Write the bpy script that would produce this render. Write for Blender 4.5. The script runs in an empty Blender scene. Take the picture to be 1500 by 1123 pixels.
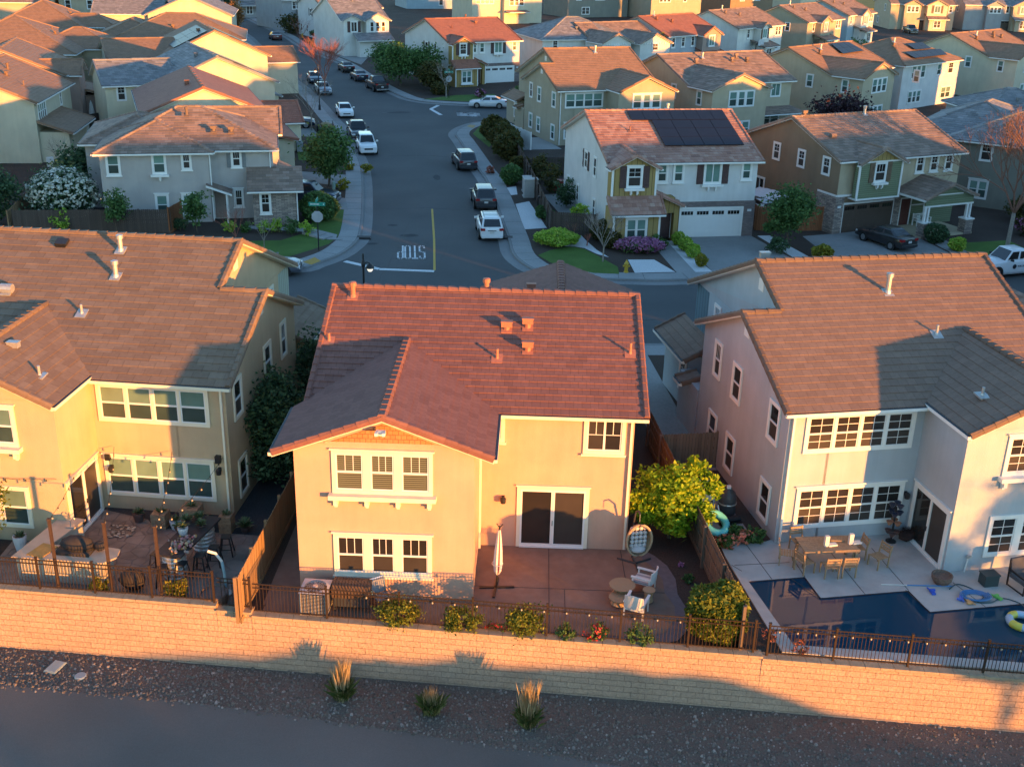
import bpy, bmesh, math, random
from mathutils import Vector, Matrix
PI = math.pi
def rad(a): return math.radians(a)
random.seed(11)
SC = bpy.context.scene
COL = SC.collection

# ---------------------------------------------------------------- camera
CAMZ = 22.0; FPX = 1660.0; IW, IH = 1500.0, 1123.0
_dn = Vector((645.0-750.0, 4600.0-561.5, FPX)).normalized()      # world down in the image frame
_yw = (Vector((0, 0, 1)) - _dn*_dn.z).normalized()
_zw = -_dn
_xw = _yw.cross(_zw)
def ray(px, py):
    r = Vector((px-750.0, py-561.5, FPX))
    return Vector((r.dot(_xw), r.dot(_yw), r.dot(_zw)))
def at(px, py, z=0.0):
    """point of the horizontal level z seen at a place of the survey photograph"""
    r = ray(px, py); t = (z-CAMZ)/r.z
    return Vector((r.x*t, r.y*t, z))
cam = bpy.data.cameras.new('camera'); camo = bpy.data.objects.new('camera', cam); COL.objects.link(camo)
cam.sensor_fit = 'HORIZONTAL'; cam.sensor_width = 36.0; cam.lens = 36.0*FPX/IW
cam.clip_start = 0.5; cam.clip_end = 6000
# camera axes in world: right, up, back
R_ = Vector((_xw.x, _yw.x, _zw.x)); U_ = -Vector((_xw.y, _yw.y, _zw.y)); B_ = -Vector((_xw.z, _yw.z, _zw.z))
m = Matrix(((R_.x, U_.x, B_.x, 0), (R_.y, U_.y, B_.y, 0), (R_.z, U_.z, B_.z, CAMZ), (0, 0, 0, 1)))
camo.matrix_world = m
SC.camera = camo

# ---------------------------------------------------------------- light
SUN_AZ = 46.5; SUN_EL = 3.2          # azimuth from -Y towards +X
w = bpy.data.worlds.new('World'); SC.world = w; w.use_nodes = True
nt = w.node_tree; bg = nt.nodes['Background']
sky = nt.nodes.new('ShaderNodeTexSky'); sky.sky_type = 'NISHITA'; sky.sun_disc = False
sky.sun_elevation = rad(SUN_EL); sky.sun_rotation = rad(180-SUN_AZ)
sky.air_density = 1.0; sky.dust_density = 0.0; sky.ozone_density = 2.4
nt.links.new(sky.outputs[0], bg.inputs[0]); bg.inputs[1].default_value = 0.15
sl = bpy.data.lights.new('sun', 'SUN'); sl.energy = 2.45; sl.angle = rad(0.8); sl.color = (1.0, 0.385, 0.07)
so = bpy.data.objects.new('sun', sl); COL.objects.link(so)
sd = Vector((math.sin(rad(SUN_AZ))*math.cos(rad(SUN_EL)), -math.cos(rad(SUN_AZ))*math.cos(rad(SUN_EL)), math.sin(rad(SUN_EL))))
so.rotation_euler = sd.to_track_quat('Z', 'Y').to_euler(); so.location = (60, -40, 40)
vs = SC.view_settings; vs.view_transform = 'Standard'; vs.look = 'None'; vs.gamma = 1; vs.exposure = 2.7

# ---------------------------------------------------------------- materials
def _new(name):
    M = bpy.data.materials.new(name); M.use_nodes = True
    n = M.node_tree.nodes; b = n['Principled BSDF']
    return M, n, M.node_tree.links, b
def _rgb(c, k=1.0): return (min(1, c[0]*k), min(1, c[1]*k), min(1, c[2]*k), 1)
def mat(name, c, rough=0.7, var=0.12, scale=3.0, bump=0.0, bscale=60.0, metal=0.0, spec=0.4, c2=None, detail=4.0, coat=0.0, emit=0.0):
    M, n, L, b = _new(name)
    tc = n.new('ShaderNodeTexCoord'); tx = n.new('ShaderNodeTexNoise'); tx.inputs['Scale'].default_value = scale; tx.inputs['Detail'].default_value = detail
    L.new(tc.outputs['Object'], tx.inputs['Vector'])
    rp = n.new('ShaderNodeValToRGB'); rp.color_ramp.elements[0].position = 0.3; rp.color_ramp.elements[1].position = 0.7
    rp.color_ramp.elements[0].color = _rgb(c, 1-var); rp.color_ramp.elements[1].color = _rgb(c2 if c2 else c, 1+var)
    L.new(tx.outputs['Fac'], rp.inputs[0]); L.new(rp.outputs[0], b.inputs['Base Color'])
    b.inputs['Roughness'].default_value = rough; b.inputs['Metallic'].default_value = metal; b.inputs['Specular IOR Level'].default_value = spec
    b.inputs['Coat Weight'].default_value = coat
    if emit:
        b.inputs['Emission Color'].default_value = _rgb(c); b.inputs['Emission Strength'].default_value = emit
    if bump:
        t2 = n.new('ShaderNodeTexNoise'); t2.inputs['Scale'].default_value = bscale; t2.inputs['Detail'].default_value = 3
        L.new(tc.outputs['Object'], t2.inputs['Vector'])
        bp = n.new('ShaderNodeBump'); bp.inputs['Strength'].default_value = bump; bp.inputs['Distance'].default_value = 0.02
        L.new(t2.outputs['Fac'], bp.inputs['Height']); L.new(bp.outputs[0], b.inputs['Normal'])
    return M
def math_n(n, L, op, a, b=None):
    q = n.new('ShaderNodeMath'); q.operation = op
    for i, v in enumerate((a, b)):
        if v is None: continue
        if isinstance(v, (int, float)): q.inputs[i].default_value = v
        else: L.new(v, q.inputs[i])
    return q.outputs[0]
def tile_mat(name, cols, tw=0.36, th=0.36, line=0.45, rough=0.75):
    M, n, L, b = _new(name)
    uv = n.new('ShaderNodeUVMap'); sp = n.new('ShaderNodeSeparateXYZ'); L.new(uv.outputs[0], sp.inputs[0])
    row = math_n(n, L, 'FLOOR', math_n(n, L, 'DIVIDE', sp.outputs[1], th))
    off = math_n(n, L, 'MULTIPLY', row, 0.47)
    cu = math_n(n, L, 'ADD', math_n(n, L, 'DIVIDE', sp.outputs[0], tw), off)
    col = math_n(n, L, 'FLOOR', cu); fr = math_n(n, L, 'FRACT', cu)
    cb = n.new('ShaderNodeCombineXYZ'); L.new(col, cb.inputs[0]); L.new(row, cb.inputs[1])
    oi = n.new('ShaderNodeObjectInfo'); L.new(oi.outputs['Random'], cb.inputs[2])
    wn = n.new('ShaderNodeTexWhiteNoise'); wn.noise_dimensions = '3D'; L.new(cb.outputs[0], wn.inputs['Vector'])
    # runs of similar tiles
    cb2 = n.new('ShaderNodeCombineXYZ'); L.new(math_n(n, L, 'MULTIPLY', col, 0.31), cb2.inputs[0]); L.new(math_n(n, L, 'MULTIPLY', row, 0.83), cb2.inputs[1])
    nz = n.new('ShaderNodeTexNoise'); nz.inputs['Scale'].default_value = 1.0; nz.inputs['Detail'].default_value = 2; L.new(cb2.outputs[0], nz.inputs['Vector'])
    mixv = math_n(n, L, 'ADD', math_n(n, L, 'MULTIPLY', wn.outputs['Value'], 0.5), math_n(n, L, 'MULTIPLY', math_n(n, L, 'SUBTRACT', nz.outputs['Fac'], 0.22), 0.9))
    rp = n.new('ShaderNodeValToRGB'); e = rp.color_ramp.elements
    while len(e) < len(cols): e.new(0.5)
    for i, c in enumerate(cols): e[i].position = 0.12+0.76*i/(len(cols)-1); e[i].color = _rgb(c)
    L.new(mixv, rp.inputs[0])
    tc = n.new('ShaderNodeTexCoord'); fz = n.new('ShaderNodeTexNoise'); fz.inputs['Scale'].default_value = 9; fz.inputs['Detail'].default_value = 5
    L.new(tc.outputs['Object'], fz.inputs['Vector'])
    ln = math_n(n, L, 'LESS_THAN', fr, 0.055)
    k = math_n(n, L, 'MULTIPLY', math_n(n, L, 'SUBTRACT', 1.0, math_n(n, L, 'MULTIPLY', ln, line)), math_n(n, L, 'ADD', 0.78, math_n(n, L, 'MULTIPLY', fz.outputs['Fac'], 0.44)))
    mx = n.new('ShaderNodeMix'); mx.data_type = 'RGBA'; mx.blend_type = 'MULTIPLY'; mx.inputs[0].default_value = 1
    L.new(rp.outputs[0], mx.inputs[6]); cc = n.new('ShaderNodeCombineColor')
    for i in range(3): L.new(k, cc.inputs[i])
    L.new(cc.outputs[0], mx.inputs[7]); L.new(mx.outputs[2], b.inputs['Base Color'])
    b.inputs['Roughness'].default_value = rough; b.inputs['Specular IOR Level'].default_value = 0.3
    bp = n.new('ShaderNodeBump'); bp.inputs['Strength'].default_value = 0.5; bp.inputs['Distance'].default_value = 0.02
    hh = math_n(n, L, 'ADD', math_n(n, L, 'MULTIPLY', wn.outputs['Value'], 0.35), math_n(n, L, 'MULTIPLY', ln, -0.8))
    L.new(hh, bp.inputs['Height']); L.new(bp.outputs[0], b.inputs['Normal'])
    return M
def brick_mat(name, c1, c2, mortar, bw, bh, mortar_size=0.012, rough=0.85, bump=0.6, coords='UV', freq=2, noise=0.5, rot=None):
    M, n, L, b = _new(name)
    tc = n.new('ShaderNodeTexCoord'); bt = n.new('ShaderNodeTexBrick')
    src = tc.outputs['UV'] if coords == 'UV' else tc.outputs['Object']
    dz = n.new('ShaderNodeTexNoise'); dz.inputs['Scale'].default_value = 7; L.new(tc.outputs['Object'], dz.inputs['Vector'])
    mv = n.new('ShaderNodeVectorMath'); mv.operation = 'MULTIPLY_ADD'; mv.inputs[1].default_value = (0.02, 0.02, 0.0)
    L.new(dz.outputs['Color'], mv.inputs[0]); L.new(src, mv.inputs[2]); L.new(mv.outputs[0], bt.inputs['Vector'])
    bt.inputs['Scale'].default_value = 1; bt.inputs['Brick Width'].default_value = bw; bt.inputs['Row Height'].default_value = bh
    bt.inputs['Mortar Size'].default_value = mortar_size; bt.inputs['Mortar Smooth'].default_value = 0.3; bt.inputs['Bias'].default_value = 0
    bt.inputs['Color1'].default_value = _rgb(c1); bt.inputs['Color2'].default_value = _rgb(c2); bt.inputs['Mortar'].default_value = _rgb(mortar)
    fz = n.new('ShaderNodeTexNoise'); fz.inputs['Scale'].default_value = 14; fz.inputs['Detail'].default_value = 6; L.new(tc.outputs['Object'], fz.inputs['Vector'])
    big = n.new('ShaderNodeTexNoise'); big.inputs['Scale'].default_value = 0.6; big.inputs['Detail'].default_value = 4; L.new(tc.outputs['Object'], big.inputs['Vector'])
    k = math_n(n, L, 'MULTIPLY', math_n(n, L, 'ADD', 1-noise*0.5, math_n(n, L, 'MULTIPLY', fz.outputs['Fac'], noise)), math_n(n, L, 'ADD', 0.75, math_n(n, L, 'MULTIPLY', big.outputs['Fac'], 0.5)))
    mx = n.new('ShaderNodeMix'); mx.data_type = 'RGBA'; mx.blend_type = 'MULTIPLY'; mx.inputs[0].default_value = 1
    cc = n.new('ShaderNodeCombineColor')
    for i in range(3): L.new(k, cc.inputs[i])
    L.new(bt.outputs[0], mx.inputs[6]); L.new(cc.outputs[0], mx.inputs[7]); L.new(mx.outputs[2], b.inputs['Base Color'])
    b.inputs['Roughness'].default_value = rough
    bp = n.new('ShaderNodeBump'); bp.inputs['Strength'].default_value = bump; bp.inputs['Distance'].default_value = 0.03
    L.new(math_n(n, L, 'ADD', math_n(n, L, 'MULTIPLY', bt.outputs['Fac'], -1.0), math_n(n, L, 'MULTIPLY', fz.outputs['Fac'], 0.7)), bp.inputs['Height']); L.new(bp.outputs[0], b.inputs['Normal'])
    return M
def ground_mat(name, cols, scale, rough=0.9, bump=0.4, bscale=40, big=0.35, bigs=0.25):
    M, n, L, b = _new(name)
    tc = n.new('ShaderNodeTexCoord'); a = n.new('ShaderNodeTexNoise'); a.inputs['Scale'].default_value = scale; a.inputs['Detail'].default_value = 7; a.inputs['Roughness'].default_value = 0.65
    L.new(tc.outputs['Object'], a.inputs['Vector'])
    g = n.new('ShaderNodeTexNoise'); g.inputs['Scale'].default_value = bigs; g.inputs['Detail'].default_value = 5; L.new(tc.outputs['Object'], g.inputs['Vector'])
    f = math_n(n, L, 'ADD', math_n(n, L, 'MULTIPLY', a.outputs['Fac'], 1-big), math_n(n, L, 'MULTIPLY', g.outputs['Fac'], big))
    rp = n.new('ShaderNodeValToRGB'); e = rp.color_ramp.elements
    while len(e) < len(cols): e.new(0.5)
    for i, c in enumerate(cols): e[i].position = 0.32+0.36*i/(len(cols)-1); e[i].color = _rgb(c)
    L.new(f, rp.inputs[0]); L.new(rp.outputs[0], b.inputs['Base Color']); b.inputs['Roughness'].default_value = rough; b.inputs['Specular IOR Level'].default_value = 0.25
    t2 = n.new('ShaderNodeTexNoise'); t2.inputs['Scale'].default_value = bscale; t2.inputs['Detail'].default_value = 4; L.new(tc.outputs['Object'], t2.inputs['Vector'])
    bp = n.new('ShaderNodeBump'); bp.inputs['Strength'].default_value = bump; bp.inputs['Distance'].default_value = 0.03
    L.new(t2.outputs['Fac'], bp.inputs['Height']); L.new(bp.outputs[0], b.inputs['Normal'])
    return M
def island_mat(name, cols, rough=0.6, trans=0.0, spec=0.3):
    """every leaf / pebble (mesh island) takes its own shade"""
    M, n, L, b = _new(name)
    g = n.new('ShaderNodeNewGeometry'); rp = n.new('ShaderNodeValToRGB'); e = rp.color_ramp.elements
    while len(e) < len(cols): e.new(0.5)
    for i, c in enumerate(cols): e[i].position = i/(len(cols)-1); e[i].color = _rgb(c)
    L.new(g.outputs['Random Per Island'], rp.inputs[0]); L.new(rp.outputs[0], b.inputs['Base Color'])
    b.inputs['Roughness'].default_value = rough; b.inputs['Specular IOR Level'].default_value = spec
    if trans:
        tr = n.new('ShaderNodeBsdfTranslucent'); L.new(rp.outputs[0], tr.inputs[0]); ms = n.new('ShaderNodeMixShader'); ms.inputs[0].default_value = trans
        L.new(b.outputs[0], ms.inputs[1]); L.new(tr.outputs[0], ms.inputs[2]); L.new(ms.outputs[0], n['Material Output'].inputs[0])
    return M
def wood_mat(name, c, c2, board=0.14, axis=0, rough=0.8, gap=0.07):
    """upright boards: shade changes from board to board along one object axis"""
    M, n, L, b = _new(name)
    tc = n.new('ShaderNodeTexCoord'); sp = n.new('ShaderNodeSeparateXYZ'); L.new(tc.outputs['Object'], sp.inputs[0])
    cu = math_n(n, L, 'DIVIDE', sp.outputs[axis], board); fl = math_n(n, L, 'FLOOR', cu); fr = math_n(n, L, 'FRACT', cu)
    wn = n.new('ShaderNodeTexWhiteNoise'); wn.noise_dimensions = '1D'; L.new(fl, wn.inputs['W'])
    nz = n.new('ShaderNodeTexNoise'); nz.inputs['Scale'].default_value = 1.0; nz.inputs['Detail'].default_value = 6
    mp = n.new('ShaderNodeMapping'); mp.inputs['Scale'].default_value = (14, 14, 1.2); L.new(tc.outputs['Object'], mp.inputs[0]); L.new(mp.outputs[0], nz.inputs['Vector'])
    f = math_n(n, L, 'ADD', math_n(n, L, 'MULTIPLY', wn.outputs['Value'], 0.6), math_n(n, L, 'MULTIPLY', nz.outputs['Fac'], 0.5))
    mx = n.new('ShaderNodeMix'); mx.data_type = 'RGBA'; mx.inputs[6].default_value = _rgb(c); mx.inputs[7].default_value = _rgb(c2); L.new(f, mx.inputs[0])
    dk = n.new('ShaderNodeMix'); dk.data_type = 'RGBA'; dk.inputs[7].default_value = _rgb(c, 0.25); L.new(math_n(n, L, 'LESS_THAN', fr, gap), dk.inputs[0]); L.new(mx.outputs[2], dk.inputs[6])
    L.new(dk.outputs[2], b.inputs['Base Color']); b.inputs['Roughness'].default_value = rough; b.inputs['Specular IOR Level'].default_value = 0.2
    return M
def glass_mat(name, c, rough=0.06, spec=0.6):
    M, n, L, b = _new(name)
    tc = n.new('ShaderNodeTexCoord'); nz = n.new('ShaderNodeTexNoise'); nz.inputs['Scale'].default_value = 1.3; nz.inputs['Detail'].default_value = 2; L.new(tc.outputs['Object'], nz.inputs['Vector'])
    oi = n.new('ShaderNodeObjectInfo')
    k = math_n(n, L, 'ADD', math_n(n, L, 'MULTIPLY', nz.outputs['Fac'], 0.5), math_n(n, L, 'ADD', 0.5, math_n(n, L, 'MULTIPLY', oi.outputs['Random'], 0.5)))
    mx = n.new('ShaderNodeMix'); mx.data_type = 'RGBA'; mx.blend_type = 'MULTIPLY'; mx.inputs[0].default_value = 1; mx.inputs[6].default_value = _rgb(c)
    cc = n.new('ShaderNodeCombineColor')
    for i in range(3): L.new(k, cc.inputs[i])
    L.new(cc.outputs[0], mx.inputs[7]); L.new(mx.outputs[2], b.inputs['Base Color'])
    b.inputs['Roughness'].default_value = rough; b.inputs['Specular IOR Level'].default_value = spec
    return M
def stucco(name, c):
    M = mat(name, c, 0.92, 0.07, 0.8, 0.6, 55, spec=0.15, detail=9); n = M.node_tree.nodes; L = M.node_tree.links; b = n['Principled BSDF']
    # faint weather streaks running down the wall
    src = b.inputs['Base Color'].links[0].from_socket; tc = n.new('ShaderNodeTexCoord'); mp = n.new('ShaderNodeMapping'); mp.inputs['Scale'].default_value = (2.6, 2.6, 0.22); L.new(tc.outputs['Object'], mp.inputs[0])
    z = n.new('ShaderNodeTexNoise'); z.inputs['Scale'].default_value = 1.0; z.inputs['Detail'].default_value = 8; z.inputs['Roughness'].default_value = .65; L.new(mp.outputs[0], z.inputs['Vector'])
    f = n.new('ShaderNodeTexNoise'); f.inputs['Scale'].default_value = 38; f.inputs['Detail'].default_value = 4; L.new(tc.outputs['Object'], f.inputs['Vector'])
    kk = math_n(n, L, 'ADD', math_n(n, L, 'ADD', 0.79, math_n(n, L, 'MULTIPLY', z.outputs['Fac'], 0.24)), math_n(n, L, 'MULTIPLY', f.outputs['Fac'], 0.18))
    cc = n.new('ShaderNodeCombineColor'); mx = n.new('ShaderNodeMix'); mx.data_type = 'RGBA'; mx.blend_type = 'MULTIPLY'; mx.inputs[0].default_value = 1
    for i in range(3): L.new(kk, cc.inputs[i])
    L.new(src, mx.inputs[6]); L.new(cc.outputs[0], mx.inputs[7]); L.new(mx.outputs[2], b.inputs['Base Color']); return M

K = {}
def k(key, fn, *a, **kw):
    if key not in K: K[key] = fn(key, *a, **kw)
    return K[key]
WHITE = mat('white_trim', (0.72, 0.71, 0.68), 0.55, 0.04, 2)
CREAM = mat('cream_trim', (0.70, 0.64, 0.50), 0.6, 0.04, 2)
VINYL = mat('white_vinyl', (0.68, 0.68, 0.66), 0.35, 0.02, 2)
BLACK = mat('black_metal', (0.018, 0.018, 0.02), 0.45, 0.1, 4)
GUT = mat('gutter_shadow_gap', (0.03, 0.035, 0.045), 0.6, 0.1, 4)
GALV = mat('galvanised_metal', (0.45, 0.45, 0.44), 0.45, 0.12, 8, metal=0.6)
G_TEAL = glass_mat('glass_over_blind', (0.15, 0.25, 0.21)); G_DTEAL = glass_mat('glass_over_screen', (0.045, 0.075, 0.068), 0.25)
G_DARK = glass_mat('dark_glass', (0.025, 0.022, 0.02)); G_SCREEN = glass_mat('dark_screen', (0.045, 0.038, 0.034), 0.35, 0.3)
G_BLIND = None

# ---------------------------------------------------------------- mesh builder
class MB:
    def __init__(s, M=None): s.v = []; s.f = []; s.mi = []; s.uv = []; s.M = M
    def face(s, pts, mi=0, uv=None):
        i = len(s.v)
        for p in pts:
            p = Vector(p)
            s.v.append(s.M @ p if s.M else p)
        s.f.append(tuple(range(i, i+len(pts)))); s.mi.append(mi); s.uv.append(uv)
    def mesh(s, vs, fs, mi=0):
        i = len(s.v)
        for p in vs:
            p = Vector(p); s.v.append(s.M @ p if s.M else p)
        for f in fs: s.f.append(tuple(i+j for j in f)); s.mi.append(mi); s.uv.append(None)
    def box(s, x0, y0, z0, x1, y1, z1, mi=0, T=None):
        c = [Vector((x, y, z)) for z in (z0, z1) for y in (y0, y1) for x in (x0, x1)]
        if T: c = [T @ p for p in c]
        s.mesh(c, [(0, 2, 3, 1), (4, 5, 7, 6), (0, 1, 5, 4), (2, 6, 7, 3), (0, 4, 6, 2), (1, 3, 7, 5)], mi)
    def cbox(s, c, d, mi=0, rz=0, T=None):
        t = Matrix.Translation(c) @ Matrix.Rotation(rz, 4, 'Z')
        if T: t = T @ t
        s.box(-d[0]/2, -d[1]/2, -d[2]/2, d[0]/2, d[1]/2, d[2]/2, mi, t)
    def bar(s, a, b, w, h=None, mi=0):
        """square bar between two points"""
        a = Vector(a); b = Vector(b); h = h or w; d = (b-a); L = d.length
        if L < 1e-6: return
        q = d.to_track_quat('X', 'Z').to_matrix().to_4x4(); T = Matrix.Translation(a) @ q
        s.box(0, -w/2, -h/2, L, w/2, h/2, mi, T)
    def tube(s, pts, r, n=6, mi=0, close=True):
        pts = [Vector(p) for p in pts]; rs = r if isinstance(r, (list, tuple)) else [r]*len(pts); vs = []; fs = []
        up = Vector((0, 0, 1))
        for i, p in enumerate(pts):
            d = (pts[min(i+1, len(pts)-1)]-pts[max(i-1, 0)]).normalized()
            if abs(d.z) > 0.97: up = Vector((1, 0, 0))
            a = d.cross(up).normalized(); b = a.cross(d)
            for j in range(n): t = 2*PI*j/n; vs.append(p+a*rs[i]*math.cos(t)+b*rs[i]*math.sin(t))
        for i in range(len(pts)-1):
            for j in range(n): fs.append((i*n+j, i*n+(j+1) % n, (i+1)*n+(j+1) % n, (i+1)*n+j))
        if close: fs.append(tuple(range(n))); fs.append(tuple(reversed(range((len(pts)-1)*n, len(pts)*n))))
        s.mesh(vs, fs, mi)
    def lathe(s, prof, n=12, c=(0, 0, 0), mi=0, T=None):
        vs = []; fs = []
        for r, z in prof:
            for j in range(n): t = 2*PI*j/n; p = Vector((c[0]+r*math.cos(t), c[1]+r*math.sin(t), c[2]+z)); vs.append(T @ p if T else p)
        for i in range(len(prof)-1):
            for j in range(n): fs.append((i*n+j, i*n+(j+1) % n, (i+1)*n+(j+1) % n, (i+1)*n+j))
        if prof[0][0] > 1e-4: fs.append(tuple(reversed(range(n))))
        if prof[-1][0] > 1e-4: fs.append(tuple(range((len(prof)-1)*n, len(prof)*n)))
        s.mesh(vs, fs, mi)
    def prism(s, poly, z0, z1, mi=0, T=None):
        n = len(poly); vs = [Vector((p[0], p[1], z0)) for p in poly]+[Vector((p[0], p[1], z1)) for p in poly]
        if T: vs = [T @ p for p in vs]
        fs = [tuple(range(n, 2*n)), tuple(reversed(range(n)))]+[(i, (i+1) % n, (i+1) % n+n, i+n) for i in range(n)]
        s.mesh(vs, fs, mi)
    def ico(s, c, r, sub=1, jit=0.0, sq=(1, 1, 1), mi=0):
        b = bmesh.new(); bmesh.ops.create_icosphere(b, subdivisions=sub, radius=1.0)
        b.verts.ensure_lookup_table()
        vs = [Vector((v.co.x*sq[0], v.co.y*sq[1], v.co.z*sq[2]))*r*(1+random.uniform(-jit, jit))+Vector(c) for v in b.verts]
        s.mesh(vs, [tuple(v.index for v in f.verts) for f in b.faces], mi); b.free()
    def build(s, name, mats, parent=None, smooth=False, loc=None, uvs=False):
        me = bpy.data.meshes.new(name)
        me.from_pydata([tuple(p) for p in s.v], [], s.f)
        mats = mats if isinstance(mats, (list, tuple)) else [mats]
        for m_ in mats: me.materials.append(m_)
        if len(mats) > 1: me.polygons.foreach_set('material_index', s.mi)
        if uvs or any(u is not None for u in s.uv):
            l = me.uv_layers.new(name='UVMap'); q = []
            for f, u in zip(s.f, s.uv):
                for j in range(len(f)): q.extend(u[j] if u else (0.0, 0.0))
            l.data.foreach_set('uv', q)
        if smooth: me.polygons.foreach_set('use_smooth', [True]*len(me.polygons))
        me.update()
        o = bpy.data.objects.new(name, me); COL.objects.link(o)
        if parent: o.parent = parent
        if loc is not None: o.location = loc
        return o
def tag(o, label=None, cat=None, group=None, kind=None):
    if label: o['label'] = label
    if cat: o['category'] = cat
    if group: o['group'] = group
    if kind: o['kind'] = kind
    return o
def empty(name, loc, rz=0.0, label=None, cat=None, group=None):
    o = bpy.data.objects.new(name, None); o.empty_display_size = 0.3; COL.objects.link(o)
    o.location = loc; o.rotation_euler = (0, 0, rz); return tag(o, label, cat, group)
def dup(root, loc, rz=0.0, label=None, group=None, scale=None):
    def cp(o, par):
        c = o.copy(); COL.objects.link(c)
        if par: c.parent = par
        for ch in list(o.children): cp(ch, c)
        return c
    r = cp(root, None); r.location = loc; r.rotation_euler = (0, 0, rz)
    if scale: r.scale = (scale,)*3
    if label: r['label'] = label
    if group: r['group'] = group
    return r
def struct(name, mb, m, **kw): return tag(mb.build(name, m, **kw), kind='structure')
# ---------------------------------------------------------------- houses
def clip_band(poly, v0, v1):
    def half(P, f):
        out = []
        for i in range(len(P)):
            a, b = P[i], P[(i+1) % len(P)]; fa, fb = f(a), f(b)
            if fa >= 0: out.append(a)
            if (fa >= 0) != (fb >= 0):
                t = fa/(fa-fb); out.append((a[0]+(b[0]-a[0])*t, a[1]+(b[1]-a[1])*t))
        return out
    return half(half(poly, lambda p: p[1]-v0), lambda p: v1-p[1])
_win = {}
FACE = {'S': 0.0, 'E': PI/2, 'N': PI, 'W': -PI/2}
def window_meshes(wd, ht, n, st, trim, sill, shelf):
    """frame and panes of one window, facing -Y, origin at the middle of its foot on the wall"""
    key = (round(wd, 2), round(ht, 2), n, st, trim.name, sill, shelf)
    if key in _win: return _win[key]
    F = MB(); P = MB(); tb = 0.13
    F.box(-wd/2-tb, -0.06, -tb, -wd/2, 0.0, ht+tb); F.box(wd/2, -0.06, -tb, wd/2+tb, 0, ht+tb)
    F.box(-wd/2, -0.06, ht, wd/2, 0, ht+tb)
    if sill:
        F.box(-wd/2-tb-0.06, -0.10, ht+tb, wd/2+tb+0.06, 0, ht+tb+0.06)
    F.box(-wd/2, -0.06, -tb, wd/2, 0, 0)
    if sill == 2: F.box(-wd/2-tb-0.06, -0.11, -tb-0.08, wd/2+tb+0.06, 0, -tb)
    if shelf:
        F.box(-wd/2-tb-0.12, -0.30, -tb-0.16, wd/2+tb+0.12, 0, -tb-0.002)
        for i in range(shelf):
            x = -wd/2+(wd)*(i+0.5)/shelf if shelf < 4 else -wd/2-0.02+(wd+0.04)*i/(shelf-1)
            F.box(x-0.07, -0.22, -tb-0.40, x+0.07, 0, -tb-0.16); F.box(x-0.05, -0.12, -tb-0.50, x+0.05, 0, -tb-0.40)
    cw = wd/n; mull = 0.26 if n == 3 else 0.09 if n > 1 else 0
    for i in range(n):
        a = -wd/2+cw*i+(mull/2 if i else 0); b = -wd/2+cw*(i+1)-(mull/2 if i < n-1 else 0)
        if i: F.box(a-mull, -0.055, 0, a, 0, ht)
        e = 0.05; y0, y1 = -0.035, -0.004
        F.box(a, y0, 0, a+e, y1, ht, 1); F.box(b-e, y0, 0, b, y1, ht, 1); F.box(a+e, y0, 0, b-e, y1, e, 1); F.box(a+e, y0, ht-e, b-e, y1, ht, 1)
        if st.startswith('sl'):
            x = (a+b)/2; F.box(x-0.04, y0-0.01, e, x+0.04, y1, ht-e, 1)
            P.face([(a+e, -0.012, e), (x-0.04, -0.012, e), (x-0.04, -0.012, ht-e), (a+e, -0.012, ht-e)], 1)
            P.face([(x+0.04, -0.012, e), (b-e, -0.012, e), (b-e, -0.012, ht-e), (x+0.04, -0.012, ht-e)], 0)
            if st == 'slgrid':
                for q in ((a+e+x-0.04)/2, (x+0.04+b-e)/2): F.box(q-0.012, -0.022, ht*0.5, q+0.012, -0.006, ht-e, 1)
                F.box(a+e, -0.022, ht*0.5-0.012, b-e, -0.006, ht*0.5+0.012, 1)
        else:
            h2 = ht*0.5
            F.box(a+e, y0-0.008, h2-0.035, b-e, y1, h2+0.035, 1)
            P.face([(a+e, -0.012, e), (b-e, -0.012, e), (b-e, -0.012, h2-0.035), (a+e, -0.012, h2-0.035)], 1)
            P.face([(a+e, -0.012, h2+0.035), (b-e, -0.012, h2+0.035), (b-e, -0.012, ht-e), (a+e, -0.012, ht-e)], 0)
            if st in ('grid', 'grid2', 'grid3', 'blind'):
                m3 = 3 if st in ('grid3', 'blind') else 2
                for j in range(1, m3):
                    q = a+e+(b-a-2*e)*j/m3; F.box(q-0.011, -0.022, h2+0.035, q+0.011, -0.006, ht-e, 1)
                    if st == 'grid2': F.box(q-0.011, -0.022, e, q+0.011, -0.006, h2-0.035, 1)
                if st in ('grid', 'grid2'):
                    q = (h2+ht)/2; F.box(a+e, -0.021, q-0.011, b-e, -0.007, q+0.011, 1)
                    if st == 'grid2': q = h2/2+0.01; F.box(a+e, -0.021, q-0.011, b-e, -0.007, q+0.011, 1)
    fo = F.build('window', [trim, VINYL]); mats = {'teal': [G_TEAL, G_DTEAL], 'slteal': [G_TEAL, G_TEAL], 'blind': [G_BLINDM, G_BLINDM]}.get(st, [G_DARK, G_SCREEN])
    po = P.build('pane', mats)
    r = (fo.data, po.data); bpy.data.objects.remove(fo); bpy.data.objects.remove(po)
    _win[key] = r; return r
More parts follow.
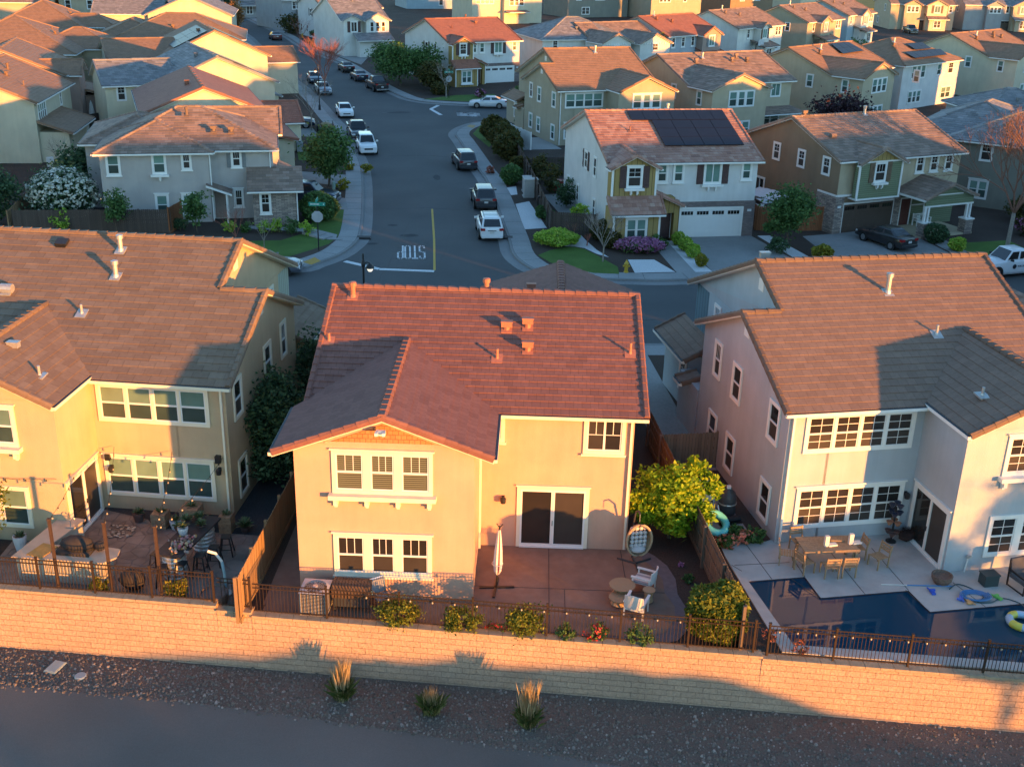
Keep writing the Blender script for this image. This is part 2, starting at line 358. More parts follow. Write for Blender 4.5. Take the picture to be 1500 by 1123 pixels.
def blind_mat():
    M, n, L, b = _new('glass_over_slatted_blind'); tc = n.new('ShaderNodeTexCoord'); sp = n.new('ShaderNodeSeparateXYZ'); L.new(tc.outputs['Object'], sp.inputs[0])
    fr = math_n(n, L, 'FRACT', math_n(n, L, 'DIVIDE', sp.outputs[2], 0.075)); g = math_n(n, L, 'GREATER_THAN', fr, 0.38)
    mx = n.new('ShaderNodeMix'); mx.data_type = 'RGBA'; mx.inputs[6].default_value = (0.03, 0.03, 0.02, 1); mx.inputs[7].default_value = (0.15, 0.16, 0.115, 1)
    L.new(g, mx.inputs[0]); L.new(mx.outputs[2], b.inputs['Base Color']); b.inputs['Roughness'].default_value = 0.12; return M
G_BLINDM = blind_mat()
class House:
    def __init__(s, name, x, y, rot, label, wall, roof, trim=WHITE, mirror=False, walls=None, tile=0.36, group=None, z=0.0, far=False):
        s.root = empty(name, (x, y, z), rad(rot), label, 'house', group)
        s.mx = Matrix.Scale(-1, 4, (1, 0, 0)) if mirror else Matrix.Identity(4); s.mirror = mirror
        s.wallm = [wall]+(walls or []); s.roofm = roof; s.trim = trim; s.tile = tile; s.far = far; s.lip = 0.022
        mm = s.mx if mirror else None
        s.W = MB(mm); s.T = MB(mm); s.Cp = MB(mm); s.F = MB(mm); s.G = MB(mm); s.TR = MB(mm); s.kids = []; s.mm = mm; s.caps = []; s.guts = []
    def box(s, x0, y0, x1, y1, z0, z1, mi=0): s.W.box(x0, y0, z0, x1, y1, z1, mi)
    def uvbox(s, x0, y0, x1, y1, z0, z1, mi=1):
        """walls with masonry coordinates"""
        for a, b in (((x0, y0), (x1, y0)), ((x1, y0), (x1, y1)), ((x1, y1), (x0, y1)), ((x0, y1), (x0, y0))):
            L = math.hypot(b[0]-a[0], b[1]-a[1])
            s.W.face([(a[0], a[1], z0), (b[0], b[1], z0), (b[0], b[1], z1), (a[0], a[1], z1)], mi, [(0, z0), (L, z0), (L, z1), (0, z1)])
        s.W.face([(x0, y0, z1), (x1, y0, z1), (x1, y1, z1), (x0, y1, z1)], mi, [(x0, y0), (x1, y0), (x1, y1), (x0, y1)])
    def plane(s, poly, th=0.17):
        P = [Vector(p) for p in poly]; n = Vector((0, 0, 0))
        for i in range(len(P)): n += P[i].cross(P[(i+1) % len(P)])
        n.normalize()
        if n.z < 0: n = -n
        U = Vector((0, 0, 1)).cross(n).normalized()
        U = -U if (abs(U.x) > abs(U.y) and U.x < 0) or (abs(U.y) >= abs(U.x) and U.y < 0) else U
        V = n.cross(U).normalized(); V = -V if V.z < 0 else V
        o = P[0]; Q = [((p-o).dot(U), (p-o).dot(V)) for p in P]; u0 = o.dot(U)
        v_min = min(q[1] for q in Q); v_max = max(q[1] for q in Q); h = s.tile; t = s.lip
        rows = int(math.ceil((v_max-v_min)/h))
        for r in range(rows):
            a = v_min+r*h; C = clip_band(Q, a, min(v_max, a+h))
            if len(C) < 3: continue
            up = lambda q: t*(1-(q[1]-a)/h)
            s.T.face([o+U*q[0]+V*q[1]+n*(up(q)+0.012) for q in C], 0, [(q[0]+u0, q[1]-v_min+0.001) for q in C])
            for i in range(len(C)):
                p, q = C[i], C[(i+1) % len(C)]
                if abs(p[1]-a) < 1e-4 and abs(q[1]-a) < 1e-4:
                    w0 = [o+U*p[0]+V*p[1], o+U*q[0]+V*q[1]]
                    s.T.face([w0[0]-n*0.01, w0[1]-n*0.01, w0[1]+n*(t+0.012), w0[0]+n*(t+0.012)], 0, [(p[0]+u0, a-v_min+.01), (q[0]+u0, a-v_min+.01), (q[0]+u0, a-v_min+.02), (p[0]+u0, a-v_min+.02)])
        dz = Vector((0, 0, -th)); top = [p-n*0.002 for p in P]
        for i in range(len(P)):
            p, q = top[i], top[(i+1) % len(P)]; s.F.face([p, q, q+dz, p+dz])
        s.F.face([p+dz for p in reversed(top)])
    def cap(s, a, b, r=0.15, L=0.42):
        a = Vector(a); b = Vector(b); d = b-a; n = max(1, int(d.length/(L if not s.far else 1.6))); d.normalize(); s.Cp = MB(s.mm); s.caps.append(s.Cp)
        sd = d.cross(Vector((0, 0, 1))).normalized(); up = sd.cross(d).normalized()
        st = (Vector(b)-Vector(a)).length/n
        for i in range(n):
            p = a+d*st*i; q = a+d*(st*(i+1)+0.03); h0, h1 = 0.095, 0.06
            A = [p+sd*r, p+sd*r*0.55+up*h0, p-sd*r*0.55+up*h0, p-sd*r]; B = [q+sd*r*0.9, q+sd*r*0.5+up*h1, q-sd*r*0.5+up*h1, q-sd*r*0.9]
            A = [x+up*0.02 for x in A]; B = [x+up*0.02 for x in B]
            for j in range(3): s.Cp.face([A[j], A[j+1], B[j+1], B[j]], 0, [(i*0.36+.1, 9.1)]*4)
            s.Cp.face(A, 0, [(i*0.36+.1, 9.1)]*4)
            s.Cp.face([A[0], B[0], B[0]-up*0.14, A[0]-up*0.14], 0, [(i*0.36+.1, 9.1)]*4); s.Cp.face([A[3], B[3], B[3]-up*0.14, A[3]-up*0.14], 0, [(i*0.36+.1, 9.1)]*4)
    def gut(s, a, b):
        a = Vector(a); b = Vector(b); d = (b-a).normalized(); o = d.cross(Vector((0, 0, 1)))*0.06; s.G = MB(s.mm); s.guts.append(s.G)
        s.G.bar(a+o+Vector((0, 0, -0.075)), b+o+Vector((0, 0, -0.075)), 0.11, 0.12, 0)
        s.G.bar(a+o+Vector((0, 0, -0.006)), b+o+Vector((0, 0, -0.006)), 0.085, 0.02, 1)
    def tri(s, pts, mi=0): s.W.face(pts, mi, [(p[0]+p[1], p[2]) for p in pts])
    def gable_x(s, wx0, wx1, y0, y1, ze, sl, rx0=None, rx1=None, o=0.4, ends='WE', parts='SN', xn0=None, z0=0.0, mi=0, box=True, gutters=True, rakes='WE', ridge=True, yn=None):
        """gable whose ridge runs along X; roof from rx0 to rx1"""
        rx0 = wx0-0.35 if rx0 is None else rx0; rx1 = wx1+0.35 if rx1 is None else rx1
        ym = (y0+y1)/2; zr = ze+sl*(ym-y0); eS = (y0-o, ze-sl*o); eN = (y1+o, ze-sl*o); xn0 = rx0 if xn0 is None else xn0
        if box: s.box(wx0, y0, wx1, y1, z0, ze-0.02, mi)
        if 'S' in parts:
            s.plane([(rx0, eS[0], eS[1]), (rx1, eS[0], eS[1]), (rx1, ym, zr), (rx0, ym, zr)])
            if gutters: s.gut((rx0, eS[0], eS[1]), (rx1, eS[0], eS[1]))
        if 'N' in parts:
            s.plane([(rx1, eN[0], eN[1]), (xn0, eN[0], eN[1]), (xn0, ym, zr), (rx1, ym, zr)])
            if gutters: s.gut((rx1, eN[0], eN[1]), (xn0, eN[0], eN[1]))
        for e in ends:
            x = wx0 if e == 'W' else wx1; s.tri([(x, y0, ze-0.03), (x, y1, ze-0.03), (x, ym, zr-0.1)], mi)
        if ridge: s.cap((rx0, ym, zr), (rx1, ym, zr), 0.17)
        for e in rakes:
            x = rx0+0.08 if e == 'W' else rx1-0.08
            if 'S' in parts: s.cap((x, eS[0], eS[1]), (x, ym, zr), 0.12)
            if 'N' in parts: s.cap((x, eN[0], eN[1]), (x, ym, zr), 0.12)
        return ym, zr
    def wing(s, xc, half, yf, ze, sl, mye, mze, msl, o=0.4, r=0.35, box=True, z0=0.0, mi=0, gm=None, back=None):
        """gable wing facing -Y whose ridge runs back into a main slope z=mze+msl*(y-mye)"""
        zr = ze+sl*half; z_e = ze-sl*o; yb = mye+(z_e-mze)/msl if back is None else back; yr = mye+(zr-mze)/msl if back is None else back
        if box: s.box(xc-half, yf, xc+half, yb+0.6, z0, ze-0.02, mi)
        y0 = yf-r
        s.plane([(xc-half-o, yb, z_e), (xc-half-o, y0, z_e), (xc, y0, zr), (xc, yr+0.05, zr)])
        s.plane([(xc+half+o, y0, z_e), (xc+half+o, yb, z_e), (xc, yr+0.05, zr), (xc, y0, zr)])
        s.tri([(xc-half, yf, ze-0.03), (xc+half, yf, ze-0.03), (xc, yf, zr-0.1)], mi if gm is None else gm)
        s.cap((xc, y0, zr), (xc, yr, zr), 0.17); s.cap((xc-half-o, y0+0.08, z_e), (xc, y0+0.08, zr), 0.12); s.cap((xc+half+o, y0+0.08, z_e), (xc, y0+0.08, zr), 0.12)
        s.gut((xc-half-o, yb, z_e), (xc-half-o, y0, z_e)); s.gut((xc+half+o, y0, z_e), (xc+half+o, yb, z_e))
        return zr
    def hip(s, x0, y0, x1, y1, ze, sl, o=0.4, z0=0.0, mi=0, box=True):
        if box: s.box(x0, y0, x1, y1, z0, ze-0.02, mi)
        a, b, c, d = x0-o, y0-o, x1+o, y1+o; z = ze-sl*o
        if (c-a) >= (d-b):
            h = (d-b)/2; R0 = (a+h, b+h, z+sl*h); R1 = (c-h, b+h, z+sl*h)
            s.plane([(a, b, z), (c, b, z), R1, R0]); s.plane([(c, d, z), (a, d, z), R0, R1]); s.plane([(c, b, z), (c, d, z), R1]); s.plane([(a, d, z), (a, b, z), R0])
            hp = [((a, b, z), R0), ((a, d, z), R0), ((c, b, z), R1), ((c, d, z), R1)]
        else:
            h = (c-a)/2; R0 = (a+h, b+h, z+sl*h); R1 = (a+h, d-h, z+sl*h)
            s.plane([(a, b, z), (c, b, z), R0]); s.plane([(c, d, z), (a, d, z), R1]); s.plane([(c, b, z), (c, d, z), R1, R0]); s.plane([(a, d, z), (a, b, z), R0, R1])
            hp = [((a, b, z), R0), ((c, b, z), R0), ((a, d, z), R1), ((c, d, z), R1)]
        for p, q in hp: s.cap(p, q, 0.15)
        if (Vector(R0)-Vector(R1)).length > 0.3: s.cap(R0, R1, 0.17)
        for p, q in (((a, b, z), (c, b, z)), ((c, b, z), (c, d, z)), ((c, d, z), (a, d, z)), ((a, d, z), (a, b, z))): s.gut(p, q)
    def shed(s, x0, y0, x1, y1, z_low, z_high, low='S', cap=True):
        """single slope; low names the side of its eave"""
        c = {'S': [(x0, y0, z_low), (x1, y0, z_low), (x1, y1, z_high), (x0, y1, z_high)], 'N': [(x1, y1, z_low), (x0, y1, z_low), (x0, y0, z_high), (x1, y0, z_high)],
             'E': [(x1, y0, z_low), (x1, y1, z_low), (x0, y1, z_high), (x0, y0, z_high)], 'W': [(x0, y1, z_low), (x0, y0, z_low), (x1, y0, z_high), (x1, y1, z_high)]}[low]
        s.plane(c); s.gut(c[0], c[1])
        if cap: s.cap(c[0], c[3], 0.1); s.cap(c[1], c[2], 0.1)
    def _place(s, o, face, pl, c, z, off=0.0):
        o.parent = s.root
        a = FACE[face]; p = {'S': (c, pl-off), 'N': (c, pl+off), 'W': (pl-off, c), 'E': (pl+off, c)}[face]
        if s.mirror: p = (-p[0], p[1]); a = -a
        o.location = (p[0], p[1], z); o.rotation_euler = (0, 0, a)
    def win(s, face, pl, c, z, wd, ht, n=1, st='grid', trim=None, sill=1, shelf=0, shut=None):
        trim = trim or s.trim
        fm, pm = window_meshes(wd, ht, n, st, trim, sill, shelf)
        f = bpy.data.objects.new('window', fm); COL.objects.link(f); s._place(f, face, pl, c, z, 0.003)
        p = bpy.data.objects.new('pane', pm); COL.objects.link(p); p.parent = f
        if shut:
            for sg in (-1, 1):
                b = MB(); sw = min(0.5, wd*0.5); x = sg*(wd/2+0.16+sw/2)
                for i in range(4): b.box(x-sw/2+sw*i/4+0.004, -0.05, -0.12, x-sw/2+sw*(i+1)/4-0.004, -0.012, ht+0.12)
                b.box(x-sw/2, -0.075, 0.05, x+sw/2, -0.05, 0.17); b.box(x-sw/2, -0.075, ht-0.17, x+sw/2, -0.05, ht-0.05)
                b.bar((x-sw/2+.05, -0.062, 0.17), (x+sw/2-.05, -0.062, ht-0.17), 0.025, 0.09)
                s._place(b.build('shutter', shut), face, pl, c, z, 0.004)
        return f
    def part(s, name, mb, mats, face=None, pl=0, c=0, z=0, parent=None, smooth=False):
        o = mb.build(name, mats, parent or s.root, smooth)
        if face: s._place(o, face, pl, c, z, 0.004)
        return o
    def slider(s, face, pl, c, wd, ht, panels=2, st=0, z=0.05):
        F = MB(); P = MB(); tb = 0.13
        F.box(-wd/2-tb, -0.05, 0, -wd/2, 0, ht+tb); F.box(wd/2, -0.05, 0, wd/2+tb, 0, ht+tb); F.box(-wd/2, -0.05, ht, wd/2, 0, ht+tb); F.box(-wd/2-tb-.05, -0.09, ht+tb, wd/2+tb+.05, 0, ht+tb+0.05)
        F.box(-wd/2, -0.10, 0, wd/2, 0, 0.06, 1); pw = wd/panels
        for i in range(panels):
            a, b = -wd/2+i*pw, -wd/2+(i+1)*pw; y = -0.045-(0.012 if i % 2 else 0)
            for x0, x1, z0, z1 in ((a, a+0.07, 0.06, ht), (b-0.07, b, 0.06, ht), (a+.07, b-.07, 0.06, 0.15), (a+.07, b-.07, ht-0.08, ht)): F.box(x0, y, z0, x1, -0.004, z1, 1)
            P.face([(a+.07, -0.012, .15), (b-.07, -0.012, .15), (b-.07, -0.012, ht-.08), (a+.07, -0.012, ht-.08)], i % 2)
        F.box(-0.012, -0.085, 0.95, 0.012, -0.055, 1.15, 2)
        o = F.build('patio_door', [s.trim, VINYL, BLACK]); s._place(o, face, pl, c, z, 0.003); P.build('pane', [G_DARK, G_SCREEN], o)
        return o
    def garage(s, face, pl, c, wd=4.88, ht=2.13, m=None, lites=True, z=0.02, surround=True):
        D = MB(); D.box(-wd/2, -0.02, 0, wd/2, 0.0, ht); m = m or VINYL
        for r in range(4):
            for q in range(8):
                x = -wd/2+wd*q/8; z0 = ht*r/4
                if r == 3 and lites: continue
                D.box(x+0.07, -0.032, z0+0.09, x+wd/8-0.07, -0.02, z0+ht/4-0.07)
        for r in range(1, 4): D.box(-wd/2, -0.028, ht*r/4-0.008, wd/2, -0.0205, ht*r/4+0.004)
        o = D.build('garage_door', m); s._place(o, face, pl, c, z, 0.02)
        if lites:
            for q in range(4):
                Gm = MB(); x = -wd/2+wd*(q+0.5)/4
                for j in range(4): Gm.box(x-0.46+j*0.235, -0.035, ht*0.80, x-0.46+j*0.235+0.205, -0.021, ht*0.80+0.27)
                Gm.build('window_lite', G_DARK, o)
        if surround:
            F = MB(); F.box(-wd/2-0.15, -0.06, 0, -wd/2, 0.0, ht+0.15); F.box(wd/2, -0.06, 0, wd/2+.15, 0, ht+.15); F.box(-wd/2, -0.06, ht, wd/2, 0, ht+0.15)
            F.build('door_surround', s.trim, o)
        return o
    def door(s, face, pl, c, m, wd=0.95, ht=2.1, z=0.15):
        D = MB(); D.box(-wd/2, -0.03, 0, wd/2, 0, ht)
        for x in (-1, 1):
            for z0, z1 in ((0.2, 0.9), (1.05, 1.9)): D.box(x*wd*0.23-wd*0.17, -0.042, z0, x*wd*0.23+wd*0.17, -0.03, z1)
        o = D.build('front_door', m); s._place(o, face, pl, c, z, 0.02)
        F = MB(); F.box(-wd/2-.12, -.05, -.05, -wd/2, 0, ht+.12); F.box(wd/2, -.05, -.05, wd/2+.12, 0, ht+.12); F.box(-wd/2, -.05, ht, wd/2, 0, ht+.12); F.build('door_frame', s.trim, o)
        Hn = MB(); Hn.ico((wd*0.38, -0.07, 1.0), 0.045, 1); Hn.build('handle', BLACK, o); return o
    def lamp(s, face, pl, c, z):
        b = MB(); b.cbox((0, -0.03, 0), (0.11, 0.06, 0.16)); b.bar((0, -0.05, 0.03), (0, -0.17, 0.07), 0.03); b.lathe([(0.03, 0.08), (0.11, 0.02), (0.10, -0.17), (0.05, -0.2)], 8, (0, -0.18, 0.02))
        s.part('wall_lamp', b, BLACK, face, pl, c, z)
    def vent(s, x, y, z, kind='tee', m=None, h=0.4, rot=0.0, leanS=0.4):
        """roof penetration standing on the slope"""
        b = MB(); m = m or s.roofm
        b.cbox((0, 0, 0.03), (0.42, 0.5, 0.06), 0, 0, Matrix.Rotation(math.atan(leanS), 4, 'X'))
        if kind == 'pipe': b.lathe([(0.09, 0), (0.07, 0.08), (0.055, 0.12), (0.055, h)], 8)
        elif kind == 'flue': b.lathe([(0.16, 0), (0.12, 0.1), (0.105, 0.14), (0.105, h-0.16), (0.15, h-0.15), (0.15, h), (0.06, h+0.03)], 10)
        elif kind == 'tee': b.lathe([(0.13, 0), (0.13, h*0.55)], 8); b.cbox((0, 0, h*0.55+0.09), (0.42, 0.24, 0.2)); b.cbox((0, 0, h*0.55+0.2), (0.46, 0.28, 0.04))
        elif kind == 'hood':
            b.tube([(-0.24, 0, 0.16), (0.24, 0, 0.16)], 0.19, 10)
        elif kind == 'flat': b.cbox((0, 0, 0.1), (0.5, 0.4, 0.12), 0, 0, Matrix.Rotation(math.atan(leanS), 4, 'X'))
        o = b.build({'pipe': 'vent_pipe', 'flue': 'flue', 'tee': 'roof_vent', 'hood': 'hood_vent', 'flat': 'roof_vent'}[kind], m)
        o.location = ((-x if s.mirror else x), y, z); s.kids.append(o)
    def solar(s, pts, nu, nv, m=None):
        """panel array lying just above a slope; pts = foot-left, foot-right, top-right, top-left"""
        P = [Vector(p) for p in pts]; n = (P[1]-P[0]).cross(P[3]-P[0]).normalized(); n = n if n.z > 0 else -n; b = MB(s.mx if s.mirror else None)
        for i in range(nu):
            for j in range(nv):
                f = lambda a, c: P[0]+(P[1]-P[0])*((i+a)/nu)+(P[3]-P[0])*((j+c)/nv)+((P[2]-P[1])-(P[3]-P[0]))*((i+a)/nu)*((j+c)/nv)
                g = 0.012; q = [f(g, g), f(1-g, g), f(1-g, 1-g), f(g, 1-g)]
                b.mesh([p+n*0.12 for p in q]+[p+n*0.16 for p in q], [(4, 5, 6, 7), (0, 1, 5, 4), (1, 2, 6, 5), (2, 3, 7, 6), (3, 0, 4, 7)])
        o = b.build('solar_panel', m or SOLAR); s.kids.append(o)
    def downspout(s, x, y, z1, z0=0.1): s.TR.box(x-0.04, y-0.04, z0, x+0.04, y+0.04, z1)
    def finish(s):
        s.W.build('wall', s.wallm, s.root, uvs=len(s.wallm) > 1)
        r = s.T.build('roof', s.roofm, s.root)
        for q in s.caps: q.build('ridge_cap', s.roofm, r)
        if s.F.v: s.F.build('eaves', s.trim, s.root)
        for q in s.guts: q.build('gutter', [s.trim, GUT], s.root)
        for i in range(0, len(s.TR.v), 8):
            q = MB(); q.mesh(s.TR.v[i:i+8], [(0, 2, 3, 1), (4, 5, 7, 6), (0, 1, 5, 4), (2, 6, 7, 3), (0, 4, 6, 2), (1, 3, 7, 5)]); q.build('trim_board', s.trim, s.root)
        for o in s.kids: o.parent = r
        return s.root
SOLAR = mat('solar_cell', (0.008, 0.008, 0.016), 0.35, 0.15, 2, spec=0.25)
def zs(y, ze=5.65, sl=0.42): return ze+sl*y
# house colours
T_C = tile_mat('red_brown_shingle_tile', [(0.160, 0.070, 0.055), (0.188, 0.083, 0.065), (0.212, 0.096, 0.076), (0.172, 0.076, 0.060)], 0.30, 0.36, 0.4)
T_L = tile_mat('mottled_tan_tile', [(0.162, 0.108, 0.073), (0.175, 0.117, 0.079), (0.186, 0.126, 0.086), (0.210, 0.147, 0.103), (0.169, 0.112, 0.076)], 0.62, 0.36, 0.25)
T_R = tile_mat('clay_tan_tile', [(0.168, 0.110, 0.082), (0.188, 0.125, 0.094), (0.208, 0.140, 0.106)], 0.36, 0.36, 0.3)
T_GH = tile_mat('blended_rose_tile', [(0.220, 0.110, 0.086), (0.302, 0.154, 0.112), (0.348, 0.198, 0.152), (0.418, 0.275, 0.213)], 0.34, 0.36, 0.2)
T_BR = tile_mat('brown_tile', [(0.145, 0.104, 0.083), (0.194, 0.140, 0.108), (0.242, 0.169, 0.132), (0.291, 0.219, 0.176)], 0.5, 0.36, 0.2)
T_GR = tile_mat('slate_grey_tile', [(0.125, 0.124, 0.127), (0.167, 0.167, 0.171), (0.209, 0.204, 0.209), (0.271, 0.263, 0.264)], 0.5, 0.36, 0.2)
T_RD = tile_mat('red_clay_tile', [(0.224, 0.096, 0.064), (0.267, 0.113, 0.075), (0.300, 0.130, 0.085)], 0.34, 0.36, 0.25)
T_OR = tile_mat('orange_tan_tile', [(0.204, 0.125, 0.079), (0.243, 0.150, 0.094), (0.273, 0.165, 0.108)], 0.34, 0.36, 0.25)
S_PEACH = stucco('peach_stucco', (0.52, 0.325, 0.235)); S_KHAKI = stucco('khaki_stucco', (0.46, 0.35, 0.225)); S_LGREY = stucco('light_grey_stucco', (0.375, 0.405, 0.435))
S_PALE = stucco('pale_grey_stucco', (0.58, 0.57, 0.55)); S_TAUPE = stucco('taupe_stucco', (0.40, 0.37, 0.35)); S_BROWN = stucco('brown_stucco', (0.23, 0.165, 0.11))
S_BEIGE = stucco('beige_stucco', (0.44, 0.37, 0.26)); S_OLIVE = stucco('olive_beige_stucco', (0.36, 0.31, 0.225)); S_BLUE = stucco('blue_grey_stucco', (0.30, 0.38, 0.42))
S_GREY = stucco('mid_grey_stucco', (0.33, 0.33, 0.33)); S_WHT = stucco('off_white_stucco', (0.62, 0.60, 0.55)); S_DKG = stucco('dark_olive_stucco', (0.22, 0.215, 0.18)); S_PINK = stucco('dusty_rose_stucco', (0.34, 0.25, 0.21))
S_CREAM = stucco('cream_stucco', (0.55, 0.49, 0.36))
Y_BB = wood_mat('ochre_board_and_batten', (0.30, 0.21, 0.075), (0.34, 0.245, 0.10), 0.4, 0, 0.8, 0.08)
GRN = wood_mat('sage_green_lap_siding', (0.17, 0.20, 0.12), (0.19, 0.225, 0.14), 0.16, 2, 0.8, 0.1)
BLU = wood_mat('blue_board_and_batten', (0.10, 0.17, 0.21), (0.11, 0.19, 0.24), 0.35, 1, 0.8, 0.08)
GRNV = wood_mat('pale_green_board_siding', (0.33, 0.36, 0.29), (0.36, 0.39, 0.32), 0.3, 1, 0.8, 0.1)
ORSH = brick_mat('orange_shingle_gable', (0.42, 0.16, 0.06), (0.48, 0.19, 0.075), (0.2, 0.07, 0.03), 0.18, 0.16, 0.01)
STONE = brick_mat('ledge_stone', (0.20, 0.16, 0.14), (0.43, 0.345, 0.29), (0.09, 0.08, 0.075), 0.42, 0.11, 0.012, bump=0.9, noise=0.8)
BRICK = brick_mat('grey_brown_brick', (0.17, 0.13, 0.125), (0.25, 0.19, 0.175), (0.13, 0.115, 0.11), 0.24, 0.085, 0.012)
SHUT = mat('maroon_shutter', (0.075, 0.040, 0.038), 0.6, 0.12, 6); SHUTB = mat('brown_shutter', (0.14, 0.095, 0.06), 0.6, 0.12, 6); SHUTG = mat('grey_shutter', (0.19, 0.20, 0.205), 0.6, 0.1, 6)
REDDOOR = mat('dark_red_door', (0.10, 0.03, 0.022), 0.45, 0.1, 4); BRDOOR = mat('brown_garage_door', (0.085, 0.058, 0.043), 0.5, 0.06, 3); TANDOOR = mat('grey_tan_door', (0.28, 0.22, 0.19), 0.5, 0.06, 3)

S_ICE = stucco('ice_blue_stucco', (0.36, 0.43, 0.47))
def W2(F, u, v):
    a = rad(F[2]); return (F[0]+u*math.cos(a)-v*math.sin(a), F[1]+u*math.sin(a)+v*math.cos(a))
FC = (-0.34, 36.98, -0.93); FR_ = (9.95, 37.58, 10.8); FL = (-10.44, 38.65, -5.07)
# ---- the house in the middle of the near row
def centre_house():
    h = House('house', *FC, label='peach stucco house with red brown roof in the middle of the near row', wall=S_PEACH, roof=T_C, trim=CREAM, walls=[ORSH], tile=0.34); h.lip = 0.028
    sl = 0.375; ze = 5.80
    h.gable_x(-6.8, 4.8, 0.35, 12.75, ze, sl, rx0=-7.1, rx1=5.25, o=0.4)
    zr = h.wing(-3.77, 3.0, -3.4, 5.89, sl, -0.05, 5.65, sl, o=0.65)
    # shingled gable patch and belly band
    h.W.box(-3.77-1.95, -3.425, 5.86, -3.77+1.95, -3.4, 5.95); h.W.face([(-3.77-1.75, -3.422, 5.95), (-3.77+1.75, -3.422, 5.95), (-3.77, -3.422, 6.64)], 1, [(0, 0), (3.5, 0), (1.75, 0.7)])
    # street side wing seen above the ridge
    h.box(-.9, 11, 5.4, 16.8, 0, 5.0)
    h.plane([(-1.3, 12.0, 5.12), (2.3, 9.5, 6.35), (2.3, 17.1, 6.35), (-1.3, 17.1, 5.12)]); h.plane([(5.9, 17.1, 5.0), (2.3, 17.1, 6.35), (2.3, 9.5, 6.35), (5.9, 12.0, 5.0)])
    h.cap((2.3, 9.5, 6.35), (2.3, 17.1, 6.35), 0.2); h.tri([(-.9, 16.8, 5.0), (5.4, 16.8, 5.0), (2.3, 16.8, 6.2)])
    h.win('S', -3.4, -3.83, 4.2, 3.1, 1.33, 3, 'blind', shelf=4); h.win('S', -3.4, -3.87, 1.02, 3.1, 1.38, 3, 'grid3', sill=2)
    h.win('S', 0.35, 3.73, 4.15, 1.25, 1.25, 1, 'slgrid', sill=2); h.win('S', 0.35, -0.32, 4.5, 0.62, 0.95, 1, 'grid', sill=2)
    h.win('W', -6.8, 3.5, 4.1, 0.8, 1.3); h.win('W', -6.8, 6.6, 4.1, 0.8, 1.3); h.win('E', 4.8, 4.5, 4.1, 0.8, 1.3); h.win('E', 4.8, 9.5, 1.0, 0.8, 1.3)
    h.slider('S', 0.35, 1.97, 2.42, 2.42); h.lamp('S', 0.35, 0.12, 2.1)
    b = MB(); b.cbox((0, -0.06, 0), (0.3, 0.12, 0.16)); b.cbox((-0.12, -0.2, 0.03), (0.1, 0.2, 0.1)); b.cbox((0.12, -0.2, 0.03), (0.1, 0.2, 0.1)); h.part('security_light', b, VINYL, 'S', -3.75, -3.8, 6.5)
    h.downspout(4.7, 0.27, 5.5); h.downspout(-0.72, -0.02, 5.5)
    om = mat('terracotta_vent', (0.36, 0.14, 0.085), 0.6, 0.1, 5)
    for u, v, z, kd, hh in ((0.85, 3.19, 6.84, 'tee', .34), (0.82, 4.46, 7.32, 'tee', .36), (0.01, 4.31, 7.27, 'tee', .26), (-0.29, 2.7, 6.66, 'pipe', .42), (4.72, 3.18, 6.84, 'pipe', .46), (-6.18, 5.92, 7.87, 'flue', .62), (-6.72, 3.36, 6.91, 'pipe', .35), (-0.9, 6.75, 8.05, 'flue', .5)):
        h.vent(u, v, z, kd, om, hh, leanS=sl)
    h.vent(0.9, 13.6, 5.9, 'tee', om, 0.3)
    return h.finish()
centre_house()
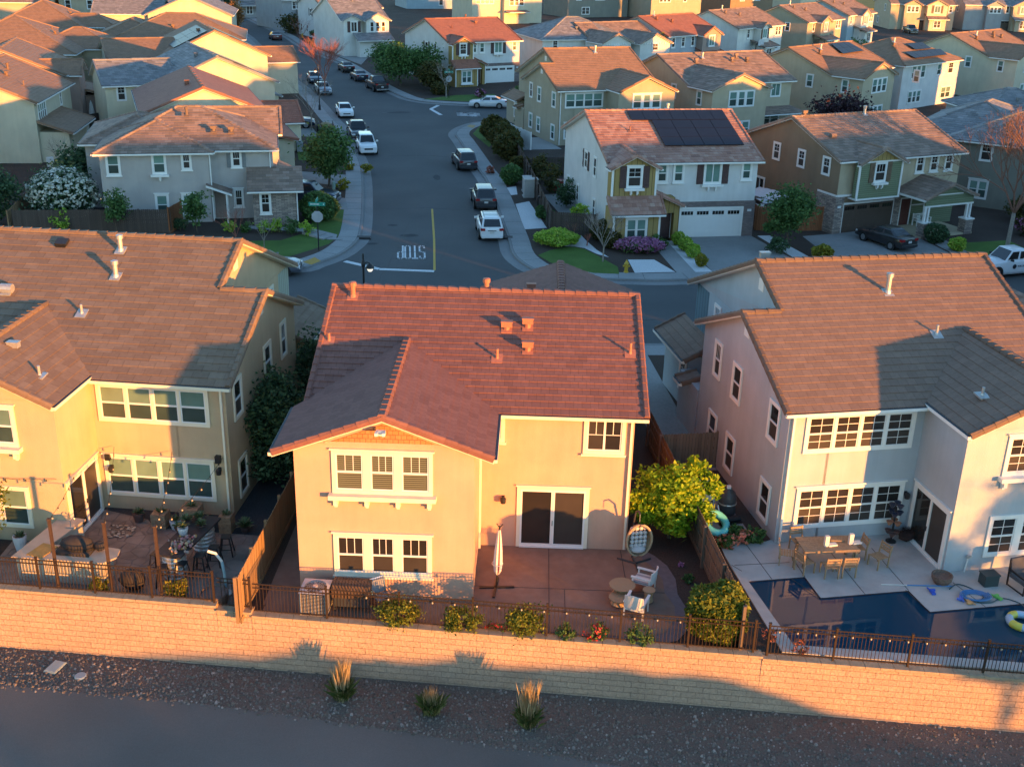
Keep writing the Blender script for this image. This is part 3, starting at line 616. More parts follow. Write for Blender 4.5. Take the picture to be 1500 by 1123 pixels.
def rear_house(F, label, wall, roof, mirror=False, eb=1.6, wx=5.75, xc=9.0, xr=11.7, st='grid2', trim=WHITE, detail=True, side='W', front=None, tile=0.36, roofvents=(), end=None):
    h = House('house', *F, label=label, wall=wall, roof=roof, trim=trim, mirror=mirror, walls=front or [wall, wall], tile=tile, far=not detail)
    sl = 0.42; ze = 5.818
    h.box(0.35, 0.4, eb+0.5, 9.8, 0, 5.8)
    h.gable_x(0.35, eb+0.5, 0.4, 9.8, ze, sl, rx0=0.0, rx1=eb, xn0=0.0, o=0.4, ends='W', parts='S', rakes='W', box=False)
    ym, zr = 5.1, 5.65+sl*5.1
    h.plane([(eb+0.42, 10.2, 5.65), (0.0, 10.2, 5.65), (0.0, ym, zr), (eb+0.42, ym, zr)]); h.cap((0.08, 10.2, 5.65), (0.08, ym, zr), 0.12); h.gut((eb+.42, 10.2, 5.65), (0, 10.2, 5.65))
    h.gable_x(eb+0.4, xr, 0.4, 15.6, ze, sl, rx0=eb, rx1=xr+0.35, o=0.4, rakes='E')
    h.cap((eb+0.08, ym, zr), (eb+0.08, 8.0, 5.65+sl*8), 0.12); h.cap((eb+0.08, 16.0, 5.65), (eb+0.08, 8.0, 5.65+sl*8), 0.12)
    h.box(eb+0.38, 13.9, eb+0.4, 15.6, 0, 5.7, 2); h.box(eb+0.385, 9.8, eb+0.4, 13.9, 0, 5.8, 1); h.tri([(eb+.385, 4.6, ze+sl*4.2-.1), (eb+.385, 15.6, ze-.03), (eb+.385, 8.0, 5.65+sl*8-.1)], 1)
    h.wing(xc, xc-wx, -2.5, 5.80, (7.23-5.80)/(xc-wx), 0, 5.65, sl, o=0.15)
    h.win('S', 0.4, 3.2, 3.93, 4.12, 1.33, 4, st, sill=0); h.win('S', 0.4, 3.2, 0.75, 4.15, 1.5, 4, st)
    c = xc
    h.win('S', -2.5, c, 4.05, 3.1, 1.35, 3 if not detail else 3, st, shelf=4); h.win('S', -2.5, c, 0.72, 3.3, 1.45, 3, st, sill=0)
    ss = 'teal' if st == 'teal' else 'grid'
    for v, z in ((1.67, 3.85), (5.6, 3.85)): h.win('W', 0.35, v, z, 0.78, 1.38, 1, 'sh' if detail else ss, sill=0)
    h.win('W', 0.35, 7.9, 4.0, 0.62, 1.4, 1, 'grid3', sill=0)
    for v, z in ((7.8, 0.75), (5.6, 0.65), (1.7, 0.5)): h.win('W', 0.35, v, z, 0.78, 1.4, 1, 'sh' if detail else ss, sill=0)
    h.win('W', eb+0.4, 12.6, 4.55, 0.6, 0.85, 1, 'grid3', sill=0)
    h.slider('W', wx, -1.1, 2.3, 2.32, 2); h.lamp('S', 0.4, 5.5 if wx > 5.6 else 5.1, 1.85)
    h.downspout(0.5, 0.3, 5.5)
    # louvred gable vents
    for v, z, pl in ((5.1, 6.75, 0.35), (8.0, 7.7, eb+0.4)):
        b = MB(); b.box(-0.26, -0.03, 0, 0.26, 0, 0.5)
        for i in range(6): b.box(-0.23, -0.05, 0.05+i*0.075, 0.23, -0.03, 0.09+i*0.075)
        h.part('gable_vent', b, trim, 'W', pl, v, z)
    # low roofed bay on the street side and its little awning
    x0 = 0.5-(0 if eb < 1.7 else 0.2); h.box(0.95, 13.1, eb+0.5, 16.7, 0, 2.75, 1)
    h.shed(0.5, 12.6, eb+0.42, 17.2, 2.8, 3.55, 'W')
    h.win('W', 0.95, 13.8, 0.9, 0.7, 1.4); h.shed(-0.1, 11.0, 0.9, 11.9, 2.35, 2.6, 'W'); h.box(0.36, 10.0, 0.9, 12.6, 0, 2.4)
    for a in roofvents: h.vent(*a)
    return h
h = rear_house(FR_, 'light grey house with clay tan roof behind the swimming pool', S_LGREY, T_R, front=[S_ICE, BLU], tile=0.37, xr=11.75)
h.vent(6.6, 5.92, 8.10, 'flue', GALV, 0.85, leanS=.42); h.vent(7.6, 3.5, 7.1, 'pipe', GALV, 0.42, leanS=.42); h.vent(10.7, 1.4, 6.5, 'hood', GALV, leanS=.1); h.vent(7.0, -1.0, 6.4, 'pipe', GALV, 0.35, leanS=.1); h.vent(2.5, 9.2, 8.6, 'tee', GALV)
h.finish()
h = rear_house(FL, 'khaki stucco house with mottled tan roof left of the peach house', S_KHAKI, T_L, mirror=True, eb=1.9, wx=5.6, xc=8.75, xr=12.6, st='teal', trim=CREAM, front=[S_KHAKI, GRNV], tile=0.40)
for u, v, z, kd, hh in ((-1.3, 6.97, 8.58, 'flue', .7), (-.91, 5.42, 7.93, 'flue', .7), (-1.48, 3.27, 7.02, 'pipe', .4), (-5.0, 4.2, 7.45, 'hood', .4)): h.vent(5.55-u, v, z, kd, GALV, hh, leanS=.42)
h.vent(8.0, -0.3, 6.7, 'tee', GALV, .35, leanS=.1); h.vent(6.6, -1.3, 6.2, 'pipe', GALV, .42, leanS=.1); h.vent(9.5, 7.2, 8.7, 'flat', BLACK, leanS=.42)
b = MB(); b.cbox((0, -0.03, 0), (0.42, 0.06, 0.6)); h.lamp('S', 0.4, .78, 2.05); b2 = MB(); b2.cbox((0, -.09, 0), (.2, .18, .3)); h.part('wall_speaker', b2, BLACK, 'S', .4, .8, 2.5); b3 = MB(); b3.cbox((0, -.09, 0), (.2, .18, .26)); h.part('wall_speaker', b3, BLACK, 'S', .4, 5.2, 2.3)
h.part('utility_panel', b, WHITE, 'S', 0.4, 6.0-.1, 0.6)
h.finish()
# ---- second row
def garage_house(F, label, wall, roof, accent, sh, far=False, solar=False, brick=BRICK, stdoor=None, mirror=False):
    h = House('house', *F, label=label, wall=wall, roof=roof, walls=[brick, accent], mirror=mirror, far=far); sl = .345; ze = 5.88
    h.gable_x(-5.5, 5.85, 0, 14.2, ze, sl, o=0.4)
    h.wing(-4.12, 1.62, -1.5, 5.75, 0.52, -0.4, 5.74, sl, o=0.3, z0=2.9, mi=2)
    h.box(-5.72, -2.46, -2.35, 0, 0, 2.6, 2); h.box(-2.35, -1.0, -1.75, 0, 0, 3.0, 2); h.box(-0.75, -1.0, -0.28, 0.0, 0, 2.9, 2); h.box(-1.75, -1.0, -0.75, 0, 2.15, 3.3, 2)
    h.shed(-6.05, -2.95, -2.05, -1.5, 2.55, 3.6, 'S'); h.shed(-2.75, -1.35, -0.1, -0.02, 2.75, 3.95, 'E')
    h.uvbox(-0.26, -0.07, 5.92, 0.05, 2.32, 2.72); h.uvbox(5.0, -0.071, 5.93, 0.6, 0, 2.32); h.uvbox(-0.27, -0.072, -0.1, 0.02, 0, 2.32)
    h.garage('S', 0, 2.45); h.door('S', -0.35, -1.25, SHUT, 0.9)
    st = 'teal' if far else 'grid'
    h.win('S', 0, -1.55, 4.3, .62, 1.2, 1, 'teal', sill=2); h.win('S', 0, -0.3, 4.3, .62, 1.2, 1, 'teal', sill=2); h.win('S', 0, 2.35, 4.15, 1.15, 1.4, 1, 'slteal', shelf=2, shut=sh); h.win('S', 0, 5.0, 4.4, .6, 1.15, 1, 'teal', sill=2)
    h.win('S', -1.5, -4.12, 4.3, .95, 1.35, 1, 'grid', shelf=2, shut=sh); h.win('S', -2.46, -4.05, .6, 1.4, 1.5, 2, 'teal', sill=2)
    h.TR.box(-5.0, -2.75, 0.30, -3.1, -2.46, 0.42)
    for x, y, z1 in ((-5.74, -2.48, 2.55), (-2.33, -2.48, 2.55), (-5.74, -1.52, 5.6), (-2.5, -1.52, 5.6), (-.28, -1.02, 2.8)): h.TR.box(x-.07, y-.02, 0.05 if z1 < 4 else 3.5, x+.07, y+.10, z1)
    h.win('W', -5.5, 7.0, 3.95, .8, 1.2, 1, 'sh', sill=0, shut=sh); h.win('W', -5.5, 4.25, 3.85, .7, 1.35, 1, 'sh', sill=0)
    for v in (12.4, 9.2, 4.0): h.win('W', -5.5, v, 0.8, .65, 1.25, 1, 'sh', sill=0)
    b = MB(); b.box(-.16, -.03, -.09, .16, 0, .09); h.part('house_number_plate', b, VINYL, 'S', -0.07, 5.5, 2.0)
    if solar: h.solar([(-0.95, 1.7, 6.46), (5.3, 1.7, 6.46), (5.3, 5.35, 7.72), (-0.95, 5.35, 7.72)], 4, 3); h.solar([(-2.5, 5.4, 7.73), (5.3, 5.4, 7.73), (5.3, 6.85, 8.23), (-2.5, 6.85, 8.23)], 7, 1)
    else: h.vent(1.5, 5.2, 7.65, 'tee', roof)
    h.vent(1.0, 7.4, 8.3, 'flue', GALV if not far else roof, .5); h.vent(-3.0, 4.0, 7.25, 'pipe', roof, .4)
    return h.finish()
garage_house((12.16, 83.28, 11.4), 'pale grey house with ochre gable bay, maroon shutters and a large dark solar array', S_PALE, T_GH, Y_BB, SHUT, solar=True)
def brown_house():
    h = House('house', 24.35, 85.6, 25, 'dark brown house with sage green bay above a brown garage door', S_BROWN, T_BR, walls=[STONE, GRN, S_BEIGE, Y_BB]); sl = .365; ze = 5.8
    h.gable_x(0, 12.0, 0, 12, ze, sl)
    h.box(0.05, -0.03, 12.02, 0.0, 2.9, 5.7, 3); h.box(6.4, -0.03, 12.02, 0, 0, 2.9, 2)
    h.wing(3.25, 2.05, -0.85, 5.6, 0.5, -0.4, 5.65, sl, o=0.3, z0=2.8, mi=2, gm=4); h.TR.box(1.2, -0.89, 5.5, 5.3, -0.85, 5.62); h.TR.box(1.12, -0.93, 2.68, 5.38, 0, 2.8)
    for x in (1.2, 5.3): h.TR.box(x-.08, -.9, 2.8, x+.08, -.8, 5.5)
    h.TR.box(0.0, -0.16, 2.88, 6.3, -0.03, 3.02); h.TR.box(-0.05, -.08, 2.88, 0.0, 2.2, 3.02)
    h.uvbox(-0.08, -0.13, 0.72, 0.9, 0, 2.88); h.uvbox(5.75, -0.13, 6.4, 0.3, 0, 2.88); h.uvbox(-0.081, .9, 0.0, 2.2, 0, 2.86)
    h.garage('S', -0.02, 3.25, 4.9, 2.2, BRDOOR)
    h.win('S', -.85, 3.2, 4.1, .9, 1.3, 1, 'grid3', shelf=2, shut=SHUTB)
    for c in (7.85, 9.3, 10.8): h.win('S', -0.03, c, 4.35, .62, 1.15, 1, 'grid', sill=2)
    for v in (7.8, 4.6, 1.55): h.win('W', 0, v, 4.35, .7, 1.2, 1, 'grid', sill=0)
    h.win('W', 0, 9.6, 1.2, 1.1, 1.2, 1, 'sl', sill=0)
    # gabled porch
    h.plane([(5.5, 0.0, 3.0), (5.5, -3.6, 3.0), (8.2, -3.6, 4.05), (8.2, 0, 4.05)]); h.plane([(10.9, -3.6, 3.0), (10.9, 0, 3.0), (8.2, 0, 4.05), (8.2, -3.6, 4.05)])
    for a, b in (((5.5, -3.55, 3.0), (8.2, -3.55, 4.05)), ((10.9, -3.55, 3.0), (8.2, -3.55, 4.05)), ((8.2, -3.6, 4.05), (8.2, 0, 4.05))): h.cap(a, b, .13)
    h.W.face([(5.8, -3.3, 2.9), (10.6, -3.3, 2.9), (8.2, -3.3, 3.8)], 2, [(0, 0)]*3); h.W.box(5.8, -3.38, 2.45, 10.6, -3.25, 2.95, 2); h.TR.box(5.75, -3.42, 2.35, 10.65, -3.2, 2.47); h.TR.box(6.9, -3.36, 3.2, 9.5, -3.3, 3.28)
    for x in (6.05, 10.3):
        h.uvbox(x-.38, -3.65, x+.38, -2.95, 0, 1.15); h.TR.box(x-.44, -3.72, 1.15, x+.44, -2.88, 1.24)
        for d in (-.16, .16): h.TR.box(x+d-.08, -3.4, 1.24, x+d+.08, -3.22, 2.4)
    h.door('S', -0.06, 6.95, REDDOOR, 0.95, 2.1); h.TR.box(8.9, -.1, .15, 9.05, -.03, 2.5)
    b = MB(); b.cbox((0, -.06, 0), (1.2, .1, .1)); h.part('wall_shelf', b, WHITE, 'S', -.03, 8.2, 1.7)
    b = MB(); b.box(-.16, -.03, -.09, .16, 0, .09); h.part('house_number_plate', b, VINYL, 'S', -0.13, .3, 2.1)
    h.box(5.6, -3.6, 10.8, 0, -.1, 0.14, 3)
    h.vent(6.76, 5.78, 7.88, 'flue', GALV, .7); h.vent(1.32, 2.8, 6.81, 'hood', T_BR); h.vent(0.9, 6.0, 8.0, 'tee', T_BR)
    h.finish()
    s = empty('porch_bench', (*W2((24.35, 85.6, 25), 8.3, -0.7), 0.16), rad(25), 'white slatted bench with pale cushions on the porch of the brown house', 'bench')
    b = MB()
    for x in (-.68, .68):
        for y in (-.25, .25): b.box(x-.04, y-.04, 0, x+.04, y+.04, 0.62 if y < 0 else 0.95)
        b.box(x-.05, -.3, .6, x+.05, .3, .66)
    for i in range(5): b.box(-.68, -.27+i*.11, .38, .68, -.18+i*.11, .42)
    for i in range(4): b.box(-.68, .23, .5+i*.11, .68, .27, .58+i*.11)
    b.build('frame', WHITE, s)
    for x in (-.33, .33):
        c = MB(); c.ico((x, 0.08, .62), .27, 2, .02, (1, .45, .9)); c.build('cushion', mat('pale_cushion', (.5, .54, .5), .9, .05), s, True)
brown_house()
def corner_house():
    h = House('house', -31.02, 82.21, 12, 'taupe house with hipped roof and ledge stone bay on the street corner', S_TAUPE, T_BR, walls=[STONE]); sl = .42
    h.hip(0.5, 1.4, 12.9, 12, 5.48, sl); h.hip(.45, .5, 8.2, 8.6, 5.49, .40); h.hip(-1.3, 6, 6, 15, 5.2, .38)
    h.gable_x(8.0, 13.4, 8.0, 14.0, 5.5, .5, ends='E', rakes='E', rx0=7.0)
    h.uvbox(11.3, -1.0, 14.6, 5.5, 0, 2.72); h.plane([(10.9, -1.45, 2.7), (15.05, -1.45, 2.7), (15.05, 1.45, 3.95), (10.9, 1.45, 3.95)]); h.gut((10.9, -1.45, 2.7), (15.05, -1.45, 2.7)); h.plane([(15.05, 5.8, 2.7), (13.2, 5.8, 3.4), (13.2, 1.5, 3.9), (15.05, 1.4, 2.7)][::1])
    h.win('S', .5, 1.38, 3.78, .78, 1.35, 1, 'teal', sill=2); h.win('S', .5, 4.63, 3.82, .8, 1.35, 1, 'teal', shelf=1); h.win('S', .5, 6.6, 4.1, .5, 1.05, 1, 'grid3', sill=2)
    for c, wv in ((1.4, .7), (4.6, .75), (6.5, .7)): h.win('S', .5, c, .7, wv, 1.4, 1, 'teal', sill=2)
    h.win('S', 1.4, 10.2, 4.05, .55, 1.1, 1, 'grid3', sill=2, shut=SHUTG); h.win('S', 1.4, 10.2, 1.0, .5, 1.2, 1, 'grid3', sill=2); h.win('S', -1.0, 12.2, 1.0, .6, 1.4, 1, 'grid', sill=2)
    h.door('S', 1.4, 8.85, TANDOOR, 0.9, 2.0, 0.1)
    h.plane([(9.75, -0.2, 2.25), (9.75, 1.4, 2.25), (7.9, 1.4, 2.95), (7.9, -0.2, 2.95)]); h.TR.box(9.3, -.1, 0, 9.42, .02, 2.3)
    h.downspout(8.3, .42, 5.4); h.downspout(12.7, 1.3, 5.4); h.downspout(14.55, -1.08, 2.6)
    h.vent(6.6, 4.7, 7.35, 'flue', T_BR, .6); h.vent(8.6, 3.0, 6.4, 'tee', T_BR, .35); h.vent(9.9, 2.9, 6.35, 'tee', T_BR, .35)
    h.finish()
corner_house()
h = rear_house((3.91, 118.77, 22), 'olive beige house behind the dark hedge, its upper gable wall sunlit', S_OLIVE, T_OR, st='teal', detail=False); h.vent(7.36, 7.0, 8.6, 'flue', GALV, .7); h.finish()
def rear_b(F, label, wall, roof, solar=False, patio=False, hips=False, sl=.40):
    h = House('house', *F, label=label, wall=wall, roof=roof, far=True); ze = 5.81
    if hips: h.hip(-14.6, .4, -.35, 12.6, ze, sl)
    else: h.gable_x(-14.6, -.35, .4, 12.6, ze, sl)
    if not hips: h.wing(-11.0, 3.65, -3.9, 5.82, .40, 0, 5.65, sl, o=.4)
    h.win('S', -3.9 if not hips else .4, -10.8, 3.9, 3.2, 1.5, 3, 'teal', sill=0); h.win('S', .4, -2.6, 4.0, 1.2, 1.35, 1, 'slteal' if not hips else 'grid', sill=0)
    h.win('S', .4, -5.6, 4.0, .9, 1.3, 1, 'teal', sill=0); h.win('S', .4, -3, .8, 2.4, 1.4, 2, 'teal', sill=0); h.win('S', -3.9 if not hips else .4, -11, .8, 3.0, 1.4, 3, 'teal', sill=0)
    h.win('W', -14.6, 3.2, 4.0, .75, 1.35, 1, 'teal', sill=0); h.win('W', -14.65, -1.6, 3.9, .7, 1.35, 1, 'teal', sill=0)
    if solar and not hips: h.solar([(-6.97, 3.62, 7.2), (-1.53, 3.8, 7.25), (-1.9, 6.0, 8.15), (-6.1, 6.0, 8.15)], 3, 2)
    if hips: h.solar([(-11, 1.1, 6.2), (-2.8, 1.1, 6.2), (-2.2, 2.6, 6.8), (-11.2, 2.6, 6.8)], 5, 1); h.solar([(-8, 2.9, 6.92), (-4, 2.9, 6.92), (-4, 4.4, 7.55), (-8, 4.4, 7.55)], 3, 1)
    if patio:
        h.shed(-7.0, -2.6, -.3, .4, 2.5, 2.85, 'S', False)
        for x in (-6.6, -.7): h.TR.box(x-.08, -2.4, 0, x+.08, -2.24, 2.5)
    h.vent(-9.6, 5.2, 7.85, 'flue', GALV, .6); h.vent(-11, 4.4, 7.5, 'tee', roof)
    if not solar: h.vent(-5, 5, 7.8, 'tee', roof); h.vent(-4, 4.2, 7.45, 'tee', roof); h.vent(-6, 4.4, 7.5, 'tee', roof)
    return h.finish()
rear_b((31.45, 132.47, 28), 'beige house with sunlit back gable and covered patio behind the solar roof', S_BEIGE, T_BR, patio=True)
rear_b((47.48, 148.5, 45), 'beige house with two by three solar panels beside the purple leaved tree', S_BEIGE, T_OR, solar=True)
rear_b((60.2, 159.5, 42), 'pale grey house with hipped roof carrying two rows of solar panels', S_PALE, T_OR, solar=True, hips=True)
rear_b((76.3, 173.5, 42), 'cream house with brown roof and four round vents near the right edge', S_CREAM, T_OR)
def hip_house(F, label, wall, roof, wx, wy, ze=5.65, sl=.42, wins=(), wing=None, solar=None):
    h = House('house', *F, label=label, wall=wall, roof=roof, far=True)
    h.hip(0, 0, wx, wy, ze, sl)
    if wing: h.hip(*wing, ze-.01, sl)
    for a in wins: h.win(*a)
    if solar: h.solar(*solar)
    h.vent(wx*.45, wy*.2, ze+sl*wy*.2, 'tee', roof); h.vent(wx*.6, wy*.25, ze+sl*wy*.25, 'pipe', roof)
    return h.finish()
hip_house((36.8, 97.9, -32.5), 'house with broad slate grey hipped roof behind the bare street tree', S_DKG, T_GR, 13, 12, wins=(('S', 0, 3.2, 4.0, .8, 1.4), ('S', 0, 9.0, 4.0, 1.0, 1.4, 1, 'grid', None, 1, 0, SHUT), ('S', 0, 3, .8, 1.4, 1.4, 2, 'teal')), wing=(-4, 3, 6, 15))
hip_house((45.5, 112.5, 8), 'grey roofed house with a steep little hip in front of the white solar house', S_GREY, T_GR, 9, 8, wins=(('S', 0, 4, 4, 1, 1.4),))
hip_house((53.0, 113.0, -20), 'grey roofed house with a dark solar panel at the right edge', S_DKG, T_GR, 12, 9, wins=(('S', 0, 4, 4, 1, 1.4),), solar=([(1.5, .6, 6.0), (8.0, .6, 6.0), (7.5, 2.2, 6.7), (2.0, 2.2, 6.7)], 4, 1))
hip_house((47.0, 96.5, -32), 'house with grey lower roof beyond the white pickup truck', S_BROWN, T_GR, 10, 10, wins=(('S', 0, 3, 4.1, 1.1, 1.4, 1, 'grid', None, 1, 0, SHUT),))
# ---- far right rows
garage_house((-5.2, 165.9, 31), 'pale grey house with ochre bay and red tiled roof beyond the parked white saloon', S_PALE, T_RD, Y_BB, SHUT, far=True)
def front_b(F, label, wall, roof, accent, sh, bay=(-4.2, 2.0), L=13.0, mi_bay=1, right=False, garage=None):
    """street front with one gabled bay"""
    h = House('house', *F, label=label, wall=wall, roof=roof, walls=[accent], far=True); sl = .40; ze = 5.8
    h.gable_x(-L, 0, .4, 12.4, ze, sl)
    c, hw = bay; h.wing(c, hw, -.9, 5.7, .5, 0, 5.65, sl, o=.3, mi=mi_bay)
    h.win('S', -.9, c, 3.95, 1.3, 1.45, 1, 'slteal', sill=2, shut=sh)
    xs = [x for x in (-11.6, -9.2, -6.8, -2.0, -1.0) if abs(x-c) > hw+.5]
    for x in xs: h.win('S', .4, x, 4.0, .7, 1.35, 1, 'grid', sill=2)
    if right: h.wing(-10.2, 1.9, -.6, 5.7, .5, 0, 5.65, sl, o=.3); h.win('S', -.6, -10.2, 4.0, 2.6, 1.2, 3, 'grid', sill=2)
    h.garage('S', .4, -8.2 if c > -5 else -3.5, m=garage or VINYL); h.shed(c-2.4, -2.6, c+2.6, .4, 2.6, 3.6, 'S'); h.box(c-1.9, -2.0, c+2.0, .4, 0, 2.6, mi_bay); h.win('S', -2.0, c, .7, 1.5, 1.5, 2, 'grid', sill=2)
    h.win('W', -L, 4.4, 3.9, .8, 1.35, 1, 'grid', sill=0); h.win('W', -L, 8.5, .9, .8, 1.3, 1, 'sh', sill=0); h.win('E', 0, 4, 4, .8, 1.3); 
    h.vent(-L*.75, 6.2, 8.2, 'flue', GALV, .7); h.vent(-L*.8, 5.0, 7.7, 'tee', roof); h.vent(-L*.6, 4.0, 7.3, 'tee', roof)
    return h.finish()
front_b((32.2, 190.2, 44), 'grey house with red roof and rose coloured shingle bay', S_LGREY, T_RD, S_PINK, SHUTG, bay=(-3.6, 2.3))
front_b((46.5, 209.5, 49), 'white and blue grey house with brown shutters and two small gables', S_WHT, T_BR, S_WHT, SHUTB, bay=(-8.3, 1.5), L=15)
front_b((61.4, 226.5, 50), 'olive grey house with brown roof in the third row on the right', S_OLIVE, T_BR, S_OLIVE, SHUTG, bay=(-9.2, 1.9), L=14)
front_b((73, 245.5, 52), 'blue sided house with a brightly sunlit white gable bay', S_BLUE, T_BR, S_WHT, SHUTG, bay=(-7.6, 2.0), L=13)
front_b((100.6, 277.0, 2), 'tan house with arched entry and a row of garage lights at the top right', S_BEIGE, T_BR, S_CREAM, SHUTB, bay=(-4.6, 2.3), L=15, right=True, garage=BRDOOR)
front_b((121, 281, 4), 'grey house with twin gabled bays in the top right corner', S_GREY, T_GR, S_BEIGE, SHUTG, bay=(-3.6, 2.4), L=17, right=True, garage=BRDOOR)
hip_house((3.2, 173.5, 20), 'white house with grey hipped roof and sunlit orange front gable', S_WHT, T_GR, 14, 12, wins=(('S', 0, 2, 4, .7, 1.3), ('S', 0, 9, 4, .9, 1.3)))
h = House('house', 12.6, 173.2, 32, 'small white gabled house front with rows of dentils beside the cypress', S_WHT, T_BR, far=True)
h.gable_x(-.5, 11, 3, 12, 5.6, .42); h.wing(1.0, 2.6, -1.2, 5.5, .45, 2.6, 5.4, .42, o=.3); h.wing(7.5, 2.8, -2.0, 5.3, .45, 2.6, 5.4, .42, o=.3); h.win('S', -2.0, 7.5, 4.2, 1.0, .9); h.win('S', -1.2, 1.0, 4.0, .9, .9)
for i in range(9): h.TR.box(5.4+i*.48, -2.1, 5.05, 5.6+i*.48, -2.0, 5.25); h.TR.box(-.9+i*.42, -1.3, 5.05, -.7+i*.42, -1.2, 5.25)
h.finish()
def simple_gable(F, label, wall, roof, x1, y1, ze=5.65, sl=.42, axis='x', wins=(), extra=None, solar=None, z=0, accent=None):
    h = House('house', *F, label=label, wall=wall, roof=roof, walls=[accent or wall], far=True, z=z)
    if axis == 'x': h.gable_x(0, x1, 0, y1, ze, sl)
    else: h.wing(x1/2, x1/2, 0, ze, sl, 0, 0, 1, back=y1); h.tri([(0, y1+.6, ze-.03), (x1, y1+.6, ze-.03), (x1/2, y1+.6, ze+sl*x1/2-.1)])
    for a in wins: h.win(*a)
    if extra: extra(h)
    for a in (solar or []): h.solar(*a)
    h.vent(x1*.4, y1*.3, ze+(sl*y1*.3 if axis == 'x' else sl*x1*.4), 'tee', roof)
    return h.finish()
simple_gable((-10.9, 262, 25), 'tan two storey house at the top centre with four upper windows', S_CREAM, T_BR, 17, 12, 6.2, wins=(('S', 0, 3.0, 4.2, 4.2, 1.3, 4, 'teal', None, 0), ('S', 0, 10.0, 4.2, 3.4, 1.6, 3, 'grid', None, 0), ('S', 0, 11, .8, 2.6, 1.6, 2, 'grid', None, 0)), extra=lambda h: (h.box(7.2, -1.2, 13.5, 0, 0, 6.1), h.shed(7.5, -3.5, 12.6, -1.2, 2.6, 2.9, 'S', False), h.win('S', -1.2, 10.2, 3.9, 3.4, 1.5, 3, 'grid', None, 0)))
simple_gable((-29, 300, 20), 'blue grey house at the top edge beyond the white gabled house', S_BLUE, T_GR, 16, 12, 6.0, wins=(('S', 0, 9, .9, 1.0, 1.5),))
simple_gable((11, 285, 28), 'dark grey house at the top edge with a band of sunlight on its wall', S_DKG, T_BR, 17, 12, 6.2, wins=(('S', 0, 3, 4, 1.2, 1.4), ('S', 0, 9, 4, 2.6, 1.4, 3, 'teal', None, 0), ('S', 0, 5, .8, 2, 1.5, 2, 'grid', None, 0)))
simple_gable((31, 286, 30), 'grey brown house at the top edge with a triple upper window', S_OLIVE, T_BR, 15, 12, 6.2, wins=(('S', 0, 4, 4, 3.2, 1.4, 3, 'grid', None, 0), ('S', 0, 10, 4, .9, 1.4)))
simple_gable((52, 298, 35), 'brown walled house at the top edge right of centre', S_BROWN, T_BR, 15, 12, 6.2, wins=(('S', 0, 4, 4, 1.4, 1.4), ('S', 0, 9, 4, 2.4, 1.4, 2, 'grid', None, 0)))
simple_gable((74, 318, 38), 'cream house with orange trim at the top edge, half hidden by roofs', S_CREAM, T_OR, 15, 12, 6.0, wins=(('S', 0, 4, 4, 1.4, 1.4),))
# ---- beyond the fork on the left side of the street
def white_house():
    h = House('house', -22.4, 198.5, 28, 'tall white house with grey roof and a large sunlit side gable', S_WHT, T_GR, walls=[Y_BB], far=True)
    h.gable_x(-8, 0, 0.5, 15, 5.9, .42, rakes='E'); h.wing(-2.2, 2.0, -1.0, 5.8, .5, 0, 5.7, .42, o=.3); h.wing(-6.5, 1.5, -.6, 5.8, .5, 0, 5.7, .42, o=.3)
    for c in (-3.2, -2.2, -1.2): h.win('S', -1.0, c, 3.9, .6, 1.5, 1, 'sh')
    h.win('S', -.6, -6.2, 3.9, 1.0, 1.5, 1, 'sl', shut=SHUT)
    for v, z in ((2.5, 4.1), (5.5, 4.1), (8.0, 4.0)): h.win('E', 0, v, z, .8, 1.2, 1, 'grid')
    h.win('E', 0, 8.2, .8, 1.1, 1.4); h.shed(-6.5, -3.4, -.2, -1.0, 2.7, 3.7, 'S'); h.box(-6, -2.6, -3.5, -.6, 0, 2.7); h.TR.box(-.5, -3.2, 0, -.35, -3.05, 2.7); h.door('S', -1.0, -1.8, VINYL)
    h.vent(-4, 6, 8.2, 'tee', T_GR); h.finish()
white_house()
garage_house((-31.5, 220.5, 30), 'pale grey house with ochre bay and two white cars on its driveway', S_PALE, T_BR, Y_BB, SHUT, far=True)
simple_gable((-47.5, 236, 38), 'grey house with a low stone faced front wing near the top of the street', S_GREY, T_GR, 11, 12, 5.9, wins=(('S', 0, 3, 4, 1.6, 1.4, 2, 'grid'), ('S', 0, 9, 4, .8, 1.3)), accent=STONE, extra=lambda h: (h.uvbox(3.5, -3.2, 9, 0, 0, 2.7), h.wing(4.5, 1.8, -4.2, 2.7, .6, 0, 0, 1, back=0, mi=0), h.shed(3, -3.7, 9.4, 0, 2.7, 3.9, 'S'), h.win('S', -4.2, 4.5, .6, 1.5, 1.6, 2, 'grid')))
simple_gable((-62, 262, 30), 'grey house with brown garage wall behind the white pickup at the top', S_GREY, T_GR, 12, 12, 5.9, wins=(('S', 0, 2, .8, 1.3, 1.6, 2, 'grid'), ('S', 0, 9, 4, 1.6, 1.4, 2, 'grid')), extra=lambda h: (h.shed(-.5, -2, 6, 0, 2.7, 3.6, 'S'), h.garage('S', 0, 8.5, m=BRDOOR)))
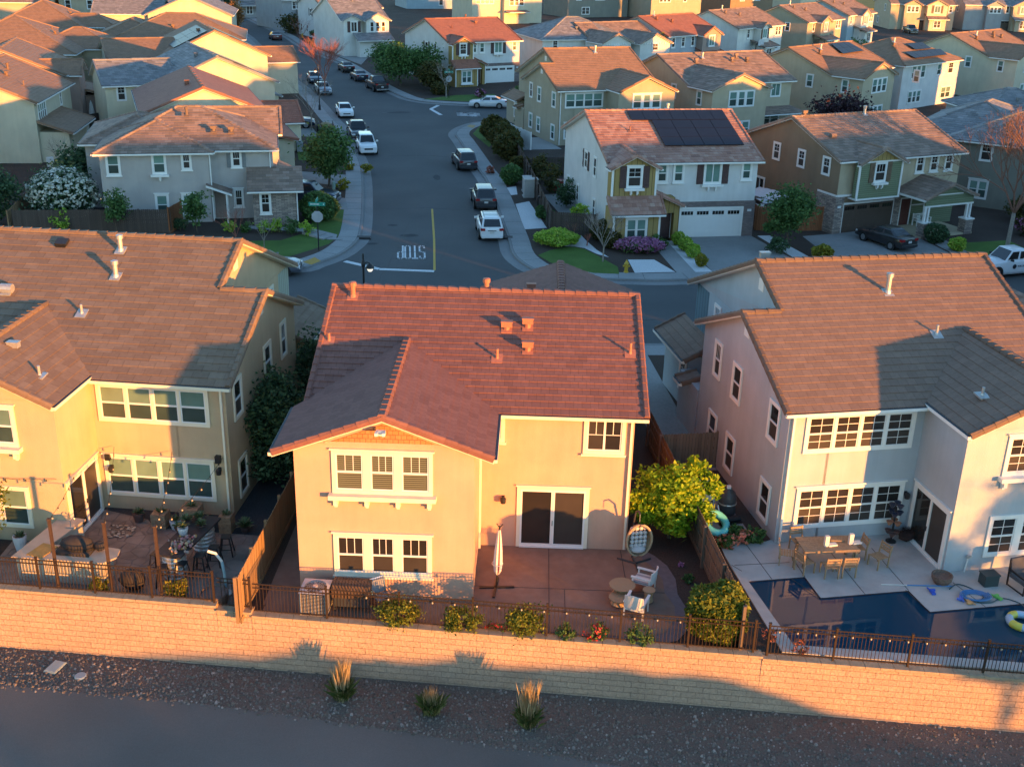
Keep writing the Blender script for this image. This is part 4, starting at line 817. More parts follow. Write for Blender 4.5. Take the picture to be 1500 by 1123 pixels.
# ---- left side of the street
simple_gable((-32.2, 98.5, 20), 'house with bright red tiled roof behind the taupe corner house', S_CREAM, T_RD, 10.2, 15, 5.75, .40, 'y', extra=lambda h: (h.gable_x(8, 15.0, 10, 17, 3.0, .4), h.box(10.2, 2, 13, 9, 0, 2.7), h.shed(10.2, 1.5, 13.4, 9.5, 2.7, 3.4, 'E')))
def sol(h, x1, ze, sl, y0, y1, side):
    f = lambda x, y: (x, y, ze+sl*(x1/2-abs(x-x1/2)))
    a, b = ((x1*.55, x1*.9) if side > 0 else (x1*.12, x1*.45))
    h.solar([f(a, y0), f(b, y0), f(b, y1), f(a, y1)] if side < 0 else [f(a, y0), f(b, y0), f(b, y1), f(a, y1)], 4, 2)
simple_gable((-35.9, 115.6, 27), 'grey roofed house with solar panels and sunlit cream gable left of the street', S_CREAM, T_GR, 11.6, 14, 5.75, .44, 'y', extra=lambda h: (h.gable_x(-5, 2, 2, 11, 5.7, .4), h.win('S', 2, -3.5, 4.1, .7, 1.3), sol(h, 11.6, 5.75, .44, 2, 10, 1), h.shed(10.5, 6, 14, 14, 3.2, 4.2, 'E'), h.box(10.5, 6, 13.6, 14, 0, 3.2)))
simple_gable((-42.5, 139.0, 24), 'house with solar panels on both roof slopes and an orange lit gable edge', S_CREAM, T_OR, 12.4, 14, 5.75, .46, 'y', extra=lambda h: (h.gable_x(-6, 2, 1.5, 12, 5.6, .3), sol(h, 12.4, 5.75, .46, 1, 9, 1), sol(h, 12.4, 5.75, .46, 1, 9, -1), h.gable_x(11, 17.5, 6, 13, 4.2, .4)))
hip_house((-55.2, 159.5, 12), 'house with wide tan and grey hipped roof in the middle of the left rows', S_GREY, T_OR, 17, 13, wins=(('S', 0, 2, 4, .8, 1.4), ('S', 0, 9, 4, 1.2, 1.4)), wing=(-2.5, 3, 6, 15))
simple_gable((-62.3, 197.5, 10), 'house with sunlit cream gable and grey roof towards the top left', S_CREAM, T_GR, 13.5, 14, 5.75, .44, 'y', extra=lambda h: h.gable_x(-9, 2, 1, 12, 5.7, .42))
# the left hand column: their long sides face the back gardens
def left_house(F, label, wall, roof, L=13, D=12, grp=4, shed=True, sl=.42):
    h = House('house', *F, label=label, wall=wall, roof=roof, far=True); h.gable_x(0, L, 0, D, 5.65, sl)
    h.win('S', 0, 2.2, 3.6, .62*grp, 1.7, grp, 'teal', sill=0); h.win('S', 0, 9.0, 4.0, .5, 1.3, 1, 'sh', sill=0); h.win('S', 0, 2.4, .6, .62*grp, 1.7, grp, 'teal', sill=0)
    if shed: h.box(.5, -2.6, 8.3, 0, 0, 2.75); h.shed(0.1, -3.1, 8.7, 0, 2.75, 3.8, 'S'); h.win('S', -2.6, 7.4, 1.5, .5, .4)
    h.vent(L*.4, D*.3, 5.65+sl*D*.3, 'tee', roof); h.vent(L*.6, D*.35, 5.65+sl*D*.35, 'flue', roof, .6); h.vent(L*.3, D*.15, 5.65+sl*D*.15, 'pipe', roof, .5)
    return h.finish()
h = House('house', -47.6, 84.0, 97, 'cream house at the left edge with a sunlit gable end and rows of tall windows', S_CREAM, T_BR, far=True); h.gable_x(0, 11.5, 0, 11, 5.7, .45)
h.win('S', 0, 8.6, 3.6, 2.8, 1.7, 4, 'teal', sill=0); h.win('S', 0, 8.6, .5, 2.8, 1.7, 4, 'teal', sill=0); h.finish()
left_house((-43.85, 103.9, 97), 'cream house with tan roof and low lean to beside the white flowering shrub', S_CREAM, T_OR)
def low_house():
    h = House('house', -48.2, 122.5, 104, 'rose beige house with orange lit gable and a low rear room', S_PINK, T_OR, far=True)
    h.gable_x(0, 11, 0, 12, 5.65, .42); h.wing(3.0, 2.6, -1.5, 5.6, .45, -.4, 5.5, .42); h.box(4.5, -4.2, 9.5, 0, 0, 2.75); h.shed(4, -4.7, 10, 0, 2.75, 3.7, 'S'); h.finish()
low_house()
hip_house((-54, 141, 100), 'large house with orange brown hipped roof in the left column', S_BEIGE, T_OR, 16, 16, sl=.45, wing=(6, -4, 15, 6))
hip_house((-64, 172, 100), 'house with tan roof and small sunlit dormer wing, far up the left side', S_BEIGE, T_OR, 14, 13, sl=.5, wing=(3, -4, 9, 5))
hip_house((-61, 118, 95), 'house with brown roof cut by the left edge, second from the bottom', S_CREAM, T_BR, 15, 12)
hip_house((-76, 160, 95), 'house with brown roof at the left edge near the top', S_BEIGE, T_BR, 15, 13)
simple_gable((-86.5, 222, 12), 'beige two storey house with tall upper windows at the top left', S_BEIGE, T_GR, 10, 12, 6.5, wins=(('S', 0, 1.6, 4.2, .9, 1.5, 1, 'sh'), ('S', 0, 5.5, 4.2, .9, 1.5, 1, 'sh'), ('W', 0, 4, 4.2, 1.6, 1.6, 2, 'sh')))
simple_gable((-76.5, 200, 8), 'low grey roofed rear wing with glazed doors at the top left', S_GREY, T_GR, 9, 8, 3.0, wins=(('S', 0, 2, .6, 1.2, 1.6, 2, 'grid'), ('S', 0, 5.5, .6, 2, 1.6, 2, 'grid')))
simple_gable((-98, 214, 10), 'house with brown roof cut by the top left corner', S_BEIGE, T_BR, 12, 12, 5.8)
simple_gable((-73, 226, 6), 'blue grey hipped house behind the beige one at the top left', S_GREY, T_GR, 14, 12, 5.0)
# ---------------------------------------------------------------- ground, streets, walls
ASPH = ground_mat('asphalt', [(0.062, 0.064, 0.066), (0.078, 0.080, 0.082), (0.098, 0.099, 0.100)], 26, 0.85, 0.35, 90, 0.6, 0.16)
TRAIL = ground_mat('trail_asphalt', [(0.105, 0.100, 0.090), (0.135, 0.128, 0.116), (0.168, 0.159, 0.145)], 30, 0.9, 0.4, 110, 0.5, 0.2)
CONC = ground_mat('pavement_concrete', [(0.20, 0.205, 0.205), (0.26, 0.262, 0.26), (0.31, 0.31, 0.305)], 6, 0.9, 0.15, 60, 0.5, 0.35)
GUTC = ground_mat('gutter_concrete', [(0.15, 0.155, 0.155), (0.20, 0.20, 0.20), (0.24, 0.24, 0.235)], 6, 0.9, 0.15, 60, 0.5, 0.35)
DRIVE = ground_mat('driveway_concrete', [(0.18, 0.18, 0.178), (0.23, 0.23, 0.226), (0.27, 0.268, 0.262)], 3, 0.9, 0.15, 60, 0.6, 0.3)
SOIL = ground_mat('bark_mulch', [(0.030, 0.022, 0.018), (0.058, 0.042, 0.034), (0.10, 0.072, 0.058)], 16, 0.95, 1.0, 30)
DKGR = ground_mat('dark_side_gravel', [(0.02, 0.021, 0.024), (0.045, 0.046, 0.05), (0.075, 0.075, 0.08)], 22, 0.95, 0.8, 50)
WGRAV = ground_mat('white_gravel', [(0.36, 0.37, 0.38), (0.56, 0.57, 0.58), (0.70, 0.71, 0.72)], 14, 0.9, 0.9, 45, 0.2)
LAWN = ground_mat('lawn_grass', [(0.042, 0.082, 0.016), (0.075, 0.14, 0.028), (0.115, 0.19, 0.045)], 22, 0.95, 1.0, 70, 0.4, 0.5)
DRYG = ground_mat('dry_grass_hill', [(0.12, 0.11, 0.03), (0.20, 0.17, 0.045), (0.26, 0.22, 0.07)], 2, 0.95, 0.6, 8)
PATC = ground_mat('patio_concrete_brown', [(0.145, 0.095, 0.072), (0.20, 0.135, 0.102), (0.26, 0.18, 0.14)], 1.6, 0.75, 0.12, 50, 0.55, 0.5)
PATE = ground_mat('patio_edge_band', [(0.125, 0.10, 0.105), (0.155, 0.125, 0.13), (0.19, 0.155, 0.155)], 5, 0.8, 0.3, 18)
POOLD = ground_mat('pool_deck_concrete', [(0.30, 0.285, 0.27), (0.38, 0.365, 0.345), (0.45, 0.43, 0.41)], 1.7, 0.8, 0.12, 40, 0.55, 0.5)
def stamped():
    M, n, L, b = _new('stamped_concrete'); tc = n.new('ShaderNodeTexCoord'); v = n.new('ShaderNodeTexVoronoi'); v.feature = 'DISTANCE_TO_EDGE'; v.inputs['Scale'].default_value = 1.9; v.inputs['Randomness'].default_value = .8; L.new(tc.outputs['Object'], v.inputs['Vector'])
    nz = n.new('ShaderNodeTexNoise'); nz.inputs['Scale'].default_value = 1.1; nz.inputs['Detail'].default_value = 7; L.new(tc.outputs['Object'], nz.inputs['Vector'])
    rp = n.new('ShaderNodeValToRGB'); e = rp.color_ramp.elements; e[0].position = .33; e[1].position = .68; e[0].color = (.13, .10, .085, 1); e[1].color = (.26, .205, .175, 1); L.new(nz.outputs['Fac'], rp.inputs[0])
    g = math_n(n, L, 'MINIMUM', math_n(n, L, 'MULTIPLY', v.outputs['Distance'], 22), 1.0)
    mx = n.new('ShaderNodeMix'); mx.data_type = 'RGBA'; mx.inputs[6].default_value = (.06, .048, .048, 1); L.new(math_n(n, L, 'ADD', .45, math_n(n, L, 'MULTIPLY', g, .55)), mx.inputs[0]); L.new(rp.outputs[0], mx.inputs[7]); L.new(mx.outputs[2], b.inputs['Base Color'])
    b.inputs['Roughness'].default_value = .62; bp = n.new('ShaderNodeBump'); bp.inputs['Strength'].default_value = .7; bp.inputs['Distance'].default_value = .03
    n2 = n.new('ShaderNodeTexNoise'); n2.inputs['Scale'].default_value = 9; n2.inputs['Detail'].default_value = 5; L.new(tc.outputs['Object'], n2.inputs['Vector'])
    L.new(math_n(n, L, 'ADD', g, math_n(n, L, 'MULTIPLY', n2.outputs['Fac'], .8)), bp.inputs['Height']); L.new(bp.outputs[0], b.inputs['Normal']); return M
STAMP = stamped()
BLOCK = brick_mat('split_face_block', (0.36, 0.245, 0.175), (0.40, 0.275, 0.195), (0.31, 0.21, 0.15), 0.47, 0.22, 0.007, bump=1.5, noise=0.9)
CAPM = mat('wall_cap_stone', (0.34, 0.255, 0.17), 0.9, 0.15, 5, 0.5, 40)
JOINT = mat('expansion_joint', (0.05, 0.045, 0.045), 0.9, 0.1, 5)
WHITEP = mat('road_marking_white', (0.55, 0.56, 0.57), 0.7, 0.22, 9); YELP = mat('road_marking_yellow', (0.42, 0.27, 0.035), 0.7, 0.2, 9)
def poly_sheet(name, pts, z, m, kind='structure', th=None):
    b = MB()
    if th: b.prism(pts, z-th, z)
    else: b.face([(p[0], p[1], z) for p in pts])
    o = b.build(name, m); bm = bmesh.new(); bm.from_mesh(o.data); bmesh.ops.triangulate(bm, faces=[f for f in bm.faces if len(f.verts) > 4]); bm.to_mesh(o.data); bm.free()
    return tag(o, kind=kind)
def smooth_line(P, n=4):
    P = [Vector((p[0], p[1])) for p in P]; out = []
    for i in range(len(P)-1):
        a, b, c, d = P[max(i-1, 0)], P[i], P[i+1], P[min(i+2, len(P)-1)]
        for j in range(n):
            t = j/n; out.append(0.5*((2*b)+(c-a)*t+(2*a-5*b+4*c-d)*t*t+(3*b-a-3*c+d)*t**3))
    out.append(P[-1]); return out
def offs(P, d):
    out = []
    for i, p in enumerate(P):
        t = (P[min(i+1, len(P)-1)]-P[max(i-1, 0)]).normalized(); out.append(p+Vector((-t.y, t.x))*d)
    return out
def strip(name, P, d0, d1, z0, z1, m):
    A = offs(P, d0); B = offs(P, d1); b = MB()
    for i in range(len(P)-1): b.mesh([(*A[i], z0), (*A[i+1], z0), (*B[i+1], z1), (*B[i], z1)], [(0, 1, 2, 3)])
    return tag(b.build(name, m), kind='structure')
def joints(P, d0, d1, z, every, m=JOINT, w=0.02, name='pavement_joint'):
    b = MB(); acc = 0; A = offs(P, d0); B = offs(P, d1)
    for i in range(len(P)-1):
        acc += (P[i+1]-P[i]).length
        if acc > every:
            acc = 0; b.bar((*A[i], z), (*B[i], z), w, 0.006)
    return tag(b.build(name, m), kind='structure')
KL = [(-70, 66), (-40, 70.0), (-19, 72.2), (-14.5, 72.9), (-13.5, 74.1), (-12.3, 76.3), (-11.7, 78.7), (-11.5, 81.1), (-11.9, 86), (-12.8, 93.5), (-13.6, 99.5), (-14.5, 105.3), (-15.4, 110), (-16.9, 115.9), (-19.2, 125.6), (-21.7, 133.5), (-25.2, 145), (-29.2, 157), (-32.6, 166), (-36, 176), (-44, 200), (-51, 221.4), (-58, 240), (-66, 264.5), (-78, 300)]
KR = [(70, 92), (50, 84), (34, 78.0), (24, 75.2), (11.6, 72.6), (7.9, 72.2), (4.0, 72.5), (1.6, 73.6), (0.3, 76.0), (-0.3, 78.5), (-0.7, 83), (-2.6, 100), (-3.7, 106.3), (-5, 113.8), (-6.3, 121.2), (-6.9, 124.4), (-6.8, 127.4), (-6.0, 130.4), (-4.5, 133), (-1.4, 134.4), (6, 136.4), (30, 148), (60, 172), (100, 215)]
KC = [(-64, 271), (-57.5, 255), (-53.2, 244.7), (-44.8, 225), (-39.4, 210), (-33.1, 196), (-27.3, 183), (-21.8, 167.2), (-18.3, 158), (-16.1, 153), (-14.1, 149.2), (-11.2, 146.9), (-6.1, 146), (-1.3, 146.0), (8, 149), (28, 160), (56, 184), (96, 228)]
KL, KR, KC = (smooth_line(P) for P in (KL, KR, KC))
ZR = -0.13
poly_sheet('far_ground', [(-900, -900), (1400, -900), (1400, 2400), (-900, 2400)], -2.6, DRYG)
poly_sheet('road', [(-120, 50), (160, 50), (160, 330), (-120, 330)], ZR, ASPH)
def block(name, K, rest, m=SOIL): return poly_sheet(name, [tuple(p) for p in K]+rest, 0.0, m, th=1.0)
block('left_block_ground', KL, [(-150, 300), (-150, 66)]); block('right_block_ground', KR, [(160, 215), (160, 92)]); block('far_block_ground', KC, [(160, 228), (160, 420), (-64, 420)])
poly_sheet('hillside_grass', [(40, 330), (300, 300), (400, 700), (-200, 700)], 1.5, DRYG, th=3)
for P, s in ((KL, 1), (KR, 1), (KC, 1)):
    # inside of the block lies to the left of the running direction for KL, to the right for the others
    sg = 1 if P is KL else (1 if P is KR else 1)
def side(P, inside):
    i = len(P)//2; t = (P[i+1]-P[i-1]).normalized(); nrm = Vector((-t.y, t.x)); return 1 if (Vector(inside)-P[i]).dot(nrm) > 0 else -1
for P, ins in ((KL, (-40, 100)), (KR, (30, 110)), (KC, (20, 200))):
    s = side(P, ins)
    strip('pavement', P, 0.16*s, 1.55*s, 0.006, 0.008, CONC); strip('kerb', P, 0.0, 0.17*s, 0.010, 0.010, GUTC); strip('kerb_face', P, -0.02*s, 0.0, ZR+0.01, 0.010, GUTC); strip('gutter', P, -0.75*s, -0.02*s, ZR+0.006, ZR+0.012, GUTC)
    joints(P, 0.17*s, 1.55*s, 0.008, 1.5); strip('kerb_joint', P, .165*s, .185*s, .011, .011, JOINT)
# near row block and its pavement
KD = smooth_line([(-80, 60), (-40, 60.5), (-12, 60.0), (7, 59.6), (20, 61.5), (40, 66), (80, 80)])
poly_sheet('near_block_ground', [tuple(p) for p in reversed(KD)]+[(-80, 38.95), (90, 23.43)], 0.0, SOIL, th=3.0)
strip('pavement', KD, 0, -1.5, .008, .008, CONC); strip('gutter', KD, 0, .7, ZR+.01, ZR+.006, GUTC); joints(KD, 0, -1.5, .009, 1.5)
# lower ground along the foot of the wall, and the trail
def wy(x): return 31.42-0.0913*x
poly_sheet('gravel_bed', [(-90, wy(-90)+.1), (90, wy(90)+.1), (90, -60), (-90, -60)], -2.06, ground_mat('gravel_bed_soil', [(0.085, 0.068, 0.055), (0.14, 0.113, 0.092), (0.20, 0.162, 0.135)], 18, .95, 1.0, 40))
tr = smooth_line([(-60, 36.0), (-30, 32.8), (-16.84, 31.0), (-10.96, 30.4), (-5.18, 29.5), (-.13, 28.55), (3.44, 27.85), (9, 26.4), (20, 22.5), (60, 3)])
poly_sheet('trail', [tuple(p) for p in tr]+[(60, -55), (-60, -55)], -2.052, TRAIL)
b = MB(); rnd = random.Random(5)
for i in range(15000):
    x = rnd.uniform(-21, 19); f = rnd.random(); y0 = wy(x)
    yt = None
    for q in range(len(tr)-1):
        if tr[q].x <= x <= tr[q+1].x: yt = tr[q].y+(tr[q+1].y-tr[q].y)*(x-tr[q].x)/(tr[q+1].x-tr[q].x); break
    if yt is None: continue
    y = yt-0.12*abs(rnd.gauss(0, 1))+(y0-yt+0.05)*f
    if y > y0-.02 or y < 24: continue
    r = rnd.choice((.02, .03, .03, .035, .045, .045, .06, .08 if rnd.random() < .3 else .04)); 
    vs = []; a0 = rnd.random()*6
    for j in range(5): a = a0+j*1.257; vs.append((x+r*math.cos(a)*rnd.uniform(.7, 1.2), y+r*math.sin(a)*rnd.uniform(.7, 1.2), -2.07))
    vs += [(x+(vx-x)*.55, y+(vy-y)*.55, -2.06+r*rnd.uniform(.5, .9)) for vx, vy, _ in vs]
    b.mesh(vs, [(0, 1, 6, 5), (1, 2, 7, 6), (2, 3, 8, 7), (3, 4, 9, 8), (4, 0, 5, 9), (5, 6, 7, 8, 9)])
tag(b.build('loose_gravel', island_mat('gravel_stones', [(.09, .074, .06), (.14, .115, .094), (.17, .14, .118), (.15, .115, .09), (.21, .175, .15), (.11, .088, .072), (.34, .29, .255)], .9)), kind='stuff')
# retaining wall of split faced blocks with a stepped cap
rw = empty('retaining_wall', (0, wy(0), -2.06), 0, 'long sunlit retaining wall of split faced blocks along the gravel bed', 'wall')
b = MB(); c = MB(); secs = [(-45, -9.75, .30), (-9.75, -8.55, .14), (-8.55, 8.35, 0.02), (8.35, 50, -.06)]
for x0, x1, zt in secs:
    n = int((x1-x0)/1.0)+1
    for i in range(n):
        a, d = x0+(x1-x0)*i/n, x0+(x1-x0)*(i+1)/n; y0, y1 = wy(a), wy(d)
        b.face([(a, y0, -2.3), (d, y1, -2.3), (d, y1+.05, zt), (a, y0+.05, zt)], 0, [(a, -2.3), (d, -2.3), (d, zt), (a, zt)])
    q = [(x0, wy(x0)-.05, zt), (x1, wy(x1)-.05, zt), (x1, wy(x1)+.36, zt), (x0, wy(x0)+.36, zt)]
    b.face(q, 0, [(0, 0)]*4); b.face([(x1, wy(x1)+.02, -2.3), (x1, wy(x1)+.5, -2.3), (x1, wy(x1)+.5, zt), (x1, wy(x1)+.02, zt)], 0, [(0, -2.3), (.5, -2.3), (.5, zt), (0, zt)])
    L = x1-x0; m_ = max(1, int(L/.46))
    for i in range(m_):
        a, d = x0+L*i/m_, x0+L*(i+1)/m_; j = .006
        c.prism([(a+j, wy(a)-.05), (d-j, wy(d)-.05), (d-j, wy(d)+.34), (a+j, wy(a)+.34)], zt+.004, zt+.095)
for o in (b.build('block_face', BLOCK), c.build('wall_cap', CAPM)):
    o.parent = rw; o.location = (0, -wy(0), 2.06)
# ---- yards
def flat(name, pts, z, m): return poly_sheet(name, pts, z, m)
flat('side_gravel', [(-30, 38.4), (-8.6, 36.6), (-8.0, 56), (-10.5, 56), (-10.8, 44), (-12, 42), (-30, 42)], .012, DKGR)
flat('stamped_patio', [(-18.5, 33.5), (-8.9, 32.65), (-9.0, 37.55), (-13.6, 38.0), (-14.0, 38.6), (-16.2, 39.4), (-18.5, 37.0)], .03, STAMP)
pat = [(-1.3, 37.6), (-1.3, 34.0), (-1.25, 31.95), (4.9, 31.25), (5.7, 31.5), (6.15, 32.2), (6.3, 33.2), (6.05, 34.3), (6.1, 35.3), (5.9, 36.2), (5.5, 36.9), (4.95, 37.5)]
flat('patio_edging', pat, .02, PATE)
flat('patio_slab', [(-1.3, 37.55), (-1.25, 31.98), (4.6, 31.6), (5.35, 31.95), (5.75, 32.7), (5.85, 33.5), (5.6, 34.4), (5.62, 35.2), (5.4, 36.0), (4.9, 36.8), (4.6, 37.35)], .032, PATC)
flat('side_path_slab', [(-8.1, 34.0), (-1.25, 33.6), (-1.25, 31.95), (-8.3, 32.6)], .016, PATC)
flat('side_path_slab', [(-8.35, 33.0), (-7.1, 33.0), (-7.1, 52), (-8.0, 52)], .012, PATC)
b = MB()
for p, q in (((1.55, 37.3), (1.45, 31.8)), ((4.25, 37.2), (4.3, 33.4)), ((-1.25, 34.5), (5.6, 34.35)), ((2.0, 31.8), (2.05, 34.4))): b.bar((*p, .034), (*q, .034), .025, .008)
tag(b.build('patio_joint', JOINT), kind='structure')
# pool terrace
deckN = [(8.15, 37.0), (8.45, 35.25), (8.72, 35.22), (10.85, 35.62), (11.1, 34.25), (14.4, 34.88), (14.72, 33.55), (27, 35.9), (26, 42), (16, 42), (9.9, 38.1), (8.1, 38.1)]
poly_sheet('pool_deck', deckN, .06, POOLD, th=.5); poly_sheet('pool_deck', [(8.15, 36.9), (8.45, 35.25), (8.72, 35.22), (9.5, 31.4), (9.05, 30.98)], .061, POOLD, th=.5)
poly_sheet('pool_deck', [(9.05, 30.98), (9.5, 31.4), (27, 29.8), (27, 29.36)], .0605, POOLD, th=.5)
poly_sheet('side_pad', [(7.2, 41.5), (8.9, 41.5), (9.4, 38.9), (7.9, 38.5)], .03, CONC)
poly_sheet('side_path', [(4.95, 60), (7.2, 60), (8.2, 50), (9.2, 44.2), (6.6, 44.2), (6.2, 52)], .014, CONC)
b = MB()
for p, q in (((8.3, 36.3), (8.6, 35.9)), ((9.1, 37.9), (9.6, 35.4)), ((10.85, 35.62), (10.6, 37.5)), ((12.2, 37.6), (12.75, 34.55)), ((14.4, 34.9), (13.9, 37.8)), ((16.2, 35.5), (16.8, 33.95)), ((18.6, 36), (19, 34.4)), ((8.4, 36.3), (10.5, 36.6)), ((11.1, 34.25), (10.3, 35.5)), ((14.72, 33.55), (14.3, 34.9))): b.bar((*p, .0605), (*q, .0605), .025, .008)
tag(b.build('deck_joint', JOINT), kind='structure')
pool = [(8.72, 35.22), (10.85, 35.62), (11.1, 34.25), (14.4, 34.88), (14.72, 33.55), (27, 35.9), (27, 29.8), (9.5, 31.4)]
def water():
    M, n, L, b = _new('pool_water'); tc = n.new('ShaderNodeTexCoord'); nz = n.new('ShaderNodeTexNoise'); nz.inputs['Scale'].default_value = 1.2; nz.inputs['Detail'].default_value = 2; L.new(tc.outputs['Object'], nz.inputs['Vector'])
    b.inputs['Base Color'].default_value = (.004, .038, .075, 1); b.inputs['Roughness'].default_value = .03; b.inputs['IOR'].default_value = 1.33; b.inputs['Specular IOR Level'].default_value = .5
    bp = n.new('ShaderNodeBump'); bp.inputs['Strength'].default_value = .05; bp.inputs['Distance'].default_value = .05; L.new(nz.outputs['Fac'], bp.inputs['Height']); L.new(bp.outputs[0], b.inputs['Normal']); return M
poly_sheet('pool_water', pool, -.10+.112, water())
b = MB(); cop = mat('pool_coping_tile', (.035, .03, .04), .3, .2, 12)
for i in range(len(pool)):
    p, q = Vector(pool[i]), Vector(pool[(i+1) % len(pool)]); b.bar((*p, .035), (*q, .035), .03, .045)
tag(b.build('waterline_tile', cop), kind='structure')
# front gardens
lawn1 = [(-13.7, 89.5), (-13.3, 86), (-13.1, 81.2), (-13.4, 79), (-14.4, 77.3), (-15.8, 75.2), (-20, 74.6), (-26, 74.4), (-26, 78), (-17, 79.6), (-15.5, 82), (-15.8, 87.8)]
flat('lawn', lawn1, .004, LAWN); flat('garden_path', [(-20.5, 82.6), (-15.5, 82.0), (-13.1, 80.2), (-13.2, 81.5), (-15.3, 83.1), (-20.5, 83.4)], .03, CONC)
flat('driveway', [(-13.5, 89.2), (-14.3, 93.2), (-22, 95), (-21, 90.4)], .012, DRIVE); flat('driveway', [(-14.9, 97.8), (-15.6, 102.3), (-23, 104), (-22, 99.5)], .012, DRIVE); flat('lawn', [(-17.8, 107.6), (-18.6, 112), (-22, 113), (-21, 108.4)], .01, LAWN)
flat('driveway', [(-20.9, 120.5), (-23.2, 127.5), (-28, 129), (-27, 121.5)], .012, DRIVE)
flat('lawn', [tuple(at(*p)[:2]) for p in ((788, 374), (805, 367), (828, 362), (840, 362), (856, 365), (874, 374), (892, 384), (905, 391), (907, 401.5), (870, 400), (832, 393), (806, 384.5))], .012, LAWN)
PXY = lambda *q: [tuple(at(*p)[:2]) for p in q]
flat('white_gravel_bed', PXY((755, 299), (775, 295), (801, 334), (768.5, 336)), .006, WGRAV); flat('white_gravel_bed', PXY((742.5, 275), (756, 273), (758, 285), (748.5, 286)), .006, WGRAV); flat('white_gravel_bed', PXY((799, 341), (830, 347), (848, 341), (858, 352), (874, 366), (892, 377), (874, 372), (856, 363.5), (840, 361), (828, 361), (812, 355)), .009, WGRAV)
flat('white_gravel_bed', [(7.9, 76.9), (9.75, 77.1), (10.9, 74.2), (8.1, 73.75)], .007, WGRAV); flat('white_gravel_bed', [(11.2, 82.2), (11.9, 82.4), (13.5, 74.3), (12.3, 74.1)], .007, WGRAV)
flat('garden_path', [(9.9, 82.2), (11.2, 82.4), (12.3, 74.0), (11.0, 73.8)], .010, CONC)
flat('driveway', [(12.2, 83.2), (17.9, 84.4), (20.4, 75.9), (13.5, 74.3)], .011, DRIVE); flat('white_gravel_bed', [(18.4, 84.4), (19.4, 84.6), (21.8, 76.4), (20.5, 76.1)], .006, WGRAV)
flat('driveway', [(21.9, 84.6), (24.5, 85.6), (30.2, 88.3), (32.2, 79.2), (22.8, 76.6)], .012, DRIVE)
flat('garden_path', [(31.0, 86.2), (32.4, 86.9), (33.6, 80.0), (32.3, 79.6)], .010, CONC); flat('lawn', [(32.9, 83.6), (37.8, 85), (38.5, 80.6), (33.7, 79.6)], .008, LAWN)
flat('driveway', [(-1.5, 160.4), (3.3, 163), (6.5, 149.8), (1.5, 147.6)], .011, DRIVE); flat('lawn', [(-12.5, 149.0), (-1.5, 147.7), (-3.5, 155.5), (-8.5, 153.5)], .01, LAWN)
flat('lawn', [(-5.0, 125.0), (-4.2, 132), (-1.8, 132), (-2.2, 122.5), (-3.0, 117.5)], .01, LAWN)
flat('driveway', [(-30.5, 206), (-25.5, 209), (-25.0, 183.5), (-31.5, 197)], .011, DRIVE); flat('lawn', [(-24.2, 190), (-22.0, 197), (-19.5, 195), (-20, 182)], .01, LAWN); flat('lawn', [(-40, 219), (-36, 222), (-33, 210), (-36.5, 206)], .01, LAWN)
flat('rear_paving', [(4.5, 84.5), (6.4, 84.5), (4.2, 97), (2.2, 96.5)], .01, CONC); flat('rear_paving', [(0.5, 116.5), (4.5, 117.5), (2.5, 124), (-.8, 123)], .01, CONC)
# markings
def glyph(ch):
    return {'S': [((1, .85), (1, 1)), ((1, 1), (0, 1)), ((0, 1), (0, .52)), ((0, .52), (1, .48)), ((1, .48), (1, 0)), ((1, 0), (0, 0)), ((0, 0), (0, .15))], 'T': [((0, 1), (1, 1)), ((.5, 1), (.5, 0))], 'O': [((0, 0), (1, 0)), ((1, 0), (1, 1)), ((1, 1), (0, 1)), ((0, 1), (0, 0))], 'P': [((0, 0), (0, 1)), ((0, 1), (1, 1)), ((1, 1), (1, .5)), ((1, .5), (0, .5))]}[ch]
def road_word(o, ang, wd, ht, gap, st=.17):
    b = MB(); T = Matrix.Translation((o[0], o[1], ZR+.006)) @ Matrix.Rotation(ang, 4, 'Z'); x = 0
    for ch in 'STOP':
        for p, q in glyph(ch):
            P = Vector((x+p[0]*wd, p[1]*ht, 0)); Q = Vector((x+q[0]*wd, q[1]*ht, 0)); d = (Q-P).normalized(); w2 = st if abs(d.x) < .5 else st*1.9; e = st*.5 if abs(d.x) > .5 else st*.9
            P, Q = P-d*e, Q+d*e; nn = Vector((-d.y, d.x, 0))*w2/2
            # worn stencil: each stroke in two pieces with a bridge gap
            mid = (P+Q)/2
            for A, B in ((P, mid-d*.04), (mid+d*.04, Q)): b.face([T @ (A-nn), T @ (B-nn), T @ (B+nn), T @ (A+nn)])
        x += wd+gap
    return tag(b.build('stop_word_marking', WHITEP), kind='structure')
road_word((-6.62, 79.55), PI+.10, .34, 3.2, .17, .12)
def line(name, pts, wdt, m):
    b = MB()
    for p, q in zip(pts, pts[1:]):
        d = (Vector(q)-Vector(p)).normalized(); nn = Vector((-d.y, d.x))*wdt/2
        b.face([(p[0]-nn.x, p[1]-nn.y, ZR+.006), (q[0]-nn.x, q[1]-nn.y, ZR+.006), (q[0]+nn.x, q[1]+nn.y, ZR+.006), (p[0]+nn.x, p[1]+nn.y, ZR+.006)])
    return tag(b.build(name, m), kind='structure')
line('stop_line', [tuple(at(505, 380)[:2]), tuple(at(556, 391.5)[:2]), tuple(at(636, 394.5)[:2])], .42, WHITEP); line('centre_line', [tuple(at(633, 304)[:2]), tuple(at(636, 350)[:2]), tuple(at(636.5, 393)[:2])], .16, YELP)
line('stop_line', [tuple(at(642, 153)[:2]), tuple(at(631, 158.5)[:2]), tuple(at(646, 167)[:2])], .45, WHITEP); road_word(tuple(at(671, 164)[:2]), rad(95)-PI, .45, 2.4, .2, .2)
